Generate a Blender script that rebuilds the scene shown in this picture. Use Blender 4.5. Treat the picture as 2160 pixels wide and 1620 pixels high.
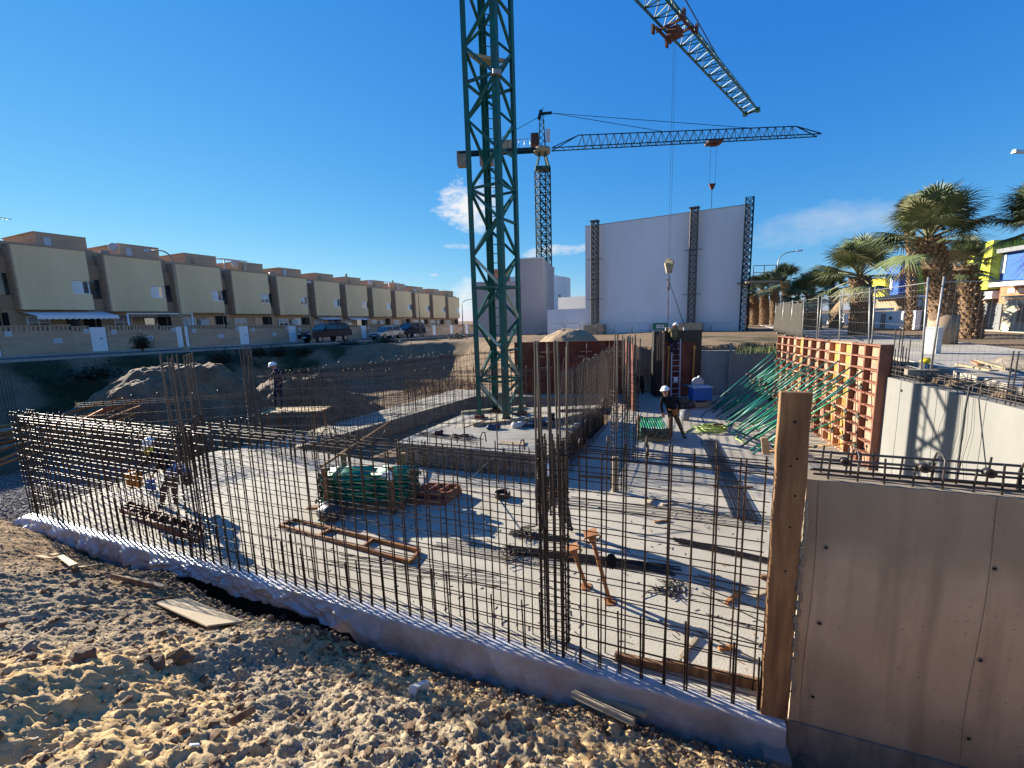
import bpy, bmesh, math, random
import numpy as np
from mathutils import Vector, Matrix, Quaternion, Euler

for _o in list(bpy.data.objects):
    bpy.data.objects.remove(_o, do_unlink=True)
SC = bpy.context.scene
COL = SC.collection
rng = random.Random(7)
V = Vector

# ------------------------------------------------------------------ camera
EYE = V((0, 0, 3.9)); FPX = 900.0; PITCH = math.radians(8.6); ROLL = math.radians(1.7)
FWD = V((0, math.cos(PITCH), -math.sin(PITCH)))
_r0 = V((1, 0, 0)); _u0 = _r0.cross(FWD)
RIGHT = _r0 * math.cos(ROLL) - _u0 * math.sin(ROLL)
UPV = _r0 * math.sin(ROLL) + _u0 * math.cos(ROLL)
cam_d = bpy.data.cameras.new('camera')
cam_d.sensor_width = 36; cam_d.sensor_fit = 'HORIZONTAL'
cam_d.lens = FPX / 2160 * 36
cam_d.clip_start = 0.05; cam_d.clip_end = 6000
cam = bpy.data.objects.new('camera', cam_d); COL.objects.link(cam)
_m = Matrix((RIGHT, UPV, -FWD)).transposed().to_4x4(); _m.translation = EYE
cam.matrix_world = _m
SC.camera = cam

# ------------------------------------------------------------------ sun, sky, exposure
SUN_TO = V((-0.82, 0.573, 0)).normalized()          # horizontal direction towards the sun
SUN_EL = math.radians(20.4)
SUN_DIR = V((SUN_TO.x * math.cos(SUN_EL), SUN_TO.y * math.cos(SUN_EL), math.sin(SUN_EL)))
sd = bpy.data.lights.new('sun', 'SUN'); sd.energy = 5.0; sd.angle = math.radians(0.5); sd.color = (1.0, 0.93, 0.80)
sun = bpy.data.objects.new('sun', sd); COL.objects.link(sun)
sun.rotation_euler = SUN_DIR.to_track_quat('Z', 'Y').to_euler()
sun.location = (-30, 30, 40)

world = bpy.data.worlds.new('World'); SC.world = world; world.use_nodes = True
nt = world.node_tree; nt.nodes.clear()
def wn(t, **k):
    n = nt.nodes.new(t)
    for a, b in k.items():
        setattr(n, a, b)
    return n
def wl(a, b): nt.links.new(a, b)
def wmath(op, a, b=None, c=None, clamp=False):
    n = wn('ShaderNodeMath', operation=op); n.use_clamp = clamp
    for i, x in enumerate((a, b, c)):
        if x is None: continue
        if isinstance(x, (int, float)): n.inputs[i].default_value = x
        else: wl(x, n.inputs[i])
    return n.outputs[0]
sky = wn('ShaderNodeTexSky', sky_type='NISHITA')
sky.sun_disc = False; sky.sun_elevation = SUN_EL
sky.sun_rotation = math.atan2(SUN_TO.x, SUN_TO.y)
sky.altitude = 0; sky.air_density = 1.0; sky.dust_density = 0.0; sky.ozone_density = 3.0
SKY_STRENGTH = 0.05; EXPOSURE = 1.5
K = SKY_STRENGTH * 2 ** EXPOSURE; K0 = 0.115
sep = wn('ShaderNodeSeparateColor'); wl(sky.outputs[0], sep.inputs[0]); cmb = wn('ShaderNodeCombineColor')
for _i, (_g, _p) in enumerate(((.86, 1.42), (.86, .80), (1.0, .33))):      # the camera's rendering of a clear winter sky: deeper blue
    wl(wmath('MULTIPLY', wmath('POWER', wmath('MULTIPLY', sep.outputs[_i], K0), _p), _g / K), cmb.inputs[_i])
tc = wn('ShaderNodeTexCoord')
skycol = cmb.outputs[0]

def px_dir(px, py):
    return (FWD + RIGHT * ((px - 1080) / FPX) + UPV * ((810 - py) / FPX)).normalized()
def add_cloud(base, px, py, rx, ry, seed, dens, soft, scale, col):
    """a cloud bank at a fixed compass bearing and height in the sky: an ellipse broken up by noise"""
    d = px_dir(px, py); a = V((d.y, -d.x, 0)).normalized(); b = a.cross(d).normalized()
    if b.z < 0: b = -b
    def dot(v):
        n = wn('ShaderNodeVectorMath', operation='DOT_PRODUCT'); wl(tc.outputs['Generated'], n.inputs[0]); n.inputs[1].default_value = v
        return n.outputs['Value']
    f = FPX * 1.0
    u = wmath('DIVIDE', dot(a), rx / f); v = wmath('DIVIDE', dot(b), ry / f)
    bv = b.dot(d)
    r2 = wmath('ADD', wmath('POWER', wmath('ABSOLUTE', u), 2.0), wmath('POWER', wmath('ABSOLUTE', v), 2.0))
    front = wmath('GREATER_THAN', dot(d), 0.2)
    nz = wn('ShaderNodeTexNoise'); nz.inputs['Scale'].default_value = scale; nz.inputs['Detail'].default_value = 9; nz.inputs['Roughness'].default_value = .62
    mp = wn('ShaderNodeMapping'); mp.inputs['Location'].default_value = (seed, seed * .7, seed * 1.3); mp.inputs['Scale'].default_value = (1, 1, 2.2)
    wl(tc.outputs['Generated'], mp.inputs['Vector']); wl(mp.outputs[0], nz.inputs['Vector'])
    m = wmath('SUBTRACT', wmath('ADD', wmath('MULTIPLY', nz.outputs['Fac'], 2.2), -0.55), r2)
    m = wmath('MULTIPLY', wmath('MULTIPLY', m, soft, clamp=True), front)
    m = wmath('MULTIPLY', m, dens, clamp=True)
    mx = wn('ShaderNodeMix', data_type='RGBA'); wl(m, mx.inputs['Factor']); wl(base, mx.inputs['A']); mx.inputs['B'].default_value = (*[x / 11.5 / K for x in col], 1)
    return mx.outputs['Result']
for c in ((985, 432, 88, 62, 3.1, .95, 1.6, 22, (11, 11, 11)), (1165, 528, 95, 19, 8.7, .9, 1.5, 20, (9.5, 10, 10.4)),
          (985, 625, 40, 70, 5.2, .85, 1.3, 16, (10.5, 10.8, 11)), (1755, 478, 190, 46, 1.9, .5, 1.0, 9, (8, 8.8, 9.6)),
          (965, 520, 40, 9, 6.6, .6, 1.2, 30, (9, 9.6, 10)), (915, 580, 14, 5, 2.6, .6, 1.2, 30, (9, 9.6, 10)),
          (1010, 470, 60, 34, 9.4, .7, 1.3, 24, (10, 10.3, 10.6))):
    skycol = add_cloud(skycol, *c)
bg = wn('ShaderNodeBackground'); bg.inputs['Strength'].default_value = SKY_STRENGTH
wl(skycol, bg.inputs['Color'])
wo = wn('ShaderNodeOutputWorld'); wl(bg.outputs[0], wo.inputs['Surface'])
SC.view_settings.view_transform = 'Standard'; SC.view_settings.look = 'None'
SC.view_settings.exposure = EXPOSURE; SC.view_settings.gamma = 1.0
SC.view_settings.use_curve_mapping = False
SC.cycles.max_bounces = 6; SC.cycles.transparent_max_bounces = 12

# ------------------------------------------------------------------ helpers
def ray(px, py): return FWD + RIGHT * ((px - 1080) / FPX) + UPV * ((810 - py) / FPX)
def at(px, py, z=0.0):
    d = ray(px, py); return EYE + d * ((z - EYE.z) / d.z)
def aty(px, py, Y):
    d = ray(px, py); return EYE + d * (Y / d.y)
def onpl(px, py, P, n):
    d = ray(px, py); return EYE + d * (((V((P[0], P[1], 0)) - EYE.xy.to_3d()).dot(V((n[0], n[1], 0)))) / d.dot(V((n[0], n[1], 0))))
def zat(px, py, P):
    """height on the vertical through P that shows at row py"""
    lo, hi = -5.0, 80.0
    for _ in range(50):
        m = (lo + hi) / 2; v = V((P[0], P[1], m)) - EYE; w = v.dot(FWD)
        y = 810 - FPX * v.dot(UPV) / w
        if y > py: lo = m
        else: hi = m
    return lo

W = {}                                                # world matrix of every object made here
def link(o, parent=None, M=None):
    COL.objects.link(o)
    if parent is not None: o.parent = parent
    W[o.name] = M if M is not None else (W[parent.name].copy() if parent is not None else Matrix())
    return o
def tag(o, label=None, cat=None, group=None, kind=None):
    if label: o['label'] = label
    if cat: o['category'] = cat
    if group: o['group'] = group
    if kind: o['kind'] = kind
    return o
def thing(name, label, cat, loc=(0, 0, 0), rz=0.0, group=None):
    o = bpy.data.objects.new(name, None); o.empty_display_size = .2
    o.location = loc; o.rotation_euler = (0, 0, rz)
    link(o, None, Matrix.Translation(V(loc)) @ Matrix.Rotation(rz, 4, 'Z'))
    return tag(o, label, cat, group)
def copy_tree(src, loc, rz=None, label=None, group=None, jig=None):
    """a thing with copies of its parts and their sub-parts"""
    r = src.copy(); r.location = loc
    if rz is not None: r.rotation_euler = (0, 0, rz)
    COL.objects.link(r)
    W[r.name] = Matrix.Translation(V(loc)) @ r.rotation_euler.to_matrix().to_4x4()
    if label: r['label'] = label
    if group: r['group'] = group
    for ch in list(src.children):
        c = ch.copy(); COL.objects.link(c); c.parent = r; W[c.name] = W[r.name]
        for g in list(ch.children):
            d = g.copy(); COL.objects.link(d); d.parent = c; W[d.name] = W[c.name]
    return r

class MB:
    def __init__(s): s.v = []; s.f = []; s.m = []; s.sm = []
    def face(s, ids, m=0, sm=False): s.f.append(ids); s.m.append(m); s.sm.append(sm)
    def quad(s, a, b, c, d, m=0):
        i = len(s.v); s.v += [V(a), V(b), V(c), V(d)]; s.face((i, i + 1, i + 2, i + 3), m)
    def poly(s, pts, m=0):
        i = len(s.v); s.v += [V(p) for p in pts]; s.face(tuple(range(i, i + len(pts))), m)
    def hexa(s, p, m=0):
        """eight corners: bottom four counter-clockwise, then top four"""
        i = len(s.v); s.v += [V(q) for q in p]
        for f in ((3, 2, 1, 0), (4, 5, 6, 7), (0, 1, 5, 4), (1, 2, 6, 5), (2, 3, 7, 6), (3, 0, 4, 7)):
            s.face(tuple(i + k for k in f), m)
    def box(s, a, b, m=0):
        x0, y0, z0 = a; x1, y1, z1 = b
        s.hexa([(x0, y0, z0), (x1, y0, z0), (x1, y1, z0), (x0, y1, z0), (x0, y0, z1), (x1, y0, z1), (x1, y1, z1), (x0, y1, z1)], m)
    def obox(s, c, ax, ay, az, m=0):
        """box about centre c with half-axes ax, ay, az"""
        c, ax, ay, az = V(c), V(ax), V(ay), V(az)
        s.hexa([c - ax - ay - az, c + ax - ay - az, c + ax + ay - az, c - ax + ay - az, c - ax - ay + az, c + ax - ay + az, c + ax + ay + az, c - ax + ay + az], m)
    def beam(s, p, q, w, h=None, up=(0, 0, 1), m=0):
        p, q = V(p), V(q); h = h or w; d = (q - p)
        if d.length < 1e-6: return
        L = d.length; d = d / L; u = V(up)
        if abs(d.dot(u.normalized())) > .98: u = V((1, 0, 0)) if abs(d.x) < .9 else V((0, 1, 0))
        a = d.cross(u).normalized(); b = a.cross(d)
        s.obox((p + q) / 2, d * L / 2, a * w / 2, b * h / 2, m)
    def tube(s, pts, r, n=6, m=0, caps=True, sm=True):
        pts = [V(p) for p in pts]; rs = r if isinstance(r, (list, tuple)) else [r] * len(pts)
        i0 = len(s.v); prev = None
        for k, p in enumerate(pts):
            d = (pts[min(k + 1, len(pts) - 1)] - pts[max(k - 1, 0)])
            d = d.normalized() if d.length > 1e-9 else V((0, 0, 1))
            if prev is None:
                u = V((0, 0, 1)) if abs(d.z) < .9 else V((1, 0, 0)); a = d.cross(u).normalized()
            else:
                a = prev - d * prev.dot(d)
                a = a.normalized() if a.length > 1e-6 else d.cross(V((0, 0, 1)) if abs(d.z) < .9 else V((1, 0, 0))).normalized()
            prev = a; b = d.cross(a)
            for j in range(n):
                t = 2 * math.pi * j / n; s.v.append(p + (a * math.cos(t) + b * math.sin(t)) * rs[k])
        for k in range(len(pts) - 1):
            for j in range(n):
                j2 = (j + 1) % n
                s.face((i0 + k * n + j, i0 + k * n + j2, i0 + (k + 1) * n + j2, i0 + (k + 1) * n + j), m, sm)
        if caps:
            s.face(tuple(i0 + j for j in reversed(range(n))), m); e = i0 + (len(pts) - 1) * n
            s.face(tuple(e + j for j in range(n)), m)
    def ell(s, c, rx, ry, rz, n=10, k=7, m=0, R=None, noise=0, rg=None):
        c = V(c); i0 = len(s.v); R = R or Matrix.Identity(3)
        for a in range(k + 1):
            th = math.pi * a / k
            for b in range(n):
                ph = 2 * math.pi * b / n
                f = 1 + ((rg or rng).uniform(-noise, noise) if noise and 0 < a < k else 0)
                s.v.append(c + R @ V((rx * f * math.sin(th) * math.cos(ph), ry * f * math.sin(th) * math.sin(ph), rz * f * math.cos(th))))
        for a in range(k):
            for b in range(n):
                b2 = (b + 1) % n
                s.face((i0 + a * n + b, i0 + (a + 1) * n + b, i0 + (a + 1) * n + b2, i0 + a * n + b2), m, True)
    def prism(s, pts, z0, z1, m=0, mt=None):
        n = len(pts); i = len(s.v)
        s.v += [V((p[0], p[1], z0)) for p in pts] + [V((p[0], p[1], z1)) for p in pts]
        s.face(tuple(i + n + k for k in range(n)), m if mt is None else mt); s.face(tuple(i + k for k in reversed(range(n))), m)
        for k in range(n):
            k2 = (k + 1) % n; s.face((i + k, i + k2, i + n + k2, i + n + k), m)
    def mesh(s, name, mats, M=None):
        me = bpy.data.meshes.new(name)
        vs = [M @ p for p in s.v] if M is not None else s.v
        me.from_pydata([tuple(p) for p in vs], [], s.f)
        mats = mats if isinstance(mats, (list, tuple)) else [mats]
        for q in mats: me.materials.append(q)
        me.polygons.foreach_set('material_index', s.m)
        me.polygons.foreach_set('use_smooth', s.sm)
        me.update(); return me
    def build(s, name, mats, parent=None, local=False, label=None):
        M = None
        if parent is not None and not local: M = W[parent.name].inverted()
        o = bpy.data.objects.new(name, s.mesh(name, mats, M)); link(o, parent)
        if label: o['label'] = label
        return o

_unit = {}
def unit_bar(mt, n=6):
    k = (mt.name, n)
    if k not in _unit:
        b = MB(); b.tube([(0, 0, 0), (0, 0, 1)], 1.0, n); _unit[k] = b.mesh('bar', mt)
    return _unit[k]
def bar(name, p, q, r, mt, parent, n=6):
    """a straight bar as an object of its own, sharing one mesh"""
    Mi = W[parent.name].inverted(); p = Mi @ V(p); q = Mi @ V(q); d = q - p
    o = bpy.data.objects.new(name, unit_bar(mt, n)); COL.objects.link(o); o.parent = parent
    o.location = p; o.rotation_mode = 'QUATERNION'; o.rotation_quaternion = V((0, 0, 1)).rotation_difference(d.normalized())
    o.scale = (r, r, d.length); W[o.name] = W[parent.name]
    return o

# ------------------------------------------------------------------ numpy noise
_tab = np.random.RandomState(3).rand(512, 512)
def vnoise(x, y):
    xi = np.floor(x).astype(int); yi = np.floor(y).astype(int); fx = x - xi; fy = y - yi
    fx = fx * fx * (3 - 2 * fx); fy = fy * fy * (3 - 2 * fy)
    g = lambda a, b: _tab[a % 512, b % 512]
    return (g(xi, yi) * (1 - fx) + g(xi + 1, yi) * fx) * (1 - fy) + (g(xi, yi + 1) * (1 - fx) + g(xi + 1, yi + 1) * fx) * fy
def fbm(x, y, o=5, g=.5):
    s = 0; a = 1; t = 0
    for k in range(o):
        s = s + a * vnoise(x * 2 ** k + 17.3 * k, y * 2 ** k + 9.1 * k); t += a; a *= g
    return s / t - .5

# ------------------------------------------------------------------ materials
def mat(name, c1, c2=None, sc=4.0, rough=.85, metal=0.0, bump=0.0, bsc=60.0, stain=None, ssc=.7, stretch=None, contrast=(.35, .65), rand=0.0, spec=.4, sharp=None, bdist=.02):
    m = bpy.data.materials.new(name); m.use_nodes = True; t = m.node_tree; b = t.nodes['Principled BSDF']
    b.inputs['Roughness'].default_value = rough; b.inputs['Metallic'].default_value = metal; b.inputs['Specular IOR Level'].default_value = spec
    L = t.links.new; co = t.nodes.new('ShaderNodeTexCoord').outputs['Object']
    if stretch:
        mp = t.nodes.new('ShaderNodeMapping'); mp.inputs['Scale'].default_value = stretch; L(co, mp.inputs['Vector']); co = mp.outputs[0]
    def noise(scale, det=6, rg=.6):
        n = t.nodes.new('ShaderNodeTexNoise'); n.inputs['Scale'].default_value = scale; n.inputs['Detail'].default_value = det; n.inputs['Roughness'].default_value = rg
        L(co, n.inputs['Vector']); return n.outputs['Fac']
    def ramp(f, lo, hi):
        r = t.nodes.new('ShaderNodeMapRange'); r.inputs['From Min'].default_value = lo; r.inputs['From Max'].default_value = hi; L(f, r.inputs['Value']); return r.outputs[0]
    def mix(f, a, c, fac=None):
        n = t.nodes.new('ShaderNodeMix'); n.data_type = 'RGBA'
        L(f, n.inputs['Factor'])
        for s_, x in (('A', a), ('B', c)):
            if isinstance(x, tuple): n.inputs[s_].default_value = (*x, 1)
            else: L(x, n.inputs[s_])
        return n.outputs['Result']
    col = None
    if c2 is not None: col = mix(ramp(noise(sc), *contrast), tuple(c1), tuple(c2))
    if stain is not None:
        col = mix(ramp(noise(ssc, 4, .55), .45, .7), col if col is not None else tuple(c1), tuple(stain))
    if rand:
        oi = t.nodes.new('ShaderNodeObjectInfo'); h = t.nodes.new('ShaderNodeHueSaturation')
        r = t.nodes.new('ShaderNodeMapRange'); r.inputs['To Min'].default_value = 1 - rand; r.inputs['To Max'].default_value = 1 + rand
        L(oi.outputs['Random'], r.inputs['Value']); L(r.outputs[0], h.inputs['Value'])
        if col is not None: L(col, h.inputs['Color'])
        else: h.inputs['Color'].default_value = (*c1, 1)
        col = h.outputs['Color']
    if col is not None: L(col, b.inputs['Base Color'])
    else: b.inputs['Base Color'].default_value = (*c1, 1)
    if bump:
        bn = t.nodes.new('ShaderNodeBump'); bn.inputs['Strength'].default_value = bump; bn.inputs['Distance'].default_value = bdist
        L(noise(bsc, 8, .65), bn.inputs['Height']); L(bn.outputs[0], b.inputs['Normal'])
    return m
MT = {}
def dm(k, *a, **kw): MT[k] = mat(k, *a, **kw)
dm('slab_concrete', (.45, .405, .32), (.375, .335, .26), sc=2.2, bump=.45, bsc=38, stain=(.315, .275, .21), ssc=.42)
dm('wall_concrete', (.30, .285, .26), (.235, .22, .20), sc=1.6, bump=.18, bsc=90, stain=(.20, .185, .165), ssc=.55, rough=.75)
dm('pale_concrete', (.225, .215, .192), (.185, .177, .158), sc=1.3, bump=.15, bsc=60, stain=(.178, .17, .15), ssc=.5, stretch=(1, 1, .4))
dm('rough_concrete', (.30, .25, .19), (.165, .135, .10), sc=7, bump=.7, bsc=25, stretch=(1, 1, .25))
dm('plastic_sheet', (.52, .50, .50), (.40, .37, .35), sc=2.2, rough=.28, bump=.7, bsc=9, spec=.6, stain=(.34, .29, .25), ssc=1.6, bdist=.03)
dm('black_membrane', (.012, .012, .014), rough=.6)
dm('rusty_rebar', (.030, .019, .015), (.050, .028, .020), sc=9, rough=.5, metal=.25)
dm('dark_rebar', (.022, .019, .019), (.038, .029, .025), sc=9, rough=.45, metal=.3)
dm('grey_rebar', (.105, .09, .08), (.06, .047, .04), sc=9, rough=.5, metal=.35)
dm('pine_timber', (.30, .165, .075), (.19, .095, .042), sc=2.4, stretch=(6, 6, .7), bump=.35, bsc=18, stain=(.105, .05, .025), ssc=1.1)
dm('pale_board', (.47, .35, .20), (.37, .265, .145), sc=3, stretch=(1.2, 6, 6), bump=.2, bsc=22, rand=.2)
dm('weathered_board', (.40, .32, .21), (.335, .26, .165), sc=2, stretch=(3, 1.2, 3), bump=.25, bsc=22, rand=.25)
dm('orange_timber', (.42, .17, .045), (.28, .10, .03), sc=3, stretch=(6, 6, 1), bump=.2, bsc=20, rand=.25)
dm('formwork_steel', (.23, .092, .055), (.155, .062, .04), sc=6, rough=.7, bump=.15, stain=(.24, .10, .055), ssc=2)
dm('formwork_face', (.42, .245, .155), (.34, .175, .115), sc=4, rough=.75, bump=.15, stain=(.46, .27, .17), ssc=1.6, rand=.22)
dm('formwork_orange', (.55, .27, .06), (.42, .18, .045), sc=4, rough=.75, bump=.15)
dm('red_formwork', (.17, .04, .022), (.10, .025, .016), sc=5, rough=.75, bump=.2, stain=(.21, .075, .045), ssc=1.5)
dm('black_panel', (.012, .011, .012), (.02, .018, .018), sc=4, rough=.5)
dm('brown_steel', (.30, .13, .04), (.20, .075, .022), sc=6, rough=.6, bump=.2)
dm('green_prop', (.012, .19, .075), (.02, .26, .11), sc=5, rough=.42, rand=.35, spec=.5)
dm('teal_prop', (.010, .20, .17), (.012, .15, .12), sc=5, rough=.42, rand=.3, spec=.5)
dm('prop_steel', (.10, .11, .08), (.06, .06, .05), sc=8, rough=.55, metal=.3)
dm('crane_green', (.006, .105, .082), (.004, .070, .058), sc=3, rough=.5, spec=.4, stain=(.022, .070, .052), ssc=1.4)
dm('crane_blue', (.006, .035, .05), (.005, .026, .036), sc=3, rough=.75, spec=.15)
dm('pale_green_steel', (.40, .44, .34), (.30, .36, .26), sc=6, rough=.5)
dm('galvanised', (.30, .29, .275), (.22, .215, .205), sc=8, rough=.45, metal=.4)
dm('mast_grey', (.14, .12, .10), (.09, .08, .075), sc=6, rough=.6, metal=.2)
dm('white_render', (.80, .79, .79), (.75, .74, .74), sc=.6, bump=.08, bsc=80, stain=(.70, .685, .67), ssc=.35, stretch=(1, 1, .3))
dm('grey_render', (.33, .31, .32), (.29, .275, .285), sc=.4, bump=.05, bsc=120)
dm('tan_brick', (.52, .355, .235), (.42, .285, .19), sc=9, stretch=(1, 1, 5), bump=.3, bsc=30, stain=(.38, .255, .17), ssc=.6)
dm('cream_render', (.82, .61, .35), (.76, .56, .315), sc=.8, stain=(.64, .46, .25), ssc=.45, stretch=(1, 1, .35), bump=.1, bsc=80)
dm('white_paint', (.76, .77, .78), (.70, .71, .73), sc=2, rough=.5)
dm('pale_grey_paint', (.50, .52, .55), (.44, .46, .49), sc=2, rough=.6)
dm('dark_glass', (.02, .025, .03), (.05, .06, .07), sc=.8, rough=.06, spec=.9)
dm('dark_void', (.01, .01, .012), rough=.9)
dm('asphalt', (.055, .055, .057), (.075, .073, .072), sc=3, bump=.2, bsc=200, stain=(.09, .088, .085), ssc=.3)
dm('kerb_stone', (.36, .34, .30), (.28, .265, .235), sc=5, bump=.2)
dm('paving', (.42, .385, .32), (.34, .305, .25), sc=3, bump=.2, bsc=80, stain=(.30, .265, .21), ssc=.4)
dm('palm_bark', (.21, .13, .075), (.10, .06, .036), sc=7, bump=.5, bsc=20)
dm('palm_boot', (.31, .20, .11), (.17, .10, .055), sc=9, bump=.3, bsc=30)
dm('palm_green', (.165, .19, .08), (.105, .135, .06), sc=3, rough=.55, rand=.4)
dm('palm_pale', (.28, .26, .135), (.20, .195, .10), sc=3, rough=.6, rand=.4)
dm('palm_dark', (.085, .11, .058), (.06, .082, .042), sc=3, rough=.55, rand=.3)
dm('palm_dry', (.24, .17, .09), (.16, .11, .055), sc=3, rough=.8, rand=.3)
dm('shrub_green', (.022, .032, .016), (.035, .045, .02), sc=6, rough=.7)
dm('grass_green', (.10, .13, .035), (.14, .15, .05), sc=6, rough=.8)
dm('dry_grass', (.25, .16, .075), (.18, .115, .055), sc=6, rough=.9)
dm('yellow_render', (.72, .58, .05), (.66, .53, .05), sc=.8)
dm('lime_render', (.50, .52, .06), (.45, .47, .055), sc=.8)
dm('blue_render', (.045, .13, .45), (.04, .115, .40), sc=.8)
dm('tan_render', (.33, .24, .16), (.28, .20, .135), sc=1.5)
dm('cream_wall', (.62, .53, .38), (.56, .47, .33), sc=1.5)
dm('garage_grey', (.20, .20, .20), (.17, .17, .17), sc=3, rough=.5)
dm('car_navy', (.008, .012, .024), rough=.4, spec=.18)
dm('car_silver', (.34, .35, .35), rough=.22, metal=.6)
dm('tyre_rubber', (.015, .015, .015), rough=.85)
dm('skin', (.36, .19, .12), rough=.6)
dm('black_cloth', (.010, .010, .011), (.016, .016, .018), sc=12, rough=.95, bump=.5, bsc=13, bdist=.03, spec=.1)
dm('navy_cloth', (.012, .018, .045), (.02, .025, .055), sc=12, rough=.95, bump=.5, bsc=13, bdist=.03, spec=.1)
dm('olive_cloth', (.17, .14, .075), (.12, .10, .055), sc=12, rough=.95, bump=.5, bsc=13, bdist=.03, spec=.1)
dm('khaki_cloth', (.13, .095, .06), (.09, .066, .042), sc=12, rough=.95, bump=.5, bsc=13, bdist=.03, spec=.1)
dm('grey_cloth', (.07, .06, .055), (.10, .085, .075), sc=12, rough=.95, bump=.5, bsc=13, bdist=.03, spec=.1)
dm('purple_cloth', (.035, .025, .05), (.05, .035, .065), sc=12, rough=.95, bump=.5, bsc=13, bdist=.03, spec=.1)
dm('plaid_cloth', (.02, .03, .09), (.45, .46, .52), sc=16, contrast=(.48, .53), rough=.95, bump=.5, bsc=13, bdist=.03, spec=.1)
dm('boot_leather', (.02, .016, .012), rough=.8)
dm('helmet_white', (.80, .80, .78), rough=.35)
dm('safety_yellow', (.68, .52, .02), rough=.6)
dm('jerrycan_orange', (.55, .20, .015), (.48, .165, .012), sc=5, rough=.45)
dm('tool_blue', (.012, .11, .40), rough=.5)
dm('bag_blue', (.06, .075, .11), (.03, .045, .09), sc=9, rough=.6)
dm('rope_steel', (.012, .012, .014), rough=.9, spec=.05)
dm('hose_green', (.42, .52, .13), (.36, .46, .10), sc=6, rough=.5)
dm('black_rubber', (.012, .012, .013), rough=.6)
dm('bag_plastic', (.05, .055, .06), (.03, .034, .038), sc=8, rough=.3, bump=.4, bsc=15)
dm('fence_wire', (.17, .155, .14), rough=.7)
dm('grey_gravel', (.30, .255, .205), (.19, .16, .13), sc=9, rough=.95)
dm('sand', (.36, .255, .145), (.28, .195, .11), sc=6, bump=.5, bsc=40)
dm('mound_dirt', (.22, .132, .07), (.13, .075, .04), sc=3.5, bump=1.0, bsc=11, stain=(.26, .165, .09), ssc=1.3, bdist=.08)
dm('stone', (.36, .265, .16), (.27, .19, .115), sc=5, bump=.9, bsc=22, rand=.25, bdist=.03)
dm('pebble', (.40, .325, .225), (.29, .22, .14), sc=6, rough=.95)
dm('sign_green', (.01, .16, .09), rough=.5)
dm('screen_cloth', (.052, .044, .036), (.04, .034, .028), sc=3, rough=.95)
dm('clay_brick', (.45, .20, .10), (.38, .16, .08), sc=6)
dm('rust_red', (.12, .045, .028), (.08, .035, .025), sc=7, rough=.75)
dm('lamp_head', (.55, .56, .56), rough=.4)
dm('hook_yellow', (.45, .38, .22), (.2, .16, .1), sc=8, rough=.6)
dm('styrofoam', (.60, .58, .54), (.48, .46, .42), sc=3, rough=.8)
# ================================================================== SETTING
P0F = V((2.46, 3.67, 0)); TF = V((-.93, .37, 0)).normalized(); NF = V((-TF.y, TF.x, 0))
if NF.dot(V((0, -1, 0))) < 0: NF = -NF
def fr(t, s, z=0.0): return P0F + TF * t + NF * s + V((0, 0, z))
# left street frame: HU along the row of houses, HV towards the site
HD = V((.4, .9165, 0)).normalized(); HN = V((HD.y, -HD.x, 0)); HP = V((-36.2, 31.0, 0))
def hs(u, v, z=0.0): return HP + HD * u + HN * v + V((0, 0, z))
def zst(u): return 2.45 - .0172 * (min(max(u, -30), 56) + 1)
R2_BASE = 2.5

def seg_dist(X, Y, poly):
    d = np.full(X.shape, 1e9); inside = np.zeros(X.shape, bool); n = len(poly)
    for i in range(n):
        ax, ay = poly[i]; bx, by = poly[(i + 1) % n]
        dx, dy = bx - ax, by - ay; t = np.clip(((X - ax) * dx + (Y - ay) * dy) / (dx * dx + dy * dy), 0, 1)
        d = np.minimum(d, np.hypot(X - ax - t * dx, Y - ay - t * dy))
        c = ((ay > Y) != (by > Y)) & (X < (bx - ax) * (Y - ay) / (by - ay + 1e-12) + ax); inside ^= c
    return np.where(inside, -d, d)
FLOOR = [fr(-6, 7.2).xy, (7.05, 2.0), (9.22, 9.82), (12.3, 20.0), (9.0, 20.9), (5.8, 21.9), (0.1, 22.9), (-1.5, 27.5), (-5.5, 33.5), hs(8, 18.4).xy, hs(-10, 17).xy, hs(-24, 17).xy, fr(26, 7.2).xy]
FLOOR = [(float(a[0]), float(a[1])) for a in FLOOR]
def grow(lo, hi, step, ext, f=1.35):
    a = list(np.arange(lo, hi + 1e-6, step)); s = step; x = hi
    while x < ext: s *= f; x += s; a.append(x)
    s = step; x = lo
    while x > -ext: s *= f; x -= s; a.insert(0, x)
    return np.array(a)
gx = grow(-32, 14, .28, 2500); gy = grow(-8, 44, .28, 2500)
GX, GY = np.meshgrid(gx, gy)
def zout(X, Y):
    u = (X - HP.x) * HD.x + (Y - HP.y) * HD.y
    zl = 2.45 - .0172 * (np.clip(u, -30, 56) + 1)
    k = np.clip((X + 6) / 12, 0, 1)
    return zl * (1 - k) + (2.32 + .14 * np.clip((X - 9) / 3, 0, 1)) * k
sdv = seg_dist(GX, GY, FLOOR)
hv = (GX - HP.x) * HN.x + (GY - HP.y) * HN.y
lefty = np.clip((2 - GX) / 3, 0, 1) * np.clip((GY - 6) / 4, 0, 1)
slw = .22 + 3.4 * lefty
far_fade = np.exp(-np.hypot(GX, GY) / 60)
k = np.clip(sdv / slw, 0, 1)
GZ = -.32 * (1 - k) + k * zout(GX, GY)
GZ = np.where(sdv < 0, -.32, GZ)
rough_mask = np.where((hv > 14.5) & (GX < 6), 1.0, .15)
rough_mask = np.where(GX > 9.5, .18, rough_mask)
GZ = GZ + rough_mask * far_fade * (.5 * fbm(GX * .55, GY * .55) + .16 * fbm(GX * 2.4 + 40, GY * 2.4)) * np.where(sdv < -.2, .35, 1.0)
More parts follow.
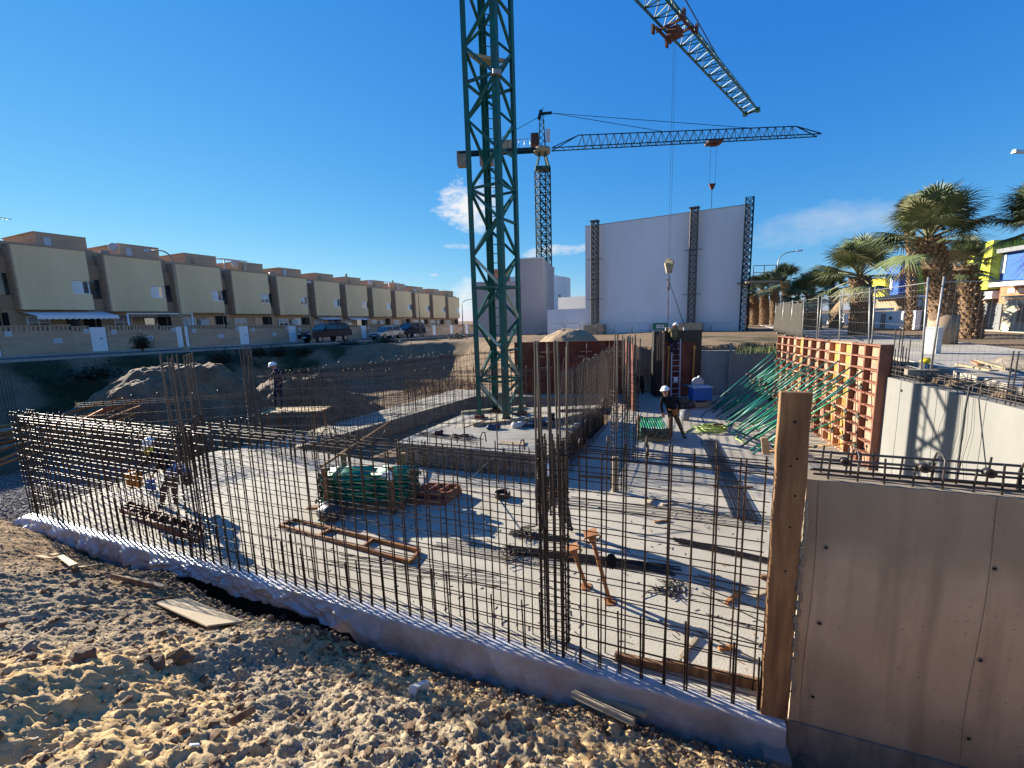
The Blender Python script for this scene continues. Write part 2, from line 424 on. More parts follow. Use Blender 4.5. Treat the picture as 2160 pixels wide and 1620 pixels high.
GZ = np.where((hv < 14.2) & (GX < 2), np.minimum(GZ, zout(GX, GY) - .03), GZ)
# lower under the slab and under the dirt slope in front
sf = (GX - P0F.x) * NF.x + (GY - P0F.y) * NF.y
tf = (GX - P0F.x) * TF.x + (GY - P0F.y) * TF.y
SLAB = [fr(14.05, .14).xy, fr(.02, .14).xy, fr(.02, -.05).xy, fr(-4.55, -.05).xy, (8.9, 9.9), (11.65, 19.6), (8.9, 20.6), (5.8, 21.9), (0.1, 22.85), (-3.22, 24.4), (-8.44, 14.1), (-9.75, 13.1)]
SLAB = [(float(a[0]), float(a[1])) for a in SLAB]
sl = seg_dist(GX, GY, SLAB)
GZ = np.where((sl < .1) & (sdv < 0.0), -.62, GZ)
GZ = np.where((sf > .1) & (sf < 7.1) & (tf > -6.2) & (tf < 18), -1.15, GZ)
gravel_m = np.clip(1.2 - np.hypot((GX + 13.0) / 2.4, (GY - 11) / 3.2), 0, 1) * 2.0
veg = np.clip((fbm(GX * .5 + 7, GY * .5) + .12) * 7, 0, 1) * np.where((hv > 13.6) & (hv < 19.5) & (GX < 3) & (sdv > -1), 1, 0)
veg = np.maximum(veg, np.where((GX > 11.2) & (GX < 17) & (GY > 20.2) & (GY < 28), np.clip(fbm(GX * .9, GY * .9) * 6 + .35, 0, 1) * .8, 0))
def grid_mesh(name, X, Y, Z, m, attrs={}):
    ny, nx = X.shape; me = bpy.data.meshes.new(name)
    co = np.stack([X, Y, Z], -1).reshape(-1, 3).astype(np.float32)
    i = np.arange(ny * nx).reshape(ny, nx)
    q = np.stack([i[:-1, :-1], i[:-1, 1:], i[1:, 1:], i[1:, :-1]], -1).reshape(-1, 4).astype(np.int32)
    me.vertices.add(len(co)); me.vertices.foreach_set('co', co.ravel())
    me.loops.add(q.size); me.loops.foreach_set('vertex_index', q.ravel())
    me.polygons.add(len(q)); me.polygons.foreach_set('loop_start', np.arange(0, q.size, 4, dtype=np.int32)); me.polygons.foreach_set('loop_total', np.full(len(q), 4, np.int32))
    me.polygons.foreach_set('use_smooth', np.ones(len(q), bool))
    for a, val in attrs.items():
        at_ = me.attributes.new(a, 'FLOAT', 'POINT'); at_.data.foreach_set('value', val.ravel().astype(np.float32))
    me.materials.append(m); me.update(calc_edges=True); me.validate()
    o = bpy.data.objects.new(name, me); link(o); return o
def ground_mat(name, c1, c2, c3, grav, vegc, bump, bsc):
    m = bpy.data.materials.new(name); m.use_nodes = True; t = m.node_tree; b = t.nodes['Principled BSDF']; L = t.links.new
    b.inputs['Roughness'].default_value = .95; b.inputs['Specular IOR Level'].default_value = .15
    co = t.nodes.new('ShaderNodeTexCoord').outputs['Object']
    def noise(s, d=6, r=.6):
        n = t.nodes.new('ShaderNodeTexNoise'); n.inputs['Scale'].default_value = s; n.inputs['Detail'].default_value = d; n.inputs['Roughness'].default_value = r; L(co, n.inputs['Vector']); return n.outputs['Fac']
    def rmp(f, lo, hi):
        r = t.nodes.new('ShaderNodeMapRange'); r.inputs['From Min'].default_value = lo; r.inputs['From Max'].default_value = hi; L(f, r.inputs['Value']); return r.outputs[0]
    def mix(f, a, c):
        n = t.nodes.new('ShaderNodeMix'); n.data_type = 'RGBA'; L(f, n.inputs['Factor'])
        for s_, x in (('A', a), ('B', c)):
            if isinstance(x, tuple): n.inputs[s_].default_value = (*x, 1)
            else: L(x, n.inputs[s_])
        return n.outputs['Result']
    def attr(a):
        n = t.nodes.new('ShaderNodeAttribute'); n.attribute_name = a; return n.outputs['Fac']
    c = mix(rmp(noise(1.1, 5), .4, .62), c1, c2)
    c = mix(rmp(noise(14, 6, .7), .42, .68), c, c3)
    vo = t.nodes.new('ShaderNodeTexVoronoi'); vo.inputs['Scale'].default_value = 38; L(co, vo.inputs['Vector'])
    g = mix(rmp(vo.outputs['Distance'], .1, .6), tuple(x * 1.15 for x in grav), tuple(x * .55 for x in grav))
    c = mix(attr('gravel'), c, g)
    c = mix(attr('veg'), c, mix(rmp(noise(9, 5), .4, .6), vegc, tuple(x * .45 for x in vegc)))
    L(c, b.inputs['Base Color'])
    bn = t.nodes.new('ShaderNodeBump'); bn.inputs['Strength'].default_value = bump; bn.inputs['Distance'].default_value = .03; L(noise(bsc, 9, .7), bn.inputs['Height']); L(bn.outputs[0], b.inputs['Normal'])
    return m
MT['site_ground'] = ground_mat('site_ground', (.21, .145, .088), (.135, .09, .055), (.25, .18, .115), (.24, .225, .205), (.045, .058, .028), .9, 9)
MT['spoil_dirt'] = ground_mat('spoil_dirt', (.56, .375, .175), (.41, .262, .118), (.61, .435, .23), (.46, .37, .25), (.30, .185, .095), .55, 34)
g = grid_mesh('ground', GX, GY, GZ, MT['site_ground'], {'gravel': np.clip(gravel_m, 0, 1), 'veg': veg}); tag(g, kind='structure')

# ---- spoil slope the photographer stands on
ts = np.concatenate([np.arange(-6.6, -1.2, .06), np.arange(-1.2, 11.5, .022), np.arange(11.5, 18.5, .05)])
ss = np.concatenate([np.arange(.13, 4.2, .02), np.arange(4.2, 8, .12)])
TT, SS = np.meshgrid(ts, ss)
k_t = [-8, -1.9, -1.0, -.4, 0, .7, 1.5, 3, 4.1, 4.75, 5.2, 6, 6.7, 7.6, 8.6, 9.2, 10.8, 13, 15, 20]
s_e = np.interp(TT, k_t, [.5, .5, .5, .40, .26, .21, .20, .20, .20, .22, .42, .43, .44, .43, .40, .27, .23, .24, .24, .24]) + .10 * fbm(TT * 2.2, TT * 0 + 3) + .06 * fbm(TT * 7, TT * 0 + 8)
z_e = np.interp(TT, k_t, [.12, .10, -.20, -.36, -.36, -.42, -.40, -.50, -.54, -.50, -.20, -.29, -.35, -.26, -.11, -.26, -.44, -.20, -.10, -.05])
WX = P0F.x + TF.x * TT + NF.x * SS; WY = P0F.y + TF.y * TT + NF.y * SS
rise = np.maximum(SS - s_e, 0)
zz = z_e + np.minimum(.60 * rise, 2.25 - z_e - .02 * rise) + .05 * np.sqrt(rise)
big = fbm(WX * .9 + 3, WY * .9); mid = fbm(WX * 3.1 + 11, WY * 3.1 + 5); fine = fbm(WX * 11 + 1, WY * 11 + 2, 4); vf = fbm(WX * 34, WY * 34, 3)
bil = np.abs(fbm(WX * 5.2 + 30, WY * 5.2, 4)); bil2 = np.abs(fbm(WX * 13 + 70, WY * 13, 3))
calm = np.clip(1.25 - np.clip((TT - 2.5) / 9, 0, 1), .55, 1.25)
ridge = .5 - np.abs(fbm(WX * 1.6 + 55, WY * 1.6 + 9, 3)) * 3
zz = zz + calm * (.26 * big + .14 * mid + .10 * (.14 - bil) + .12 * (.12 - bil2) + .08 * fine + .07 * vf) * np.clip(rise * 3 + .25, 0, 1)
rut = np.exp(-((SS - 2.2 - .12 * (TT - 5)) / .28) ** 2) * np.clip((TT - 3) / 2, 0, 1); zz -= .09 * rut
drop = np.clip((s_e - SS) / .05, 0, 1); zz = zz * (1 - drop) + (-1.05) * drop
gm = np.clip((fbm(WX * .8 + 90, WY * .8 + 4, 3) + .10 + .10 * np.clip((TT - 5) / 4, -1, 1)) * 5, 0, .85) * np.clip((SS - .9) / .6, 0, 1)
sp = grid_mesh('spoil_slope', WX, WY, zz, MT['spoil_dirt'], {'gravel': gm, 'veg': np.clip((TT - 5.5) / 4 + .8 * fbm(WX * .9 + 20, WY * .9, 4), 0, .85) * np.clip(1.6 - SS * .55, .25, 1)}); tag(sp, kind='structure')
def dirt_z(t, s):
    j = int(np.clip(np.searchsorted(ss, s), 0, len(ss) - 1)); i = int(np.clip(np.searchsorted(ts, t), 0, len(ts) - 1)); return float(zz[j, i])
def dirt_at(px, py):
    """first point of the spoil slope met by the sight line through this pixel"""
    d = ray(px, py); q = EYE.copy()
    for i in range(900):
        q = EYE + d * (1.2 + i * .015); w = q - P0F; t = w.dot(TF); s = w.dot(NF)
        if s < .13: break
        if q.z < dirt_z(t, s): break
    return q, t, s
# pebbles and clods on the slope
def ico_pts():
    bm = bmesh.new(); bmesh.ops.create_icosphere(bm, subdivisions=1, radius=1); v = [x.co.copy() for x in bm.verts]; f = [tuple(q.index for q in p.verts) for p in bm.faces]; bm.free(); return v, f
ICO = ico_pts()
def add_rock(mb, c, r, rg, flat=.7, m=0, sm=True):
    q = Euler((rg.uniform(0, 6), rg.uniform(0, 6), rg.uniform(0, 6))).to_matrix(); i = len(mb.v)
    fx = V((rg.uniform(.7, 1.3), rg.uniform(.7, 1.3), rg.uniform(.6, 1)))
    for p in ICO[0]:
        w = q @ (p * rg.uniform(.78, 1.15)); mb.v.append(V(c) + V((w.x * fx.x, w.y * fx.y, w.z * flat * fx.z)) * r)
    for f in ICO[1]: mb.face(tuple(i + a for a in f), m, sm)
rg = random.Random(11)
pb = MB()
for _ in range(17000):
    s = .25 + 3.7 * rg.random() ** 1.2; t = rg.uniform(-1.9, 15)
    r = .005 + .019 * rg.random() ** 3
    if t > 5 and rg.random() < .35: r *= .7
    z = dirt_z(t, s)
    if z < -.9: continue
    add_rock(pb, fr(t, s, z + r * .25), r, rg, .75, 0 if rg.random() < .62 else 1, False)
for _ in range(1300):
    s = .24 + .5 * rg.random() ** 1.4 if rg.random() < .55 else .35 + 3.4 * rg.random(); t = rg.uniform(-1.9, 9); r = rg.uniform(.022, .055)
    z = dirt_z(t, s)
    if z < -.9: continue
    add_rock(pb, fr(t, s, z + r * .15), r, rg, .8, 1, False)
o = pb.build('gravel', [MT['pebble'], MT['mound_dirt']]); tag(o, kind='stuff')
pb = MB()
for _ in range(7000):
    a = rg.uniform(0, 6.28); q = rg.random() ** .6; x, y = -13.2 + 2.9 * q * math.cos(a), 10.8 + 3.0 * q * math.sin(a)
    i = int(np.searchsorted(gx, x)); j = int(np.searchsorted(gy, y)); z = float(GZ[j, i])
    if z < -.55 or z > .3: continue
    add_rock(pb, V((x, y, max(z, -.33) + .01)), rg.uniform(.012, .034), rg, .8, 0, False)
o = pb.build('gravel', [MT['grey_gravel']]); tag(o, kind='stuff')
MT['clod'] = MT['stone']

# ---- foundation slab with the crane pit
PIT = [(-7.1, 13.35), (-3.4, 11.45), (0.8, 9.98), (3.65, 15.8), (5.0, 20.6), (-2.0, 21.9)]
from mathutils.geometry import tessellate_polygon
mb = MB()
tri = tessellate_polygon([[V((*p, 0)) for p in SLAB], [V((*p, 0)) for p in PIT]])
allp = SLAB + PIT; mb.v = [V((*p, 0)) for p in allp]
for a in tri:
    p, q, r = (mb.v[i] for i in a)
    mb.face(tuple(a) if (q - p).cross(r - p).z > 0 else tuple(reversed(a)))
for poly in (SLAB, PIT):
    for i in range(len(poly)):
        a, b = poly[i], poly[(i + 1) % len(poly)]; mb.quad((*a, 0), (*a, -.6), (*b, -.6), (*b, 0), 1)
slab = mb.build('foundation_slab', [MT['slab_concrete'], MT['rough_concrete']]); tag(slab, kind='structure')
mb = MB(); mb.poly([(*p, -.585) for p in PIT]); o = mb.build('pit_floor', MT['site_ground']); tag(o, kind='structure')
for a in ('gravel', 'veg'):
    o.data.attributes.new(a, 'FLOAT', 'POINT')
# crane pad
PAD = [(-3.3, 11.55), (.80, 10.03), (3.45, 15.85), (-1.45, 15.7)]
t_ = thing('crane_pad', 'raised concrete pad in the pit carrying the big green crane mast', 'foundation pad', (0, 13, -.58))
mb = MB(); mb.prism(PAD, -.58, .6, 1, 0); mb.build('pad_block', [MT['slab_concrete'], MT['rough_concrete']], t_)
for i in range(4):
    a, b = V((*PAD[i], 0)), V((*PAD[(i + 1) % 4], 0)); n = int((b - a).length / .17); out = V(((b - a).y, -(b - a).x, 0)).normalized()
    for j in range(n if i < 2 else 0):
        p = a.lerp(b, (j + .5) / n) + out * .05
        bar('starter_bar', p + V((0, 0, -.45)), p + V((rng.uniform(-.02, .02), 0, .72 + rng.uniform(-.08, .16))), .009, MT['rusty_rebar'], t_, 5)
    if i < 2:
        for z in (.1, .3, .5): bar('tie_bar', a + out * .065 + V((0, 0, z)), b + out * .065 + V((0, 0, z)), .007, MT['rusty_rebar'], t_, 5)

# ---- plastic sheet over the slab edge, black membrane under it
t_ = thing('plastic_sheet', 'crumpled white plastic sheet draped over the near edge of the slab', 'plastic sheet', fr(7, .3, 0))
tv = np.arange(-.1, 14.1, .035); prof = np.linspace(0, 1, 30)
T2, Q2 = np.meshgrid(tv, prof)
low = np.interp(T2, [-1, .3, 4.6, 5.1, 7, 8, 9.1, 9.9, 15], [-.95, -.95, -.95, -.34, -.30, -.23, -.22, -.75, -.5]) + .06 * fbm(T2 * 2.5, T2 * 0 + 31)
amp = np.interp(T2, [0, 4, 7, 9, 11, 14.5], [.05, .075, .10, .14, .20, .26])
crease = np.maximum(0, 1 - np.abs(fbm(T2 * 1.1 + Q2 * .5 + 77, Q2 * .6 + 5, 3)) * 16) * .22 + np.maximum(0, 1 - np.abs(fbm(T2 * 2.6 - Q2 * 1.1 + 7, Q2 * 1.2 + 45, 3)) * 14) * .14
fold = crease + fbm(T2 * 2.4 + 1.5 * Q2, Q2 * 1.6 + 3, 4) + .5 * np.abs(fbm(T2 * 5 + 2.0 * Q2, Q2 * 2.2 + 14, 4)) * 1.6
top = Q2 < .16
s2 = np.where(top, -.03 + Q2 / .16 * .18, .155 + amp * np.abs(fold) * 2.0 * np.clip((Q2 - .16) * 4, 0, 1) + .02 * (Q2 - .16))
z2 = np.where(top, .008 + .010 * np.abs(fold) * (1 - np.abs(Q2 / .16 - .5) * 2), (.008 - (Q2 - .16) / .84 * (.008 - low)))
mat_pl = MT['plastic_sheet']
o = grid_mesh('sheet', P0F.x + TF.x * T2 + NF.x * s2, P0F.y + TF.y * T2 + NF.y * s2, z2, mat_pl)
def reparent(o, t):
    o.parent = t; Mi = W[t.name].inverted(); o.data.transform(Mi); W[o.name] = W[t.name]
reparent(o, t_)
tv = np.linspace(0, 1, 26); Q, A = np.meshgrid(np.linspace(0, 1, 14), tv)      # the corner wrap
pa = fr(14.05, .17); pb_ = V((-10.62, 9.2, 0))
amp2 = .09 * fbm(A * 4, Q * 3, 4) + .08 * np.abs(fbm(A * 7 + 3, Q * 2))
cx = pa.x + (pb_.x - pa.x) * A - amp2 - .16 * Q; cy = pa.y + (pb_.y - pa.y) * A - amp2; cz = .02 - Q * (.55 + .1 * fbm(A * 3, A * 0))
o = grid_mesh('corner_fold', cx, cy, cz, mat_pl); reparent(o, t_)
mb = MB(); mb.hexa([fr(4.9, .150, -1.1), fr(9.4, .150, -1.1), fr(9.4, .142, -1.1), fr(4.9, .142, -1.1), fr(4.9, .150, -.1), fr(9.4, .150, -.1), fr(9.4, .142, -.1), fr(4.9, .142, -.1)])
o = mb.build('membrane', MT['black_membrane']); tag(o, 'black waterproof membrane showing in the trench under the white sheet', 'membrane')

# ---- near concrete wall (in line with the slab's near edge)
t_ = thing('concrete_wall', 'near grey concrete wall in shade with round tie holes and seams', 'wall', fr(-2.4, -.14, -.08))
mb = MB()
mb.hexa([fr(-.15, 0, -.03), fr(-4.45, 0, -.03), fr(-4.45, -.28, -.03), fr(-.15, -.28, -.03), fr(-.15, 0, 2.42), fr(-4.45, 0, 2.42), fr(-4.45, -.28, 2.42), fr(-.15, -.28, 2.42)][::1])
m_ = mat('shaded_wall', (.45, .355, .245), (.37, .29, .20), sc=1.9, bump=.22, bsc=120, rough=.85, stain=(.29, .225, .155), ssc=1.0, stretch=(1, 1, .6))
_t = m_.node_tree; _b = _t.nodes['Principled BSDF']; _src = _b.inputs['Base Color'].links[0].from_socket      # damp upper third with a ragged lower edge, and drips
_g = _t.nodes.new('ShaderNodeNewGeometry'); _sx = _t.nodes.new('ShaderNodeSeparateXYZ'); _t.links.new(_g.outputs['Position'], _sx.inputs[0])
_n = _t.nodes.new('ShaderNodeTexNoise'); _n.inputs['Scale'].default_value = 1.3; _n.inputs['Detail'].default_value = 6; _t.links.new(_g.outputs['Position'], _n.inputs['Vector'])
_a = _t.nodes.new('ShaderNodeMath'); _a.operation = 'MULTIPLY_ADD'; _t.links.new(_n.outputs['Fac'], _a.inputs[0]); _a.inputs[1].default_value = .9; _t.links.new(_sx.outputs['Z'], _a.inputs[2])
_r = _t.nodes.new('ShaderNodeMapRange'); _r.inputs['From Min'].default_value = 2.05; _r.inputs['From Max'].default_value = 2.35; _r.inputs['To Max'].default_value = .55; _t.links.new(_a.outputs[0], _r.inputs['Value'])
_mp = _t.nodes.new('ShaderNodeMapping'); _mp.inputs['Scale'].default_value = (2.2, 2.2, .16); _t.links.new(_g.outputs['Position'], _mp.inputs['Vector'])      # rain streaks
_n2 = _t.nodes.new('ShaderNodeTexNoise'); _n2.inputs['Scale'].default_value = 2.4; _n2.inputs['Detail'].default_value = 7; _t.links.new(_mp.outputs[0], _n2.inputs['Vector'])
_r2 = _t.nodes.new('ShaderNodeMapRange'); _r2.inputs['From Min'].default_value = .52; _r2.inputs['From Max'].default_value = .70; _r2.inputs['To Max'].default_value = .6; _t.links.new(_n2.outputs['Fac'], _r2.inputs['Value'])
_x2 = _t.nodes.new('ShaderNodeMix'); _x2.data_type = 'RGBA'; _t.links.new(_r2.outputs[0], _x2.inputs['Factor']); _t.links.new(_src, _x2.inputs['A']); _x2.inputs['B'].default_value = (.21, .16, .11, 1); _src = _x2.outputs['Result']
_n3 = _t.nodes.new('ShaderNodeTexNoise'); _n3.inputs['Scale'].default_value = 38; _n3.inputs['Detail'].default_value = 3; _t.links.new(_g.outputs['Position'], _n3.inputs['Vector'])      # pores and specks
_r3 = _t.nodes.new('ShaderNodeMapRange'); _r3.inputs['From Min'].default_value = .66; _r3.inputs['From Max'].default_value = .72; _r3.inputs['To Max'].default_value = .7; _t.links.new(_n3.outputs['Fac'], _r3.inputs['Value'])
_x3 = _t.nodes.new('ShaderNodeMix'); _x3.data_type = 'RGBA'; _t.links.new(_r3.outputs[0], _x3.inputs['Factor']); _t.links.new(_src, _x3.inputs['A']); _x3.inputs['B'].default_value = (.16, .12, .085, 1); _src = _x3.outputs['Result']
_x = _t.nodes.new('ShaderNodeMix'); _x.data_type = 'RGBA'; _t.links.new(_r.outputs[0], _x.inputs['Factor']); _t.links.new(_src, _x.inputs['A']); _x.inputs['B'].default_value = (.20, .155, .108, 1); _t.links.new(_x.outputs['Result'], _b.inputs['Base Color'])
mb.build('wall_body', m_, t_)
mb = MB()
for tt, jit in ((-.25, 0), (-1.42, 0), (-2.6, 0), (-3.75, 0)):
    pts = [fr(tt + .012 * math.sin(z * 3), .0045, z) for z in np.linspace(-.02, 2.41, 12)]
    for a, b in zip(pts, pts[1:]): mb.beam(a, b, .008, .006, NF)
mb.build('form_seam', m_, t_)
for tt, zs in ((-.33, (.28, 1.05, 1.80)), (-1.45, (.25, 1.0, 1.82)), (-2.63, (.3, 1.0, 1.8)), (-3.8, (.3, 1.0, 1.8))):
    for z in zs:
        mb = MB(); mb.tube([fr(tt, .004, z), fr(tt, -.01, z)], [.026, .026], 12, 0); mb.tube([fr(tt, .006, z), fr(tt, .0, z)], [.014, .014], 10, 1)
        mb.build('tie_hole', [MT['rough_concrete'], MT['dark_void']], t_)
mb = MB(); mb.hexa([fr(-.1, .06, -.9), fr(-4.5, .06, -.9), fr(-4.5, -.32, -.9), fr(-.1, -.32, -.9), fr(-.1, .02, -.035), fr(-4.5, .02, -.035), fr(-4.5, -.32, -.035), fr(-.1, -.32, -.035)])
mb.build('footing', MT['rough_concrete'], t_)
# rebar on top of the near wall
t2 = thing('wall_top_rebar', 'rusty hooked rebar standing along the top of the near wall', 'rebar', fr(-2.4, -.14, 2.42))
rg = random.Random(5)
for i in range(22):
    tt = -.32 - i * .19
    for sgn in (-.05, -.22):
        p = fr(tt + rg.uniform(-.02, .02), sgn, 2.38); h = .26 + rg.uniform(-.05, .07)
        if i % 3 == 1 and sgn == -.05:
            b = MB(); a = p + V((0, 0, h)); b.tube([p, a, a + NF * -.05 + V((0, 0, .035)), a + NF * -.13 + V((0, 0, .03)), a + NF * -.17 - V((0, 0, .05)), a + NF * -.17 - V((0, 0, .30))], .008, 6); b.build('stirrup', MT['grey_rebar'], t2)
        else: bar('upright_bar', p, p + V((rg.uniform(-.02, .02), 0, h)), .008, MT['dark_rebar'], t2)
for s_, z, r in ((-.045, 2.60, .011), (-.06, 2.50, .010), (-.215, 2.62, .011), (-.205, 2.52, .010), (-.03, 2.465, .010), (-.13, 2.47, .009)):
    bar('long_bar', fr(-.2, s_, z), fr(-4.4, s_, z + rg.uniform(-.02, .02)), r, MT['grey_rebar'] if z > 2.55 else MT['dark_rebar'], t2)
for tt in (-.42, -.95, -1.35, -2.2):
    b = MB(); c = fr(tt, -.02, 2.60); b.tube([c + NF * .03, c - NF * .03], [.036, .036], 12); b.tube([c + NF * .034, c + NF * .028], [.016, .016], 8, 1); b.build('tie_cone', [MT['dark_rebar'], MT['dark_void']], t2)

# ---- right concrete wall, sunlit, running away from the near wall
RW0 = V((8.84, 9.95, 0)); RWD = V((-.273, -.962, 0)).normalized(); RWN = V((RWD.y, -RWD.x, 0))
if RWN.x > 0: RWN = -RWN                               # towards the site
def rw(m, v, z): return RW0 + RWD * m + RWN * v + V((0, 0, z))
t_ = thing('concrete_wall', 'sunlit pale concrete wall to the right of the red formwork', 'wall', rw(4, -.15, 0))
mb = MB(); mb.hexa([rw(-.2, 0, -.02), rw(-.2, -.3, -.02), rw(8.0, -.3, -.02), rw(8.0, 0, -.02), rw(-.2, 0, 2.3), rw(-.2, -.3, 2.3), rw(8.0, -.3, 2.3), rw(8.0, 0, 2.3)]); mb.build('wall_body', MT['pale_concrete'], t_)
mb = MB()
for m in (.6, 1.2, 1.8, 3.0, 4.2, 5.4, 6.6): mb.beam(rw(m, .004, 0), rw(m, .004, 2.29), .010, .006, RWN)
mb.build('form_seam', MT['pale_concrete'], t_)
mb = MB(); c = rw(.65, 0, 2.08); mb.tube([c + RWN * .006, c - RWN * .01], .035, 10); mb.build('tie_hole', MT['dark_void'], t_)
t2 = thing('wall_top_rebar', 'long ladder of rebar stirrups along the top of the sunlit right wall', 'rebar', rw(4, -.15, 2.3))
for i in range(44):
    m = .05 + i * .18
    b = MB(); h = .27 + rg.uniform(-.02, .03); a = rw(m, -.06, 2.27); c = rw(m + rg.uniform(-.03, .03), -.26, 2.27)
    b.tube([a, a + V((0, 0, h)), c + V((0, 0, h)), c], .007, 5); b.build('stirrup', MT['grey_rebar'], t2)
for v_, z in ((-.05, 2.38), (-.05, 2.48), (-.06, 2.565), (-.25, 2.38), (-.25, 2.49), (-.26, 2.575), (-.15, 2.57)):
    bar('long_bar', rw(-.1, v_, z), rw(7.9, v_ + rg.uniform(-.02, .02), z + rg.uniform(-.02, .02)), .009, MT['grey_rebar'], t2)

# ---- far concrete wall with a post on it
FA = V((8.99, 20.45, 0)); FB = V((12.0, 19.35, 0)); fd = (FB - FA).normalized(); fn = V((fd.y, -fd.x, 0))
t_ = thing('concrete_wall', 'far grey concrete wall behind the blue tool box, in shade', 'wall', tuple((FA + FB) / 2))
FA2 = at(1466, 833, 0)
mb = MB(); c = FA2; e = c + fd * 3.3
mb.hexa([c, e, e + fn * -.3, c + fn * -.3, c + V((0, 0, 2.15)), e + V((0, 0, 2.15)), e + fn * -.3 + V((0, 0, 2.15)), c + fn * -.3 + V((0, 0, 2.15))]); mb.build('wall_body', MT['wall_concrete'], t_)
mb = MB()
for m in (.35, 1.35, 2.35): mb.beam(c + fd * m + fn * .004, c + fd * m + fn * .004 + V((0, 0, 2.14)), .014, .006, fn)
mb.build('form_seam', MT['rough_concrete'], t_)
q = at(1537, 836, 0); t2 = thing('timber_post', 'pale post standing against the far grey concrete wall', 'post', tuple(q))
mb = MB(); mb.obox(q + fn * .05 + V((0, 0, 1.24)), fd * .05, fn * .04, V((0, 0, 1.24))); mb.obox(q + fn * .05 + V((0, 0, 2.5)), fd * .056, fn * .045, V((0, 0, .02))); mb.build('shaft', MT['wall_concrete'], t2)
t2 = thing('wall_top_rebar', 'thin rebar lying along the top of the far grey wall', 'rebar', tuple(c + V((0, 0, 2.15))))
for dz in (.06, .22): bar('long_bar', c + fd * .1 + fn * -.12 + V((0, 0, 2.15 + dz)), e + fn * -.12 + V((0, 0, 2.15 + dz)), .012, MT['grey_rebar'], t2)
for i in range(9): bar('upright_bar', c + fd * (.2 + i * .42) + fn * -.12 + V((0, 0, 2.1)), c + fd * (.2 + i * .42) + fn * -.12 + V((0, 0, 2.42)), .010, MT['grey_rebar'], t2)

# ---- left street
mb = MB()
US = [-30 + 2.2 * i for i in range(48)]
def strip(name, v0, v1, dz, m, kind='structure', th=0.0):
    b = MB()
    for a, c in zip(US, US[1:]):
        b.quad(hs(a, v0, zst(a) + dz), hs(a, v1, zst(a) + dz), hs(c, v1, zst(c) + dz), hs(c, v0, zst(c) + dz))
        if th:
            b.quad(hs(a, v1, zst(a) + dz), hs(a, v1, zst(a) + dz - th), hs(c, v1, zst(c) + dz - th), hs(c, v1, zst(c) + dz)); b.quad(hs(a, v0, zst(a) + dz), hs(c, v0, zst(c) + dz), hs(c, v0, zst(c) + dz - th), hs(a, v0, zst(a) + dz - th))
    o = b.build(name, m); tag(o, kind=kind)
strip('pavement', 6.0, 7.35, .12, MT['paving'], th=.13)
strip('road', 7.35, 13.0, .02, MT['asphalt'])
strip('kerb', 13.0, 13.28, .10, MT['kerb_stone'], th=.18)
# ---- right street: pavement, road, far pavement
RP = V((8.75, 9.0, 0)); RD = V((.42, .9, 0)).normalized(); RN = V((RD.y, -RD.x, 0))   # RN away from the site
def rs(u, v, z=0.0): return RP + RD * u + RN * v + V((0, 0, z))
RS_U = [-14, 0, 14, 30, 60, 120, 300]
def rstrip(name, v0, v1, z, m, th=0.0):
    b = MB()
    for a, c in zip(RS_U, RS_U[1:]):
        b.quad(rs(a, v0, z), rs(a, v1, z), rs(c, v1, z), rs(c, v0, z))
        if th: b.quad(rs(a, v0, z), rs(c, v0, z), rs(c, v0, z - th), rs(a, v0, z - th)); b.quad(rs(a, v1, z), rs(a, v1, z - th), rs(c, v1, z - th), rs(c, v1, z))
    o = b.build(name, m); tag(o, kind='structure')
rstrip('pavement', .75, 4.6, R2_BASE, MT['paving'], .14)
rstrip('kerb', 4.6, 4.78, R2_BASE + .004, MT['kerb_stone'], .16)
rstrip('road', 4.78, 10.2, R2_BASE - .11, MT['asphalt'])
rstrip('pavement', 10.2, 15.5, R2_BASE + .01, MT['paving'], .14)
# ================================================================== LEFT ROW OF HOUSES
BX = [29, 214, 353, 478, 590, 661, 730, 787, 831, 873, 909, 947]        # left front edges of the bays along the row
BT = [520, 537, 555, 571, 581, 591, 599, 607, 613.5, 618, 622.6, 628]
BB = [654, 656.5, 660, 663, 663, 664.5, 666, 668, 669, 670, 671, 672]
HU = []; HB = []; HT = []
for x, t, b in zip(BX, BT, BB):
    A = onpl(x, t, HP, HN); B = onpl(x, b, HP, HN); HU.append((A - HP).dot(HD)); HT.append(A.z); HB.append(B.z)
k1 = np.polyfit(range(12), HU, 2); HU = [float(np.polyval(k1, i)) for i in range(12)]
k2 = np.polyfit(range(12), HT, 1); HT = [float(np.polyval(k2, i)) for i in range(12)]
k3 = np.polyfit(range(12), HB, 1); HB = [float(np.polyval(k3, i)) for i in range(12)]
HU = [2 * HU[0] - HU[1]] + HU; HT = [2 * HT[0] - HT[1]] + HT; HB = [2 * HB[0] - HB[1]] + HB
HU.append(2 * HU[-1] - HU[-2])
ORD = ['first', 'second', 'third', 'fourth', 'fifth', 'sixth', 'seventh', 'eighth', 'ninth', 'tenth', 'eleventh', 'twelfth']
rg = random.Random(21)
def hbox(mb, u0, u1, v0, v1, z0, z1, m=0):
    mb.hexa([hs(u0, v0, z0), hs(u0, v1, z0), hs(u1, v1, z0), hs(u1, v0, z0), hs(u0, v0, z1), hs(u0, v1, z1), hs(u1, v1, z1), hs(u1, v0, z1)], m)
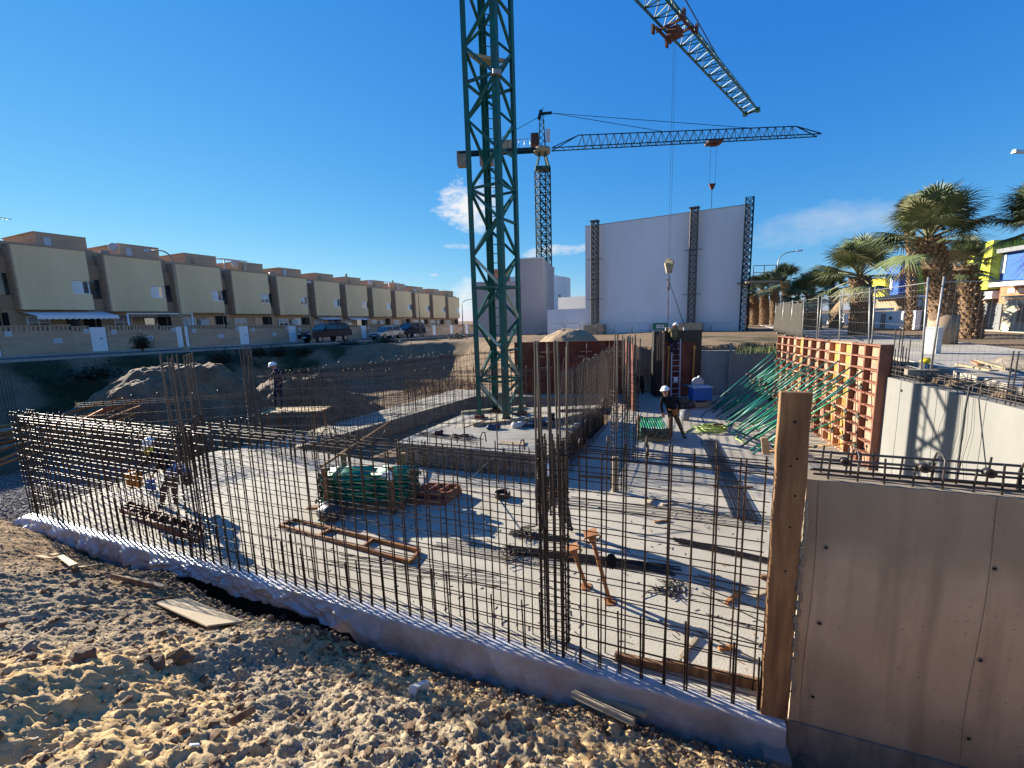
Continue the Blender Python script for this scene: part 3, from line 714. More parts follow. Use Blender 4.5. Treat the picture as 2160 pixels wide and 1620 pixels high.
def window(t, u0, u1, v, z0, z1, shut=0.0, name='window', mull=1, flip=False):
    """white frame with glass and a roller shutter pulled down over part of it, on the plane v"""
    f = .07; mb = MB()
    hbox(mb, u0, u1, v - .05, v + .035, z0, z0 + f); hbox(mb, u0, u1, v - .05, v + .035, z1 - f, z1)
    hbox(mb, u0, u0 + f, v - .05, v + .034, z0 + f, z1 - f); hbox(mb, u1 - f, u1, v - .05, v + .034, z0 + f, z1 - f)
    for k in range(mull): uu = u0 + (u1 - u0) * (k + 1) / (mull + 1); hbox(mb, uu - .03, uu + .03, v - .05, v + .03, z0 + f, z1 - f)
    w = mb.build(name, MT['white_paint'], t)
    mb = MB(); hbox(mb, u0 + f, u1 - f, v - .06, v - .01, z0 + f, z1 - f); mb.build('pane', MT['dark_glass'], w)
    if shut > 0:
        mb = MB(); zz0 = z1 - f - (z1 - z0 - 2 * f) * shut; n = max(2, int((z1 - f - zz0) / .12))
        for k in range(n):
            a = zz0 + (z1 - f - zz0) * k / n; hbox(mb, u0 + f + .003, u1 - f - .003, v - .008, v + .012 + .006 * (k % 2), a, a + (z1 - f - zz0) / n - .012)
        mb.build('shutter', MT['pale_grey_paint'], w)
    return w
DESC = ['with its near bay cut by the picture edge', 'with a wide white awning over its terrace', 'with a striped awning over its terrace', 'with a tied-up garden parasol', 'with a slatted pergola on its roof',
        'behind the navy car bonnet', 'with the first street lamp in front', 'behind the roof rack of the navy car', 'behind the silver hatchback', 'with a white canopy on its roof', 'behind the far street lamp', 'next to last before the grey block']
for i in range(13):
    u0, u1 = HU[i], HU[i + 1]; w = u1 - u0; zb, zt = HB[i], HT[i]; z0 = zst(u0) - .15
    lab = ('cream and brown brick townhouse, ' + (ORD[i] + ' from the near end of the row') if i < 12 else 'cream and brown brick townhouse closing the far end of the row')
    t = thing('townhouse', lab, 'house', tuple(hs(u0 + w / 2, -3, z0)), 0, 'townhouses in the row along the left street')
    mb = MB(); hbox(mb, u0, u1, -9, -1.05, z0, zt - .95); mb.build('wall', MT['tan_brick'], t)
    bu0, bu1 = u0 + .02, u0 + w * .80
    mb = MB()                                                             # the overhanging bay with a corner notch for the window
    wz0, wz1 = zb + (zt - zb) * .27, zb + (zt - zb) * .50; wu0, wu1 = bu0 + w * .58, bu1
    hbox(mb, bu0 + .10, bu1, -1.04, 0, zb, wz0); hbox(mb, bu0 + .10, bu1, -1.04, 0, wz1, zt); hbox(mb, bu0 + .10, wu0, -1.04, 0, wz0, wz1); hbox(mb, wu0, bu1, -1.04, -.30, wz0, wz1)
    bay = mb.build('bay', MT['cream_render'], t)
    mb = MB(); hbox(mb, bu0, bu0 + .098, -1.04, -.004, zb - .004, zt - .004); mb.build('brick_return', MT['tan_brick'], bay)
    mb = MB(); hbox(mb, bu0 - .02, bu1 + .03, -1.02, .04, zt + .002, zt + .06); mb.build('coping', MT['tan_brick'], bay)
    w_o = window(t, wu0 + .02, bu1 - .05, -.16, wz0, wz1, 0, mull=1); wm = wu0 + (bu1 - wu0) * (.62 if i % 4 else .9); sh = rg.choice((1, 1, .75, 1, .6))
    mb = MB(); zlo = wz1 - .06 - (wz1 - wz0 - .12) * sh; ns = 9
    for k_ in range(ns): za_ = zlo + (wz1 - .06 - zlo) * k_ / ns; hbox(mb, wu0 + .07, wm, -.155, -.135 + .008 * (k_ % 2), za_, za_ + (wz1 - .06 - zlo) / ns - .012)
    mb.build('shutter', MT['white_paint'], w_o)
    mb = MB(); hbox(mb, bu0 + w * .83, u1 - .05, -1.045, -.99, wz0 - .3, wz1 + .2); mb.build('window', MT['dark_glass'], t)
    tz = zt + .95 + .08 * rg.uniform(-1, 1); mb = MB()                     # roof-top stair block and lower parapet
    hbox(mb, u0 + .02, u1 - .02, -9, -1.3, zt - .949, zt + .35); mb.build('parapet', MT['tan_brick'], t)
    mb = MB(); hbox(mb, u0 + w * .42, u1 - .03, -7.5, -2.0, zt + .351, tz + .40); hbox(mb, u0 + w * .40, u1 - .01, -7.52, -1.97, tz + .401, tz + .46); rb = mb.build('stair_block', MT['tan_brick'], t)
    mb = MB(); hbox(mb, u0 + w * .50, u0 + w * .50 + .42, -1.99, -1.95, zt + .352, zt + .95 + .1 * (i % 3)); mb.build('roof_door', MT['pale_grey_paint'] if i in (1, 2, 5, 10) else MT['tan_render'], rb)
    if i in (2, 5, 10):
        mb = MB(); mb.tube([hs(u0 + w * .2, -1.9, zt + .62), hs(u0 + w * .2, -1.9, zt + .36)], .33, 12); mb.build('water_tank', MT['galvanised'], rb)
    # ground floor openings
    gz = z0 + .3
    window(t, u0 + w * .10, u0 + w * .34, -1.0, gz + .85, zb - .45, .3 if i % 3 else 1.0, mull=1)
    mb = MB(); hbox(mb, u0 + w * .52, u0 + w * .68, -1.03, -.97, gz, zb - .4); d = mb.build('door', MT['white_paint'] if i in (5, 10) else MT['dark_glass'], t)
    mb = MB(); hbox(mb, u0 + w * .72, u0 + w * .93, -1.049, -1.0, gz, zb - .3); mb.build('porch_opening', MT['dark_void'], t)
    mb = MB(); mb.tube([hs(u0 + w * .86, -.99, z0 + .4), hs(u0 + w * .86, -.99, zt - .2)], .05, 6); mb.build('drain_pipe', MT['tan_render'], t)
    if i in (3, 5, 8, 11): mb = MB(); hbox(mb, u0 + w * .40, u0 + w * .40 + .8, -1.0, -.70, gz + 1.9, gz + 2.45); mb.build('air_conditioner', MT['pale_grey_paint'], t)
    if i in (2, 4, 8): mb = MB(); c = hs(u0 + w * .3, -1.6, zt + .75); mb.tube([c - V((0, 0, .5)), c], .03, 5); mb.ell(c + V((0, 0, .25)), .36, .12, .36, 12, 8, R=Euler((.3, 0, .6)).to_matrix()); mb.build('satellite_dish', MT['pale_grey_paint'], rb)
    if i in (7, 9): mb = MB(); c = hs(u0 + w * .75, -3.5, tz + .4); mb.tube([c, c + V((0, 0, .7))], .16, 8); mb.build('chimney', MT['tan_render'], rb)
    if i in (1, 6, 7):                                                    # awnings
        a0, a1 = (u0 + .2, u1 - .3) if i == 1 else (u0 + .5, u0 + w * .72); az = zb - .12; v1 = 1.7 if i == 1 else .6
        mb = MB(); n = 26
        for k in range(n):
            p0, p1 = a0 + (a1 - a0) * k / n, a0 + (a1 - a0) * (k + 1) / n; dz = .05 * (k % 2)
            mb.hexa([hs(p0, -.9, az), hs(p0, v1, az - .42), hs(p1, v1, az - .42), hs(p1, -.9, az), hs(p0, -.9, az + .03), hs(p0, v1, az - .39), hs(p1, v1, az - .39), hs(p1, -.9, az + .03)])
            if i == 1: mb.hexa([hs(p0, v1, az - .62 - dz), hs(p0, v1 + .02, az - .62 - dz), hs(p1, v1 + .02, az - .62 - dz), hs(p1, v1, az - .62 - dz), hs(p0, v1, az - .42), hs(p0, v1 + .02, az - .42), hs(p1, v1 + .02, az - .42), hs(p1, v1, az - .42)])
        mb.build('awning', MT['white_paint'], t)
    if i == 2:
        mb = MB()
        for k in range(16): hbox(mb, u0 + .2 + k * .29, u0 + .2 + k * .29 + (.2), -.9, 1.9, zb - .5 + .0, zb - .46, k % 2)
        mb.build('awning', [MT['tan_render'], MT['pale_grey_paint']], t)
        mb = MB()
        for a in (u0 + .15, u1 - .2): mb.tube([hs(a, 2.0, z0 + .2), hs(a, 2.0, zb - .3)], .06, 8)
        mb.beam(hs(u0 + .1, 2.0, zb - .26), hs(u1 - .1, 2.0, zb - .26), .09, .09); mb.build('canopy_frame', MT['white_paint'], t)
    if i == 3:
        mb = MB(); c = hs(u0 + w * .62, 2.0, z0 + .1); mb.tube([c, c + V((0, 0, 1.2)), c + V((0, 0, 1.6)), c + V((0, 0, 2.3)), c + V((0, 0, 2.6))], [.03, .03, .17, .13, .03], 10); mb.build('folded_parasol', MT['weathered_board'], t)
    if i in (4, 9):
        mb = MB()
        for k in range(9): mb.beam(hs(u0 + .3 + k * .3, -3.4, tz + .66), hs(u0 + .3 + k * .3, -.9, tz + .42), .10, .06)
        for a in (u0 + .4, u0 + 2.7): mb.tube([hs(a, -1.4, zt - .6), hs(a, -1.4, tz + .44)], .05, 6); mb.tube([hs(a, -3.2, zt - .6), hs(a, -3.2, tz + .6)], .05, 6)
        mb.build('pergola', MT['pale_grey_paint'] if i == 4 else MT['white_paint'], t)
# garden walls, one to each house, with a gate in each
for i in range(13):
    u0, u1 = HU[i] + .3, HU[i + 1] + .3; gz = zst((u0 + u1) / 2)
    t = thing('garden_wall', ('brown brick garden wall with white gate, before the ' + (ORD[i] + ' townhouse') if i < 12 else 'brown brick garden wall with white gate, before the last townhouse'), 'garden wall', tuple(hs((u0 + u1) / 2, 5.9, gz)), 0, 'garden walls along the left street')
    g0 = u0 + 1.15 if i > 1 else u0 + .95; g1 = g0 + .95; h = 1.62 - .02 * i
    mb = MB(); hbox(mb, u0, g0, 5.75, 5.95, gz - .1, gz + h); hbox(mb, g1, u1 - .004, 5.75, 5.95, gz - .1, gz + h); wl_ = mb.build('wall', MT['tan_brick'], t)
    mb = MB(); n = int((u1 - g1) / .22)
    for k in range(n): hbox(mb, g1 + .1 + k * .22, g1 + .1 + k * .22 + .12, 5.78, 5.92, gz + h, gz + h + .28)
    for k in range(int((g0 - u0) / .22)): hbox(mb, u0 + .05 + k * .22, u0 + .05 + k * .22 + .12, 5.78, 5.92, gz + h, gz + h + .28)
    mb.build('baluster_row', MT['tan_brick'], t)
    mb = MB(); hbox(mb, u0, g0, 5.74, 5.96, gz + h + .281, gz + h + .36); hbox(mb, g1, u1, 5.74, 5.96, gz + h + .281, gz + h + .36); mb.build('coping', MT['tan_brick'], t)
    mb = MB(); hbox(mb, g0 + .03, g1 - .03, 5.83, 5.90, gz + .05, gz + h + .26); gt = mb.build('gate', MT['white_paint'], t)
    mb = MB(); hbox(mb, (g0 + g1) / 2 + .05, (g0 + g1) / 2 + .22, 5.90, 5.915, gz + h * .62, gz + h * .66); mb.build('letter_slot', MT['dark_void'], gt)
    for (a, z) in ((g1 + .25, 1.3), (g0 - .35, 1.42), (g1 + 2.4, .75)):
        if a + .5 < u1:
            mb = MB(); hbox(mb, a, a + (.45 if z < 1 else .32), 5.952, 6.0, gz + z, gz + z + .34); mb.build('meter_box', MT['pale_grey_paint'], t)
t = thing('tv_antenna', 'roof-top television antenna on a thin pole at the near end of the row', 'antenna', tuple(hs(HU[1] + .3, -4, HT[1] + .3)))
mb = MB(); c = hs(HU[1] + .3, -4, HT[1] + .3); mb.tube([c, c + V((0, 0, 2.3))], .035, 6); mb.build('pole', MT['galvanised'], t)
mb = MB(); a = c + V((0, 0, 2.15)); mb.tube([a - HD * .2, a + HD * 1.5], .025, 5)
for k in range(7): mb.tube([a + HD * (.1 + k * .2) + HN * .3, a + HD * (.1 + k * .2) - HN * .3], .016, 4)
mb.build('array', MT['galvanised'], t)

# ================================================================== LEFT STREET LAMPS AND CARS
def street_lamp(base, h, arm, mt, label, hd=(0, 0), name='street_lamp', curve=True):
    t = thing(name, label, 'street lamp', tuple(base), 0, 'street lamps'); b = V(base); d = V((arm[0], arm[1], 0))
    mb = MB(); pts = [b, b + V((0, 0, h * .55)), b + V((0, 0, h * .86))]
    for k in range(1, 7):
        a = k / 6 * math.pi / 2; pts.append(b + V((0, 0, h * .86 + h * .14 * math.sin(a))) + d * (1 - math.cos(a)) * .75)
    pts.append(b + V((0, 0, h + .05)) + d)
    mb.tube(pts, [.085, .07, .055] + [.045] * 7, 8); mb.build('pole', mt, t)
    mb = MB(); e = pts[-1]; dn = d.normalized(); sd_ = V((dn.y, -dn.x, 0))
    mb.hexa([e - sd_ * .07 - V((0, 0, .06)), e + dn * .62 - sd_ * .12 - V((0, 0, .02)), e + dn * .62 + sd_ * .12 - V((0, 0, .02)), e + sd_ * .07 - V((0, 0, .06)), e - sd_ * .06 + V((0, 0, .08)), e + dn * .6 - sd_ * .08 + V((0, 0, .14)), e + dn * .6 + sd_ * .08 + V((0, 0, .14)), e + sd_ * .06 + V((0, 0, .08))])
    mb.build('lamp_head', MT['lamp_head'], t); mb = MB(); mb.box((b.x - .14, b.y - .14, b.z), (b.x + .14, b.y + .14, b.z + .35)); mb.build('base_box', mt, t)
    return t
def on_street(px, py, v):
    p = onpl(px, py, hs(0, v), HN); u = (p - HP).dot(HD); return hs(u, v, zst(u)), u
p, u = on_street(392, 737, 12.6)
street_lamp(p, zat(330, 530, hs(u, 10.2)) - p.z, (-HN.x * 2.4, -HN.y * 2.4), MT['weathered_board'], 'tall street lamp whose head hangs before the third townhouse')
p, u = on_street(659, 726, 12.6)
street_lamp(p, zat(660, 596, p) - p.z, (-HN.x * 1.0 + .9, -HN.y * .6, 0), MT['weathered_board'], 'slim street lamp beside the bonnet of the navy car')
p, u = on_street(888, 716, 12.6)
street_lamp(p, zat(885, 603, p) - p.z, (-HN.x * 1.6, -HN.y * 1.6, 0), MT['weathered_board'], 'slim street lamp beside the dark people carrier')
p, u = on_street(977, 700, 12.6)
street_lamp(p, zat(980, 632, p) - p.z, (1.6, .5, 0), MT['galvanised'], 'far street lamp just left of the green crane mast')

def car(label, pos, heading, L, Wd, H, paint, style):
    """heading points from tail to nose; body from a side profile with tumblehome, glass, wheels, lights"""
    hd = V(heading).normalized(); t = thing('parked_car', label, 'car', tuple(pos), math.atan2(hd.y, hd.x), 'cars parked along the left street')
    if style == 'suv':
        low = [(-.5, .30), (-.5, .62), (-.475, .66), (.10, .66), (.34, .62), (.46, .56), (.5, .46), (.5, .26)]
        cab = [(-.46, .64), (-.42, .97), (-.30, 1.0), (-.02, 1.0), (.08, .95), (.20, .655)]
    elif style == 'mpv':
        low = [(-.5, .25), (-.5, .60), (.14, .60), (.36, .54), (.48, .44), (.5, .36), (.5, .22)]
        cab = [(-.49, .59), (-.46, .95), (-.36, 1.0), (.02, 1.0), (.12, .93), (.30, .58)]
    else:
        low = [(-.5, .26), (-.5, .58), (-.44, .64), (.16, .62), (.36, .56), (.47, .48), (.5, .38), (.5, .22)]
        cab = [(-.47, .62), (-.33, .95), (-.22, 1.0), (0, .99), (.07, .95), (.25, .61)]
    def extr(pts, w0, w1, mb, m=0):
        n = len(pts); i = len(mb.v); zm, zM = min(p[1] for p in pts), max(p[1] for p in pts)
        for sg in (-1, 1):
            for (x, z) in pts:
                k = (z - zm) / (zM - zm); mb.v.append(V((x * L, sg * (w0 + (w1 - w0) * k) * Wd / 2, z * H)))
        for k in range(n):
            k2 = (k + 1) % n; mb.face((i + k, i + k2, i + n + k2, i + n + k), m)
        mb.face(tuple(i + n + k for k in range(n)), m); mb.face(tuple(i + k for k in reversed(range(n))), m)
    mb = MB(); extr(low, 1, .97, mb); extr(cab, .95, .78, mb); body = mb.build('body', paint, t, local=True)
    bm = body.modifiers.new('bevel', 'BEVEL'); bm.width = .05; bm.segments = 2; bm.limit_method = 'ANGLE'
    z0, z1 = cab[0][1], 1.0
    for sg in (-1, 1):                                                    # side windows
        xs = [cab[0][0] * .9, (cab[0][0] + cab[-1][0]) / 2 - .02, cab[-1][0] * .72] if style != 'hatch' else [-.36, -.06, .17]
        for a, b in zip(xs, xs[1:]):
            mb = MB(); y0 = .945 * Wd / 2; y1 = .82 * Wd / 2; za, zb_ = (z0 + .05) * H, .93 * H
            mb.poly([(a * L + .06, sg * (y0 + .004), za), (b * L - .04, sg * (y0 + .004), za), (b * L - (.04 if b < xs[-1] else .20), sg * (y1 + .012), zb_), (a * L + .14, sg * (y1 + .012), zb_)]); mb.build('window', MT['dark_glass'], t, local=True)
    mb = MB(); (xa, za), (xb, zb_) = cab[-2], cab[-1]
    mb.poly([((xa * .95 + xb * .05) * L + .02, -.37 * Wd, (za * .95 + zb_ * .05) * H), ((xb * .94 + xa * .06) * L + .02, -.44 * Wd, (zb_ * .93 + za * .07) * H), ((xb * .94 + xa * .06) * L + .02, .44 * Wd, (zb_ * .93 + za * .07) * H), ((xa * .95 + xb * .05) * L + .02, .37 * Wd, (za * .95 + zb_ * .05) * H)]); mb.build('windscreen', MT['dark_glass'], t, local=True)
    r = .33 if style == 'hatch' else .37
    for x in (-.31, .31):
        for sg in (-1, 1):
            mb = MB(); y = sg * Wd / 2
            mb.tube([(x * L, y - sg * .2, r), (x * L, y + sg * .012, r)], r, 18); wh = mb.build('wheel', MT['tyre_rubber'], t, local=True)
            mb = MB(); mb.tube([(x * L, y + sg * .005, r), (x * L, y + sg * .022, r)], r * .6, 12); mb.build('rim', MT['galvanised'], wh, local=True)
    for sg in (-1, 1):
        mb = MB(); mb.obox((.488 * L, sg * .36 * Wd, .47 * H), (.05, 0, 0), (0, .16, 0), (0, 0, .075)); mb.build('headlight', MT['white_paint'], t, local=True)
        mb = MB(); mb.obox((.13 * L, sg * (.5 * Wd + .06), .66 * H), (.06, 0, 0), (0, .07, 0), (0, 0, .06)); mb.build('door_mirror', paint, t, local=True)
    mb = MB(); mb.obox((.502 * L, 0, .40 * H), (.012, 0, 0), (0, .26 * Wd, 0), (0, 0, .07)); mb.obox((.503 * L, 0, .27 * H), (.012, 0, 0), (0, .42 * Wd, 0), (0, 0, .04)); mb.build('grille', MT['black_rubber'], t, local=True)
    mb = MB(); mb.obox((.506 * L, 0, .31 * H), (.008, 0, 0), (0, .26, 0), (0, 0, .055)); mb.build('number_plate', MT['white_paint'], t, local=True)
    if style == 'suv':
        mb = MB()
        for sg in (-1, 1): mb.tube([(-.36 * L, sg * .36 * Wd, 1.0 * H), (-.34 * L, sg * .36 * Wd, 1.05 * H), (0, sg * .36 * Wd, 1.05 * H), (.02 * L, sg * .36 * Wd, 1.0 * H)], .025, 5)
        for x in (-.28, -.1): mb.tube([(x * L, -.36 * Wd, 1.05 * H), (x * L, .36 * Wd, 1.05 * H)], .025, 5)
        mb.build('roof_rack', MT['galvanised'], t, local=True)
    return t
p, u = on_street(690, 726, 9.4); car('navy off-road car with a roof rack, parked before the brick garden walls', p + V((0, 0, .024)), tuple(-HD), 5.6, 1.95, 1.95, MT['car_navy'], 'suv')
p, u = on_street(817, 720, 9.4); car('silver hatchback parked between the navy car and the dark people carrier', p + V((0, 0, .024)), tuple(-HD), 4.7, 1.8, 1.6, MT['car_silver'], 'hatch')
p, u = on_street(866, 717, 9.4); car('dark people carrier parked behind the silver hatchback', p + V((0, 0, .024)), tuple(-HD), 4.9, 1.9, 2.0, MT['car_navy'], 'mpv')

# ================================================================== WHITE BUILDING, GREY BUILDING AND NEIGHBOURS
WA = aty(1235, 660, 40.4); WB = aty(1572, 660, 34.0); WD = (WB - WA); WD.z = 0; WL = WD.length; WD.normalize(); WN = V((WD.y, -WD.x, 0))
if WN.y > 0: WN = -WN
def ws(a, v, z): return V((WA.x, WA.y, 0)) + WD * a + WN * v + V((0, 0, z))
zwa, zwb = zat(1235, 478, ws(0, 0, 0)), zat(1570, 432, ws(WL, 0, 0))
t = thing('white_building', 'big white rendered building with a blank end wall facing the site', 'building', tuple(ws(WL / 2, -2.5, 2.2)))
mb = MB(); mb.hexa([ws(0, 0, 2), ws(WL, 0, 2), ws(WL, -5, 2), ws(0, -5, 2), ws(0, 0, (zwa + zwb) / 2), ws(WL, 0, (zwa + zwb) / 2), ws(WL, -5, (zwa + zwb) / 2), ws(0, -5, (zwa + zwb) / 2)]); mb.build('wall', MT['white_render'], t)
mb = MB(); zt_ = (zwa + zwb) / 2; mb.hexa([ws(-.03, .03, zt_ + .002), ws(WL + .03, .03, zt_ + .002), ws(WL + .03, -.3, zt_ + .002), ws(-.03, -.3, zt_ + .002), ws(-.03, .03, zt_ + .07), ws(WL + .03, .03, zt_ + .07), ws(WL + .03, -.3, zt_ + .07), ws(-.03, -.3, zt_ + .07)]); mb.build('coping', MT['pale_grey_paint'], t)
a0 = ((onpl(1155, 690, ws(0, 0, 0), WN)) - ws(0, 0, 0)).dot(WD); zl = onpl(1195, 652, ws(0, 0, 0), WN).z
t = thing('low_white_block', 'low white rendered block attached to the left of the big white building', 'building', tuple(ws(a0 / 2, -3, 2)))
mb = MB(); mb.hexa([ws(a0, 0, 1.8), ws(-.003, 0, 1.8), ws(-.003, -7, 1.8), ws(a0, -7, 1.8), ws(a0, 0, zl), ws(-.003, 0, zl), ws(-.003, -7, zl), ws(a0, -7, zl)]); mb.build('wall', MT['white_render'], t)
# white house seen in the gap behind
def box_building(name, label, px0, px1, Y, ptop, depth, m, zb=1.9, skew=0.0, group=None):
    A = aty(px0, 690, Y); B = aty(px1, 690, Y - skew); d = (B - A); d.z = 0; L = d.length; d.normalize(); n = V((-d.y, d.x, 0))
    if n.y < 0: n = -n
    A = V((A.x, A.y, 0)); z = zat((px0 + px1) / 2, ptop, A + d * L / 2)
    t = thing(name, label, 'building', tuple(A + d * L / 2 + V((0, 0, zb))), 0, group)
    mb = MB(); mb.hexa([A + V((0, 0, zb)), A + d * L + V((0, 0, zb)), A + d * L + n * depth + V((0, 0, zb)), A + n * depth + V((0, 0, zb)), A + V((0, 0, z)), A + d * L + V((0, 0, z)), A + d * L + n * depth + V((0, 0, z)), A + n * depth + V((0, 0, z))]); mb.build('wall', m, t)
    return t, A, d, n, L, z
t, A, d, n, L, z = box_building('white_house', 'white house with a chimney seen in the gap beside the far crane', 1155, 1204, 66, 582, 8, MT['white_render'], skew=-8)
for (fa, za, wa, ha) in ((.5, .42, .35, 1.9), (.80, .42, .4, 1.3), (.95, .40, .35, 1.2)):
    mb = MB(); c = A + d * L * fa + V((0, 0, 3.9 + (z - 3.9) * za)); mb.obox(c - n * .01, d * wa, n * .05, V((0, 0, ha / 2))); mb.build('window', MT['dark_glass'], t)
mb = MB(); c = A + d * L * .62 + n * 2; mb.obox(c + V((0, 0, z + .7)), d * .45, n * .45, V((0, 0, .7))); mb.obox(c + V((0, 0, z + 1.47)), d * .55, n * .55, V((0, 0, .06))); mb.build('chimney', MT['grey_render'], t)
box_building('white_house', 'low white block between the white house and the big white building', 1178, 1238, 60, 626, 6, MT['white_render'], skew=3)
t, A, d, n, L, z = box_building('grey_building', 'tall grey rendered block right behind the green crane mast', 1099, 1148, 48.6, 546, 9, MT['grey_render'], skew=.6)
mb = MB(); mb.obox(A + d * L * .5 + V((0, 0, z + .06)), d * (L / 2 + .05), -n * .1, V((0, 0, .06))); mb.build('coping', MT['pale_grey_paint'], t)
t, A, d, n, L, z = box_building('grey_building', 'lower grey rendered block to the left behind the crane mast legs', 1008, 1098, 48, 594, 9, MT['grey_render'], skew=-.4)
mb = MB(); c = A + d * L * .62 + n * 3; mb.obox(c + V((0, 0, z + .8)), d * 1.0, n * .8, V((0, 0, .8))); mb.build('chimney', MT['clay_brick'], t)
t, A, d, n, L, z = box_building('grey_house_side', 'narrow grey block behind the far crane beside the tall grey block', 1143, 1166, 63, 600, 5, MT['grey_render'])

def lattice(mb, base, h, w, r, n, ax, ay, rd=None, top=None):
    """square lattice mast: four legs, rings and crossed braces"""
    rd = rd or r * .6; b = V(base); ax, ay = V(ax) * w / 2, V(ay) * w / 2
    cs = [b - ax - ay, b + ax - ay, b + ax + ay, b - ax + ay]; up = V((0, 0, 1))
    for c in cs: mb.beam(c, c + up * h, r, r)
    for k in range(n + 1):
        z = up * (h * k / n)
        for j in range(4):
            p, q = cs[j], cs[(j + 1) % 4]
            mb.beam(p + z, q + z, rd, rd)
            if k < n:
                z2 = up * (h * (k + 1) / n); mb.beam(p + z, q + z2, rd, rd); mb.beam(q + z, p + z2, rd * .95, rd * .95)
for (px, pt, wpx, lab) in ((1255, 468, 12, 'left one of two lattice climbing masts against the blank white wall'), (1457, 440, 13, 'right one of two lattice climbing masts against the blank white wall')):
    c = onpl(px, 690, ws(0, .55, 0), WN); c.z = 2.3; zt2 = zat(px, pt, c); t = thing('climbing_mast', lab, 'lattice mast', tuple(c), 0, 'climbing masts on the white building')
    mb = MB(); wd = wpx / FPX * c.y; lattice(mb, c, zt2 - 2.3, wd, .07, 22, WD, WN, .045); mb.build('mast', MT['mast_grey'], t)
    mb = MB(); mb.obox(V((c.x, c.y, zt2 + .05)), WD * wd * .72, WN * wd * .6, V((0, 0, .05))); mb.build('mast_head', MT['mast_grey'], t)
    mb = MB(); mb.obox(V((c.x, c.y, 2.7)), WD * .9, WN * .6, V((0, 0, .5))); mb.build('mast_base', MT['weathered_board'], t)
    for z in (5.5, 9.0): mb = MB(); mb.beam(V((c.x, c.y, z)) - WD * .7, V((c.x, c.y, z)) + WD * .7, .05, .05); mb.beam(V((c.x, c.y, z)) - WN * .5, V((c.x, c.y, z)) + WN * .1, .05, .05); mb.build('wall_tie', MT['mast_grey'], t)
c = aty(1568, 690, 33.2); c.z = 2.3; zt2 = zat(1574, 417, c)
t = thing('climbing_mast', 'blue lattice climbing mast at the right corner of the white building, with a work platform', 'lattice mast', tuple(c), 0, 'climbing masts on the white building')
mb = MB(); lattice(mb, c, zt2 - 2.3, .52, .075, 20, WD, WN, .04); mb.build('mast', MT['crane_blue'], t)
pz = zat(1585, 592, c); mb = MB(); mb.box((c.x - .2, c.y - .8, pz - .22), (c.x + 2.0, c.y + .9, pz - .08)); pl = mb.build('platform', MT['weathered_board'], t)
mb = MB()
for x in (.1, .9, 1.8): mb.tube([(c.x + x, c.y - .8, pz - .1), (c.x + x, c.y - .8, pz + 1.0)], .025, 5)
for z in (.5, 1.0): mb.tube([(c.x + .1, c.y - .8, pz + z), (c.x + 1.8, c.y - .8, pz + z)], .025, 5)
mb.build('guard_rail', MT['mast_grey'], pl)
mb = MB(); q = V((c.x + 1.0, c.y, pz - 1.3))
for x in (0, 1.9): mb.beam(V((c.x + x, c.y - .6, pz - .2)), q, .08, .08)
mb.build('strut', MT['galvanised'], pl)

# pedestrian barriers in front of the white wall
BY0 = onpl(1160, 706, ws(0, 1.2, 0), WN); a_l = (BY0 - ws(0, 1.2, 0)).dot(WD); BY1 = onpl(1546, 712, ws(0, 1.6, 0), WN); a_r = (BY1 - ws(0, 1.2, 0)).dot(WD)
nb = 10; wb_ = (a_r - a_l) / nb; proto = None
for i in range(nb):
    a = a_l + wb_ * i; zb = zat(1160 + (1546 - 1160) * (i + .5) / nb, 706 + 5 * i / nb, ws(a + wb_ / 2, 1.3, 0)); zb = min(max(zb, 1.9), 2.5)
    lab = ('grey steel crowd barrier under the green sign' if i == 6 else f'grey steel crowd barrier, {ORD[i] if i < 9 else "tenth"} from the left along the white wall')
    org = ws(a, 1.3 - .004 * i, zb)
    t = thing('crowd_barrier', lab, 'barrier', tuple(org), math.atan2(WD.y, WD.x), 'crowd barriers along the foot of the white wall')
    if proto is None:
        w_ = wb_ - .08; mb = MB(); r = .022; h = 1.08; q = .18
        loop = [(0, 0, 0), (0, 0, h - q)] + [(q - q * math.cos(k), 0, h - q + q * math.sin(k)) for k in (.4, .8, 1.2, 1.57)] + [(w_ - q + q * math.sin(k), 0, h - q + q * math.cos(k)) for k in (0, .4, .8, 1.2)] + [(w_, 0, h - q), (w_, 0, 0)]
        mb.tube(loop, r, 6); mb.tube([(0, 0, .48), (w_, 0, .48)], r * .8, 6); f1 = mb.mesh('frame', MT['galvanised'])
        mb = MB(); mb.beam((.12, -.28, .02), (.12, .28, .02), .04, .04); mb.beam((w_ - .12, -.28, .02), (w_ - .12, .28, .02), .04, .04); f2 = mb.mesh('foot', MT['galvanised']); proto = (f1, f2)
    for nm, me in (('frame', proto[0]), ('foot', proto[1])): o = bpy.data.objects.new(nm, me); link(o, t)
    if i == 6:
        t3 = thing('site_sign', 'green sign board with a white panel hung on a crowd barrier', 'sign', tuple(org + WD * wb_ * .5 + V((0, 0, .55))))
        mb = MB(); c = org + WD * wb_ * .5 + WN * .05 + V((0, 0, .80)); mb.obox(c, WD * .62, WN * .012, V((0, 0, .27))); mb.build('board', MT['sign_green'], t3)
        mb = MB(); mb.obox(c + WN * .016, WD * .30, WN * .004, V((0, 0, .13))); pp = mb.build('white_panel', MT['white_paint'], t3)
        mb = MB()
        for k in range(5): mb.obox(c + WN * .022 + WD * (-.18 + .09 * k), WD * .03, WN * .002, V((0, 0, .055 + .01 * (k % 2))))
        mb.build('lettering', MT['black_rubber'], t3)
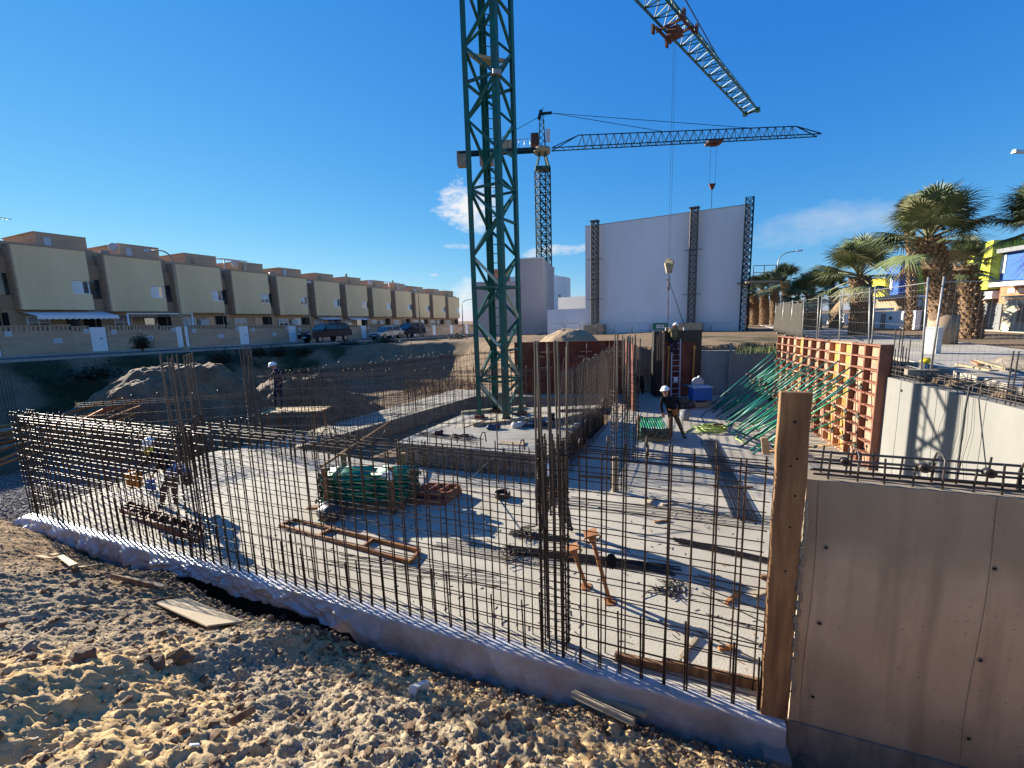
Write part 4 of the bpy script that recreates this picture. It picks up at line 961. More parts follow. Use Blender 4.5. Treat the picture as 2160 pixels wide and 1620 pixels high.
# sand heap and boxes on the ground behind the red formwork
def heap(name, label, cat, c, rx, ry, h, mt, seed, n=46, pk=1.25, rough=.16):
    xs = np.linspace(-1.25, 1.25, n); X, Y = np.meshgrid(xs, xs); r = np.hypot(X, Y) + .22 * fbm(X * 1.5 + seed, Y * 1.5)
    q_ = np.clip((1 - r) * 1.35, 0, 1); Z = h * (q_ ** pk) * (1.25 - .25 * q_) + rough * h * (fbm(X * 4 + seed, Y * 4) + .7 * np.abs(fbm(X * 9 + seed, Y * 9))) * np.clip((1.1 - r) * 3, 0, 1) - .12 * np.clip(r - .9, 0, 1) * 3
    o = grid_mesh(name, c[0] + X * rx, c[1] + Y * ry, c[2] + Z, mt); return tag(o, label, cat)
c = aty(1200, 716, 27.5); heap('sand_heap', 'heap of pale sand behind the red formwork panels', 'sand heap', (c.x, c.y, 2.1), 2.0, 1.7, (zat(1200, 701, c) - 2.05) * 1.15, MT['sand'], 5, pk=.72, rough=.22)
for (px, py, w, h, m, lab, cat) in ((1127, 716, .55, .28, 'weathered_board', 'flat tan crate on the edge behind the red formwork', 'crate'), (1101, 716, .28, .3, 'clay_brick', 'small stack of red blocks behind the red formwork', 'bricks'), (1108, 716, .1, .38, 'styrofoam', 'white bag beside the small stack of red blocks', 'bag')):
    c = aty(px, py, 24.5); z = 2.2; t = thing(cat.replace(' ', '_') if cat != 'bricks' else 'block_stack', lab, cat, (c.x, c.y, z))
    if cat == 'bag': mb = MB(); mb.ell((c.x, c.y, z + .2), .14, .12, .22, 10, 6, noise=.12); mb.build('bag_body', MT[m], t)
    elif cat == 'bricks':
        for k in range(4): mb = MB(); mb.box((c.x - .3 + .15 * k, c.y - .2, z), (c.x - .16 + .15 * k, c.y + .2, z + .34)); mb.build('block', MT[m], t)
    else:
        for k in range(5): mb = MB(); mb.box((c.x - w, c.y - .3 + .12 * k, z + .20), (c.x + w, c.y - .20 + .12 * k, z + .26)); mb.build('board', MT[m], t)
        mb = MB(); mb.box((c.x - w, c.y - .3, z), (c.x + w, c.y + .3, z + .199)); mb.build('box_side', MT[m], t)

# ================================================================== CRANES
def truss_face(mb, a0, a1, b0, b1, n, w, phase=0):
    """zigzag between two chords"""
    for k in range(n):
        p, q = a0.lerp(a1, k / n), a0.lerp(a1, (k + 1) / n); r, s = b0.lerp(b1, k / n), b0.lerp(b1, (k + 1) / n); m_ = r.lerp(s, .5)
        mb.beam(p, m_, w, w); mb.beam(m_, q, w, w)
TR = onpl(1425, 45, V((0, 20.7, 0)), V((0, 1, 0))); ZJ = TR.z
ZJ = 18.3; JE = at(1585, 236, ZJ); MC = V((-.42, 14.45, 0))
t = thing('tower_crane', 'big green lattice tower crane standing on the raised concrete pad', 'crane', (MC.x, MC.y, .6))
FDIR = V((.22, -.75, 0)).normalized(); SDIR = V((.75, .22, 0)).normalized(); rr = .84
legs = [MC + FDIR * rr, MC + SDIR * rr, MC - FDIR * rr, MC - SDIR * rr]
zb = .6; up = V((0, 0, 1)); ztop = ZJ + .3
for l in legs:
    mb = MB(); d_ = (l - MC).normalized(); e1 = (d_ + V((-d_.y, d_.x, 0))).normalized(); e2 = (d_ - V((-d_.y, d_.x, 0))).normalized()
    c = l; mb.hexa([c - e1 * .18 - e2 * .0 + up * zb, c + up * zb, c - e2 * .025 + up * zb, c - e1 * .18 - e2 * .025 + up * zb, c - e1 * .18 + up * ztop, c + up * ztop, c - e2 * .025 + up * ztop, c - e1 * .18 - e2 * .025 + up * ztop])
    mb.hexa([c - e2 * .18 + up * zb, c - e2 * .18 - e1 * .025 + up * zb, c - e1 * .025 - e2 * .026 + up * zb, c - e2 * .026 + up * zb, c - e2 * .18 + up * ztop, c - e2 * .18 - e1 * .025 + up * ztop, c - e1 * .025 - e2 * .026 + up * ztop, c - e2 * .026 + up * ztop])
    mb.build('mast_leg', MT['crane_green'], t)
    mb = MB(); mb.obox(c - d_ * .08 + up * (zb + .012), e1 * .22, e2 * .22, up * .012); mb.obox(c - d_ * .08 + up * (zb + .07), e1 * .12, e2 * .12, up * .05); mb.build('base_plate', MT['rust_red'], t)
ph = 1.02; npan = int((ZJ - zb) / ph)
for j in range(4):
    p, q = legs[j], legs[(j + 1) % 4]; inn = (MC - (p + q) / 2).normalized() * .05; e = (q - p).normalized() * .07
    for k in range(npan):
        z0_, z1_ = zb + .25 + k * ph, zb + .25 + (k + 1) * ph
        if (k + j) % 2 == 0: a, b = p + e, q - e
        else: a, b = q - e, p + e
        mt_ = MT['pale_green_steel'] if (k < 5 and (k + j) % 2 == 1 and j in (0, 3)) else MT['crane_green']  # sunlight on some lower diagonals is put in as a paler colour
        mb = MB(); mb.beam(a + inn + up * z0_, b + inn + up * z1_, .075, .075); mb.build('diagonal_brace', mt_, t)
        if k % 3 == 1 or j == 0 and k % 2 == 0:
            mb = MB(); mb.beam(p + inn + up * (z0_ + .02), q + inn + up * (z0_ + .02), .07, .07); mb.build('cross_brace', MT['crane_green'], t)
la = MC - FDIR * .38 + SDIR * .10
mb = MB()
for s_ in (-.19, .19): mb.beam(la + SDIR * s_ + up * (zb + .3), la + SDIR * s_ + up * ZJ, .045, .045)
ld = mb.build('ladder', MT['crane_green'], t)
mb = MB(); n = int((ZJ - zb - .3) / .3)
for k in range(n): mb.tube([la + SDIR * -.19 + up * (zb + .4 + k * .3), la + SDIR * .19 + up * (zb + .4 + k * .3)], .014, 5, caps=False)
o = mb.build('rung', MT['crane_green'], ld); o['kind'] = 'stuff'
pz = zat(1030, 118, MC); mb = MB(); mb.poly([V((0, 0, pz)) + MC - SDIR * .62 - FDIR * .1, V((0, 0, pz)) + MC + SDIR * .62 - FDIR * .15, V((0, 0, pz)) + MC - FDIR * .66]); mb.poly([V((0, 0, pz + .05)) + MC - SDIR * .62 - FDIR * .1, V((0, 0, pz + .05)) + MC - FDIR * .66, V((0, 0, pz + .05)) + MC + SDIR * .62 - FDIR * .15]); mb.beam(V((0, 0, pz + .02)) + MC - SDIR * .62 - FDIR * .1, V((0, 0, pz + .02)) + MC + SDIR * .62 - FDIR * .15, .05, .09); mb.build('rest_platform', MT['weathered_board'], t)
mb = MB(); c = legs[0] + up * zat(1040, 153, legs[0]); mb.obox(c - FDIR * .05, SDIR * .13, FDIR * .13, up * .06); mb.build('joint_collar', MT['galvanised'], t)
# slewing head, tower top, jib and counter-jib
J0 = V((MC.x, MC.y, ZJ)); jd = V((JE.x - MC.x, JE.y - MC.y, 0)); JL = jd.length; jd.normalize(); js = V((jd.y, -jd.x, 0))
mb = MB(); mb.tube([J0 - up * .1, J0 + up * .5], .75, 14); mb.build('slewing_ring', MT['rust_red'], t)
mb = MB(); pk = J0 + up * 4.2
for s_ in (-1, 1):
    for f_ in (-1, 1): mb.beam(J0 + js * .5 * s_ + jd * .5 * f_ + up * .5, pk, .12, .12)
mb.build('tower_top', MT['crane_green'], t)
bl0, br0, bl1, br1 = J0 + js * -.55 + jd * .5, J0 + js * .55 + jd * .5, J0 + js * -.42 + jd * JL, J0 + js * .42 + jd * JL
tp0, tp1 = J0 + up * 1.15 + jd * 1.4, J0 + up * .75 + jd * (JL - .5)
for nm, a, b, w in (('bottom_chord', bl0, bl1, .085), ('bottom_chord', br0, br1, .085), ('top_chord', tp0, tp1, .085)):
    mb = MB(); mb.beam(a, b, w, w); mb.build(nm, MT['crane_green'], t)
mb = MB(); nj = int(JL / 1.05)
truss_face(mb, bl0, bl1, br0, br1, nj, .035); truss_face(mb, bl0, bl1, tp0, tp1, nj, .04)
for k in range(nj + 1): mb.beam(bl0.lerp(bl1, k / nj), br0.lerp(br1, k / nj), .05, .05)
o = mb.build('jib_lattice', MT['crane_green'], t); o['kind'] = 'stuff'
mb = MB(); truss_face(mb, br0, br1, tp0, tp1, nj, .05); mb.build('jib_lacing', MT['pale_green_steel'], t)
mb = MB(); mb.beam(bl1 - js * .1, br1 + js * .1, .14, .16); mb.obox(bl1, js * .12, jd * .16, up * .14); mb.obox(br1, js * .12, jd * .16, up * .14); mb.build('jib_end', MT['crane_green'], t)
mb = MB(); mb.tube([pk, tp0.lerp(tp1, .74)], .03, 5); mb.tube([pk, tp0.lerp(tp1, .38)], .03, 5); mb.build('tie_rod', MT['dark_rebar'], t)
mb = MB(); cj = J0 - jd * 10
for s_ in (-.45, .45): mb.beam(J0 + js * s_, cj + js * s_, .16, .22)
for k in range(8): mb.beam(J0 - jd * (1.2 * k + .6) + js * .45, J0 - jd * (1.2 * k + .6) - js * .45, .08, .1)
mb.build('counter_jib', MT['crane_green'], t)
mb = MB(); mb.obox(cj - up * .7 + jd * .8, jd * .8, js * .6, up * .9); mb.build('counterweight', MT['rough_concrete'], t)
mb = MB(); TR = V((TR.x, TR.y, ZJ)); kk = min(np.linspace(3, JL - 2, 400), key=lambda q: abs((lambda w: 1080 + FPX * w.dot(RIGHT) / w.dot(FWD) - 1424)(J0 + jd * q - EYE))); TRc = J0 + jd * float(kk)
mb.beam(TRc - js * .75 - jd * .5 - up * .12, TRc + js * .75 - jd * .5 - up * .12, .09, .11); mb.beam(TRc - js * .75 + jd * .5 - up * .12, TRc + js * .75 + jd * .5 - up * .12, .09, .11)
for s_ in (-1, 1): mb.beam(TRc + js * .6 * s_ - jd * .9 - up * .15, TRc + js * .6 * s_ + jd * .9 - up * .15, .09, .12); mb.obox(TRc + js * .78 * s_ - jd * .8 - up * .12, js * .05, jd * .12, up * .2); mb.obox(TRc + js * .78 * s_ + jd * .8 - up * .12, js * .05, jd * .12, up * .2)
mb.obox(TRc - up * .3, js * .28, jd * .34, up * .16); mb.build('trolley', MT['rust_red'], t)
HK = V((TRc.x, TRc.y, 0)); zh = zat(1421, 565, HK)
mb = MB()
for s_ in (-.14, .14): mb.tube([TRc + jd * s_ - up * .3, HK + jd * s_ * .8 + up * (zh + .4)], .006, 4, caps=False)
mb.build('hoist_rope', MT['rope_steel'], t)
c = HK + up * zh; mb = MB()
mb.tube([c - jd * .09 + up * .25, c + jd * .09 + up * .25], .24, 16); mb.hexa([c + V(q) for q in ((-.13, -.08, -.28), (.13, -.08, -.28), (.13, .08, -.28), (-.13, .08, -.28), (-.24, -.1, .25), (.24, -.1, .25), (.24, .1, .25), (-.24, .1, .25))]); hb = mb.build('hook_block', MT['hook_yellow'], t)
mb = MB(); mb.tube([c + V((0, 0, -.27)), c + V((0, 0, -.42)), c + V((.05, 0, -.50)), c + V((.06, 0, -.60)), c + V((0, 0, -.68)), c + V((-.07, 0, -.63)), c + V((-.07, 0, -.55))], .026, 6); mb.build('hook', MT['dark_rebar'], hb)
hook_pt = c + V((0, 0, -.64))

# far crane
CY = 58.0; C2 = aty(1150, 690, CY); C2.z = 1.6; zc = zat(1150, 318, C2)
t = thing('tower_crane', 'far blue-green tower crane beyond the low white block', 'crane', tuple(C2))
mb = MB(); lattice(mb, C2, zc - 2.2 - 1.6, 1.45, .16, 21, V((.93, .36, 0)), V((-.36, .93, 0)), .085); mb.build('mast', MT['crane_blue'], t)
c = V((C2.x, C2.y, zc - 2.2)); mb = MB()
for a, b in ((-1, -1), (1, -1), (1, 1), (-1, 1)): mb.beam(c + V((.75 * a, .75 * b, 0)), c + V((.35 * a, .35 * b, 1.9)), .22, .22)
mb.obox(c, V((.95, 0, 0)), V((0, .95, 0)), V((0, 0, .12))); mb.build('mast_head', MT['crane_green'], t)
c = V((C2.x, C2.y, zc)); mb = MB(); mb.tube([c - up * .3, c + up * .25], 1.05, 14); mb.build('slewing_ring', MT['weathered_board'], t)
E2 = aty(1728, 283, 1.0); zj = zc + .1
e = at(1728, 285, zj); jd2 = V((e.x - C2.x, e.y - C2.y, 0)); L2 = jd2.length; jd2.normalize(); js2 = V((jd2.y, -jd2.x, 0))
J2 = V((C2.x, C2.y, zj)); e_end = J2 + jd2 * L2
bl0, br0, bl1, br1 = J2 + js2 * .55 + jd2 * 1.2, J2 - js2 * .55 + jd2 * 1.2, e_end + js2 * .45, e_end - js2 * .45
tp0, tp1 = J2 + jd2 * 4.6 + up * 1.5, e_end - jd2 * 2.8 + up * 1.15
for nm, a, b in (('bottom_chord', bl0, bl1), ('bottom_chord', br0, br1), ('top_chord', tp0, tp1)):
    mb = MB(); mb.beam(a, b, .095, .095); mb.build(nm, MT['crane_blue'], t)
mb = MB(); nj = 27
fa, fb = bl0.lerp(bl1, 3.4 / L2), bl0.lerp(bl1, 1 - 2.8 / L2); ga, gb = br0.lerp(br1, 3.4 / L2), br0.lerp(br1, 1 - 2.8 / L2)
truss_face(mb, fa, fb, tp0, tp1, nj, .05); truss_face(mb, ga, gb, tp0, tp1, nj, .05); truss_face(mb, bl0, bl1, br0, br1, nj, .045)
for a, b in ((bl0, tp0), (br0, tp0), (bl1, tp1), (br1, tp1)): mb.beam(a, b, .09, .09)
o = mb.build('jib_lattice', MT['crane_blue'], t); o['kind'] = 'stuff'
pk = V((C2.x, C2.y, zat(1147, 240, C2))); mb = MB()
for s_ in (-.42, .42):
    for f_ in (-.42, .42): mb.beam(J2 + jd2 * f_ + js2 * s_ + up * .3, pk + jd2 * f_ * .45 + js2 * s_ * .45 - up * .5, .11, .11)
for k in range(6):
    z1_, z2_ = .3 + k * .75, .3 + (k + 1) * .75
    mb.beam(J2 - jd2 * .38 + js2 * .38 + up * z1_, J2 + jd2 * .34 + js2 * .36 + up * z2_, .06, .06); mb.beam(J2 + jd2 * .38 - js2 * .38 + up * z1_, J2 - jd2 * .34 - js2 * .36 + up * z2_, .06, .06)
mb.beam(pk - up * .6 - jd2 * .35, pk + up * .4, .35, .35); mb.beam(pk, pk + jd2 * 1.3 + up * .05, .2, .28); mb.build('tower_top', MT['crane_blue'], t)
cj = at(968, 325, zj - .1); cjd = V((cj.x - C2.x, cj.y - C2.y, 0)); Lc = cjd.length
cjd = -jd2; cj = J2 + cjd * Lc * 1.0
mb = MB()
for s_ in (-.5, .5): mb.beam(J2 + js2 * s_, cj + js2 * s_, .22, .30)
for k in range(9): mb.beam(J2 + cjd * (Lc * k / 9 + .5) + js2 * .5, J2 + cjd * (Lc * k / 9 + .5) - js2 * .5, .1, .12)
mb.build('counter_jib', MT['crane_blue'], t)
mb = MB()
for k in range(6): mb.tube([J2 + cjd * (1.5 + Lc * .4 * k / 6) + js2 * .5 + up * .1, J2 + cjd * (1.5 + Lc * .4 * k / 6) + js2 * .5 + up * 1.2], .04, 4)
mb.tube([J2 + cjd * 1.5 + js2 * .5 + up * 1.2, J2 + cjd * (1.5 + Lc * .4) + js2 * .5 + up * 1.2], .04, 4); mb.build('hand_rail', MT['galvanised'], t)
mb = MB(); mb.obox(J2 + cjd * Lc * .45 + up * .6, jd2 * .9, js2 * .45, up * .6); mb.build('winch_house', MT['weathered_board'], t)
for k in (0, 1):
    mb = MB(); mb.obox(cj - cjd * (.6 + 2.9 * k) - up * .65, jd2 * .85, js2 * .6, up * .85); mb.build('counterweight', MT['rough_concrete'], t)
mb = MB()
for f_ in (.40, .80): mb.tube([pk + jd2 * 1.3, tp0.lerp(tp1, f_)], .035, 5)
mb.tube([pk - up * .2, cj - cjd * 2 + up * .1], .035, 5); mb.build('tie_rod', MT['crane_blue'], t)
trp = J2 + jd2 * ((at(1508, 300, zj - .3) - J2).dot(jd2)); mb = MB(); mb.obox(trp - up * .25, jd2 * .9, js2 * .7, up * .12); mb.obox(trp - up * .45, jd2 * .4, js2 * .3, up * .15); mb.build('trolley', MT['rust_red'], t)
hz_ = zat(1505, 393, trp); h_ = V((trp.x, trp.y, hz_)); mb = MB()
for s_ in (-.35, .35): mb.tube([trp + jd2 * s_ - up * .4, h_ + jd2 * s_ + up * .4], .016, 4, caps=False)
mb.tube([h_ - up * .4, V((h_.x, h_.y, zat(1505, 445, h_)))], .03, 4, caps=False); mb.build('hoist_rope', MT['rope_steel'], t)
mb = MB(); mb.hexa([h_ + jd2 * a + js2 * b + up * c for a, b, c in ((-.12, -.1, -.4), (.12, -.1, -.4), (.12, .1, -.4), (-.12, .1, -.4), (-.42, -.16, .3), (.42, -.16, .3), (.42, .16, .3), (-.42, .16, .3))]); mb.build('hook_block', MT['rust_red'], t)
mb = MB(); mb.obox(J2 - js2 * .8 + up * 1.5 - jd2 * .9, jd2 * .5, js2 * .5, up * .7); mb.build('motor', MT['rust_red'], t)
mb = MB(); mb.obox(J2 + jd2 * .75 + js2 * .4 + up * 1.5, jd2 * .28, js2 * .1, up * .75); mb.build('switch_cabinet', MT['pale_grey_paint'], t)
# ================================================================== REBAR
rg = random.Random(31)
def mesh_run(label, A, B, z1, sp=.2, spz=.2, layers=((0, .009, .0065),), hooks=0.0, z0=.0, lap=True, mt='rusty_rebar', group='rebar wall meshes', jit=.012, top_jit=.06, n=6, htop=True, mt_h=None):
    """a standing curtain of rebar from A to B: every bar its own part"""
    A, B = V(A), V(B); d = (B - A); d.z = 0; L = d.length; d.normalize(); nn = V((d.y, -d.x, 0))
    t = thing('rebar_mesh', label, 'rebar mesh', tuple((A + B) / 2), 0, group)
    for li, (off, rv, rh) in enumerate(layers):
        o_ = nn * off; k = int(L / sp)
        for i in range(k + 1):
            p = A + d * (i * L / k + rg.uniform(-jit, jit)) + o_; zt_ = z1 + rg.uniform(-top_jit, top_jit)
            q = p + V((0, 0, zt_)) + d * rg.uniform(-jit * 1.6, jit * 1.6) + nn * rg.uniform(-jit, jit) * 1.5
            bar('vertical_bar', p + V((0, 0, z0)), q, rv, MT[mt], t, n)
            if lap and li == 0:
                e = d * (.02 + rg.uniform(-.005, .005)); hh = rg.uniform(.55, .85); bar('starter_bar', p + e + V((0, 0, z0)), p + e + V((rg.uniform(-.02, .02), 0, hh)), rv * 1.1, MT[mt], t, n)
            if hooks and rg.random() < hooks:
                b = MB(); s_ = rg.choice((-1, 1)); b.tube([q, q + V((0, 0, .05)), q + nn * .05 + V((0, 0, .085)), q + nn * .13 + V((0, 0, .07)), q + nn * .16 - V((0, 0, .06))], rv * .95, 5); b.build('hook_end', MT[mt], t)
        m = int((z1 - .12) / spz)
        for j in range(m + 1):
            z = .12 + j * spz + rg.uniform(-.015, .015); f0, f1 = rg.uniform(-.06, .08), rg.uniform(-.06, .08); s_ = nn * (rv + rh) * (1 if li == 0 else -1)
            if L > 7:
                mid = A + d * (L * rg.uniform(.42, .58)) + o_ + s_ + V((0, 0, z + rg.uniform(-.02, .02)))
                bar('horizontal_bar', A - d * f0 + o_ + s_ + V((0, 0, z)), mid + d * .25, rh, MT[mt_h or mt], t, n)
                bar('horizontal_bar', mid - d * .25 + V((0, 0, .014)), B + d * f1 + o_ + s_ + V((0, 0, z)), rh, MT[mt_h or mt], t, n)
            else: bar('horizontal_bar', A - d * f0 + o_ + s_ + V((0, 0, z)), B + d * f1 + o_ + s_ + V((0, 0, z + rg.uniform(-.012, .012))), rh, MT[mt_h if mt_h and (j % 4 == 2 or z > 1.9) else mt], t, n)
        if htop:
            for zz_ in (.0, -.055): bar('top_bar', A + o_ + V((0, 0, z1 - .05 + zz_)) - nn * .018, B + o_ + V((0, 0, z1 - .05 + zz_)) - nn * .018, rh * 1.15, MT[mt_h or mt], t, n)
    return t
def cage(label, c, w, d, ang, hc, hb, nb=(3, 2), r=.010, mt='dark_rebar', sp=.12, tall=None, name='column_cage', nb_tall=None):
    t = thing(name, label, 'rebar column', tuple(c), 0, 'rebar column cages')
    c = V(c); ax = V((math.cos(ang), math.sin(ang), 0)); ay = V((-ax.y, ax.x, 0)); pts = []
    for i in range(nb[0]):
        for s_ in (-1, 1): pts.append((-1 + 2 * i / (nb[0] - 1), s_))
    for j in range(1, nb[1] - 1):
        for s_ in (-1, 1): pts.append((s_, -1 + 2 * j / (nb[1] - 1)))
    for k, (a, b_) in enumerate(pts):
        p = c + ax * a * w / 2 + ay * b_ * d / 2
        bar('vertical_bar', p, p + V((rg.uniform(-.015, .015), rg.uniform(-.015, .015), hc)), r, MT[mt], t)
        if hb > hc:
            e = V((-a * .02, -b_ * .02, 0)) + ax * .021; top = V((rg.uniform(-.05, .05), rg.uniform(-.05, .05), hb + rg.uniform(-.06, .06)))
            bar('tall_bar', p + e + V((0, 0, max(0, hc - 1.0))), p + e + top, r * 1.15, MT['grey_rebar'], t)
    n = int(hc / sp)
    for k in range(n):
        z = .06 + k * sp + rg.uniform(-.02, .02); b = MB(); e = r * 1.5; tw = rg.uniform(-.03, .03)
        q = [c + ax * (a * (w / 2 + e)) + ay * (b_ * (d / 2 + e)) + V((0, 0, z + tw * a)) for a, b_ in ((-1, -1), (1, -1), (1, 1), (-1, 1), (-1, -1))]
        b.tube(q, .0055, 5); b.build('stirrup', MT[mt], t)
    return t
LAY = ((0, .0092, .0065), (.24, .0085, .0062))
def frS(t): return fr(t, .06)
mesh_run('tall near rebar mesh at the slab edge, between the post and the middle column', fr(.12, .03), fr(2.1, .03), 2.55, .205, .195, LAY, .25)
mesh_run('tall near rebar mesh at the slab edge, between the middle and left columns', fr(2.35, .03), fr(8.3, .03), 2.42, .2, .195, LAY, .18)
mesh_run('tall near rebar mesh at the slab edge, between the left column and the left corner', fr(8.65, .03), fr(13.7, .03), 2.28, .2, .2, LAY, .2, mt_h='grey_rebar')  # sun glint on some horizontals is put in as a lighter grey material
cage('dark rebar column cage in the middle of the near slab edge, with tall bars', fr(2.22, -.1), .26, .24, math.atan2(TF.y, TF.x), 2.6, 3.62, (4, 3), .011, 'dark_rebar', .10)
cage('dark rebar column cage in the left part of the near slab edge, with tall bars', fr(8.47, -.1), .30, .26, math.atan2(TF.y, TF.x), 2.35, 3.5, (4, 3), .010, 'dark_rebar', .12)
cage('rebar corner cage at the far left corner of the near slab edge', fr(13.85, -.08), .24, .24, math.atan2(TF.y, TF.x), 2.3, 2.3, (3, 3), .010, 'dark_rebar', .12)
cage('rebar column cage with a brown board against it, by the crane pit', at(1305, 1032, 0), .26, .26, .2, 2.4, 3.47, (3, 3), .012, 'dark_rebar', .11)
cage('rebar column cage just left of the second stack of green props', at(1331, 968, 0), .26, .26, .2, 2.4, 3.36, (3, 3), .012, 'dark_rebar', .12)
cage('rebar column cage with bright stirrups, at the bend by the long white beam', at(543, 945, 0), .26, .26, .5, 2.42, 3.25, (3, 3), .010, 'grey_rebar', .10)
BL = at(545, 945, 0)
# left side of the slab: low mesh and U-shaped starters
c0, c1 = V((-10.2, 9.3, 0)), V((-9.6, 12.95, 0))
mesh_run('low rebar mesh along the left side of the slab', c0, c1, 1.1, .2, .2, ((0, .008, .006), (.22, .008, .006)), .35)
def starters(label, A, B, h, n, w=.2, mt='rusty_rebar'):
    A, B = V(A), V(B); d = (B - A).normalized(); nn = V((d.y, -d.x, 0)); t = thing('starter_bars', label, 'rebar', tuple((A + B) / 2), 0, 'rows of hooked starter bars')
    for i in range(n):
        p = A.lerp(B, (i + .5) / n) + d * rg.uniform(-.03, .03); hh = h + rg.uniform(-.06, .06); b = MB(); l = rg.uniform(-.03, .03)
        b.tube([p, p + V((l, 0, hh)), p + nn * .05 + V((l, 0, hh + .06)), p + nn * (w - .05) + V((l, 0, hh + .06)), p + nn * w + V((l, 0, hh)), p + nn * w], .008, 5); b.build('starter_bar', MT[mt], t)
    for z in (.25, h * .7): bar('tie_bar', A + V((0, 0, z)), B + V((0, 0, z)), .006, MT[mt], t, 5)
    return t
starters('row of hooked starter bars at the left end of the long white beam', (-9.4, 13.35, 0), (-8.0, 15.4, 0), .85, 14)
starters('row of hooked starter bars along the front of the crane pit', (-7.2, 12.6, 0), (-4.2, 11.4, 0), .75, 15)
starters('row of hooked starter bars along the right side of the crane pad', (1.25, 10.4, 0), (3.3, 15.2, 0), .92, 30, .16)
mesh_run('rebar mesh standing across the crane pad in front of the mast', (BL.x + .3, 13.6, 0), (1.1, 13.0, 0), 2.42, .22, .30, ((0, .008, .0065), (.2, .008, .0065)), .4, mt='rusty_rebar', mt_h='grey_rebar', lap=False)
mesh_run('rebar mesh along the outer side of the long white beam', (-7.78, 15.2, 0), (-2.6, 20.2, 0), 2.42, .22, .24, ((0, .008, .0065),), .3, mt='grey_rebar', lap=False)
mesh_run('rebar mesh along the inner side of the long white beam', (-6.95, 13.75, 0), (-2.1, 21.6, 0), 2.3, .24, .3, ((0, .008, .0065),), .3, mt='rusty_rebar', lap=False)
mesh_run('rebar mesh on the earth behind the bend column', (-8.6, 13.9, -.3), (-13.4, 12.9, -.3), 2.1, .24, .3, ((0, .008, .0065),), .3, mt='rusty_rebar', lap=False)
mesh_run('rebar mesh at the back of the crane pit before the weeds', (-2.0, 22.3, 0), (.2, 22.0, 0), 2.3, .22, .3, ((0, .008, .0065), (.3, .008, .0065)), .3, mt='rusty_rebar', lap=False)
mesh_run('rebar mesh along the far left edge of the pit beyond the mound', (-3.0, 24.6, -.3), (-9.3, 17.6, -.3), 2.3, .22, .25, ((0, .008, .0065), (.25, .008, .0065)), .2, mt='rusty_rebar', lap=False)
mesh_run('rebar mesh running along the right edge of the crane pit towards the red formwork', (1.45, 11.3, 0), (5.2, 20.6, 0), 2.42, .19, .2, ((0, .008, .0065), (-.22, .008, .0065)), .3, mt='grey_rebar', lap=True)
t = thing('tall_bars', 'bunch of tall rebar standing behind the long beam left of the crane', 'rebar', tuple(at(848, 880, 0)))
for i in range(5):
    p = V((-4.4, 18.35, 0)) + V((rg.uniform(-.3, .3), rg.uniform(-.15, .15), 0)); bar('vertical_bar', p, p + V((rg.uniform(-.05, .05), 0, 3.2 + rg.uniform(-.5, .2))), .011, MT['grey_rebar'], t)
t = thing('tall_bars', 'rebar uprights in front of the black column formwork', 'rebar', tuple(at(1386, 838, 0)))
for i in range(6):
    p = at(1383 + i * 2.3, 840, 0); bar('vertical_bar', p, p + V((rg.uniform(-.03, .03), 0, 3.0 + rg.uniform(-.3, .2))), .013, MT['grey_rebar'] if i % 2 else MT['dark_rebar'], t)
t = thing('tall_bars', 'dark rebar uprights rising beside the near end of the red formwork wall', 'rebar', tuple(rw(-.05, -.15, 2.3)))
for i in range(7):
    p = rw(.05 + .1 * (i % 4), -.06 - .2 * (i // 4), 2.25); bar('vertical_bar', p, p + V((rg.uniform(-.02, .02), 0, .95 + rg.uniform(-.25, .3))), .011, MT['dark_rebar'], t)
t = thing('tall_bars', 'dark rebar uprights on the right wall at the right picture edge', 'rebar', tuple(rw(3.6, -.15, 2.3)))
for i in range(4):
    p = rw(3.30 + .1 * (i % 2), -.05 - .2 * (i // 2), 2.25); bar('vertical_bar', p, p + V((rg.uniform(-.02, .02), 0, .85 + rg.uniform(-.1, .1))), .010, MT['dark_rebar'], t)
# left-hand faint tall bars
t = thing('tall_bars', 'thin tall rebar standing at the far left before the dark bank', 'rebar', tuple(at(30, 880, 0)))
for i in range(4):
    p = at(22 + 7 * i, 905, -.3); bar('vertical_bar', p, p + V((0, 0, 3.0 + rg.uniform(-.1, .1))), .010, MT['rusty_rebar'], t)

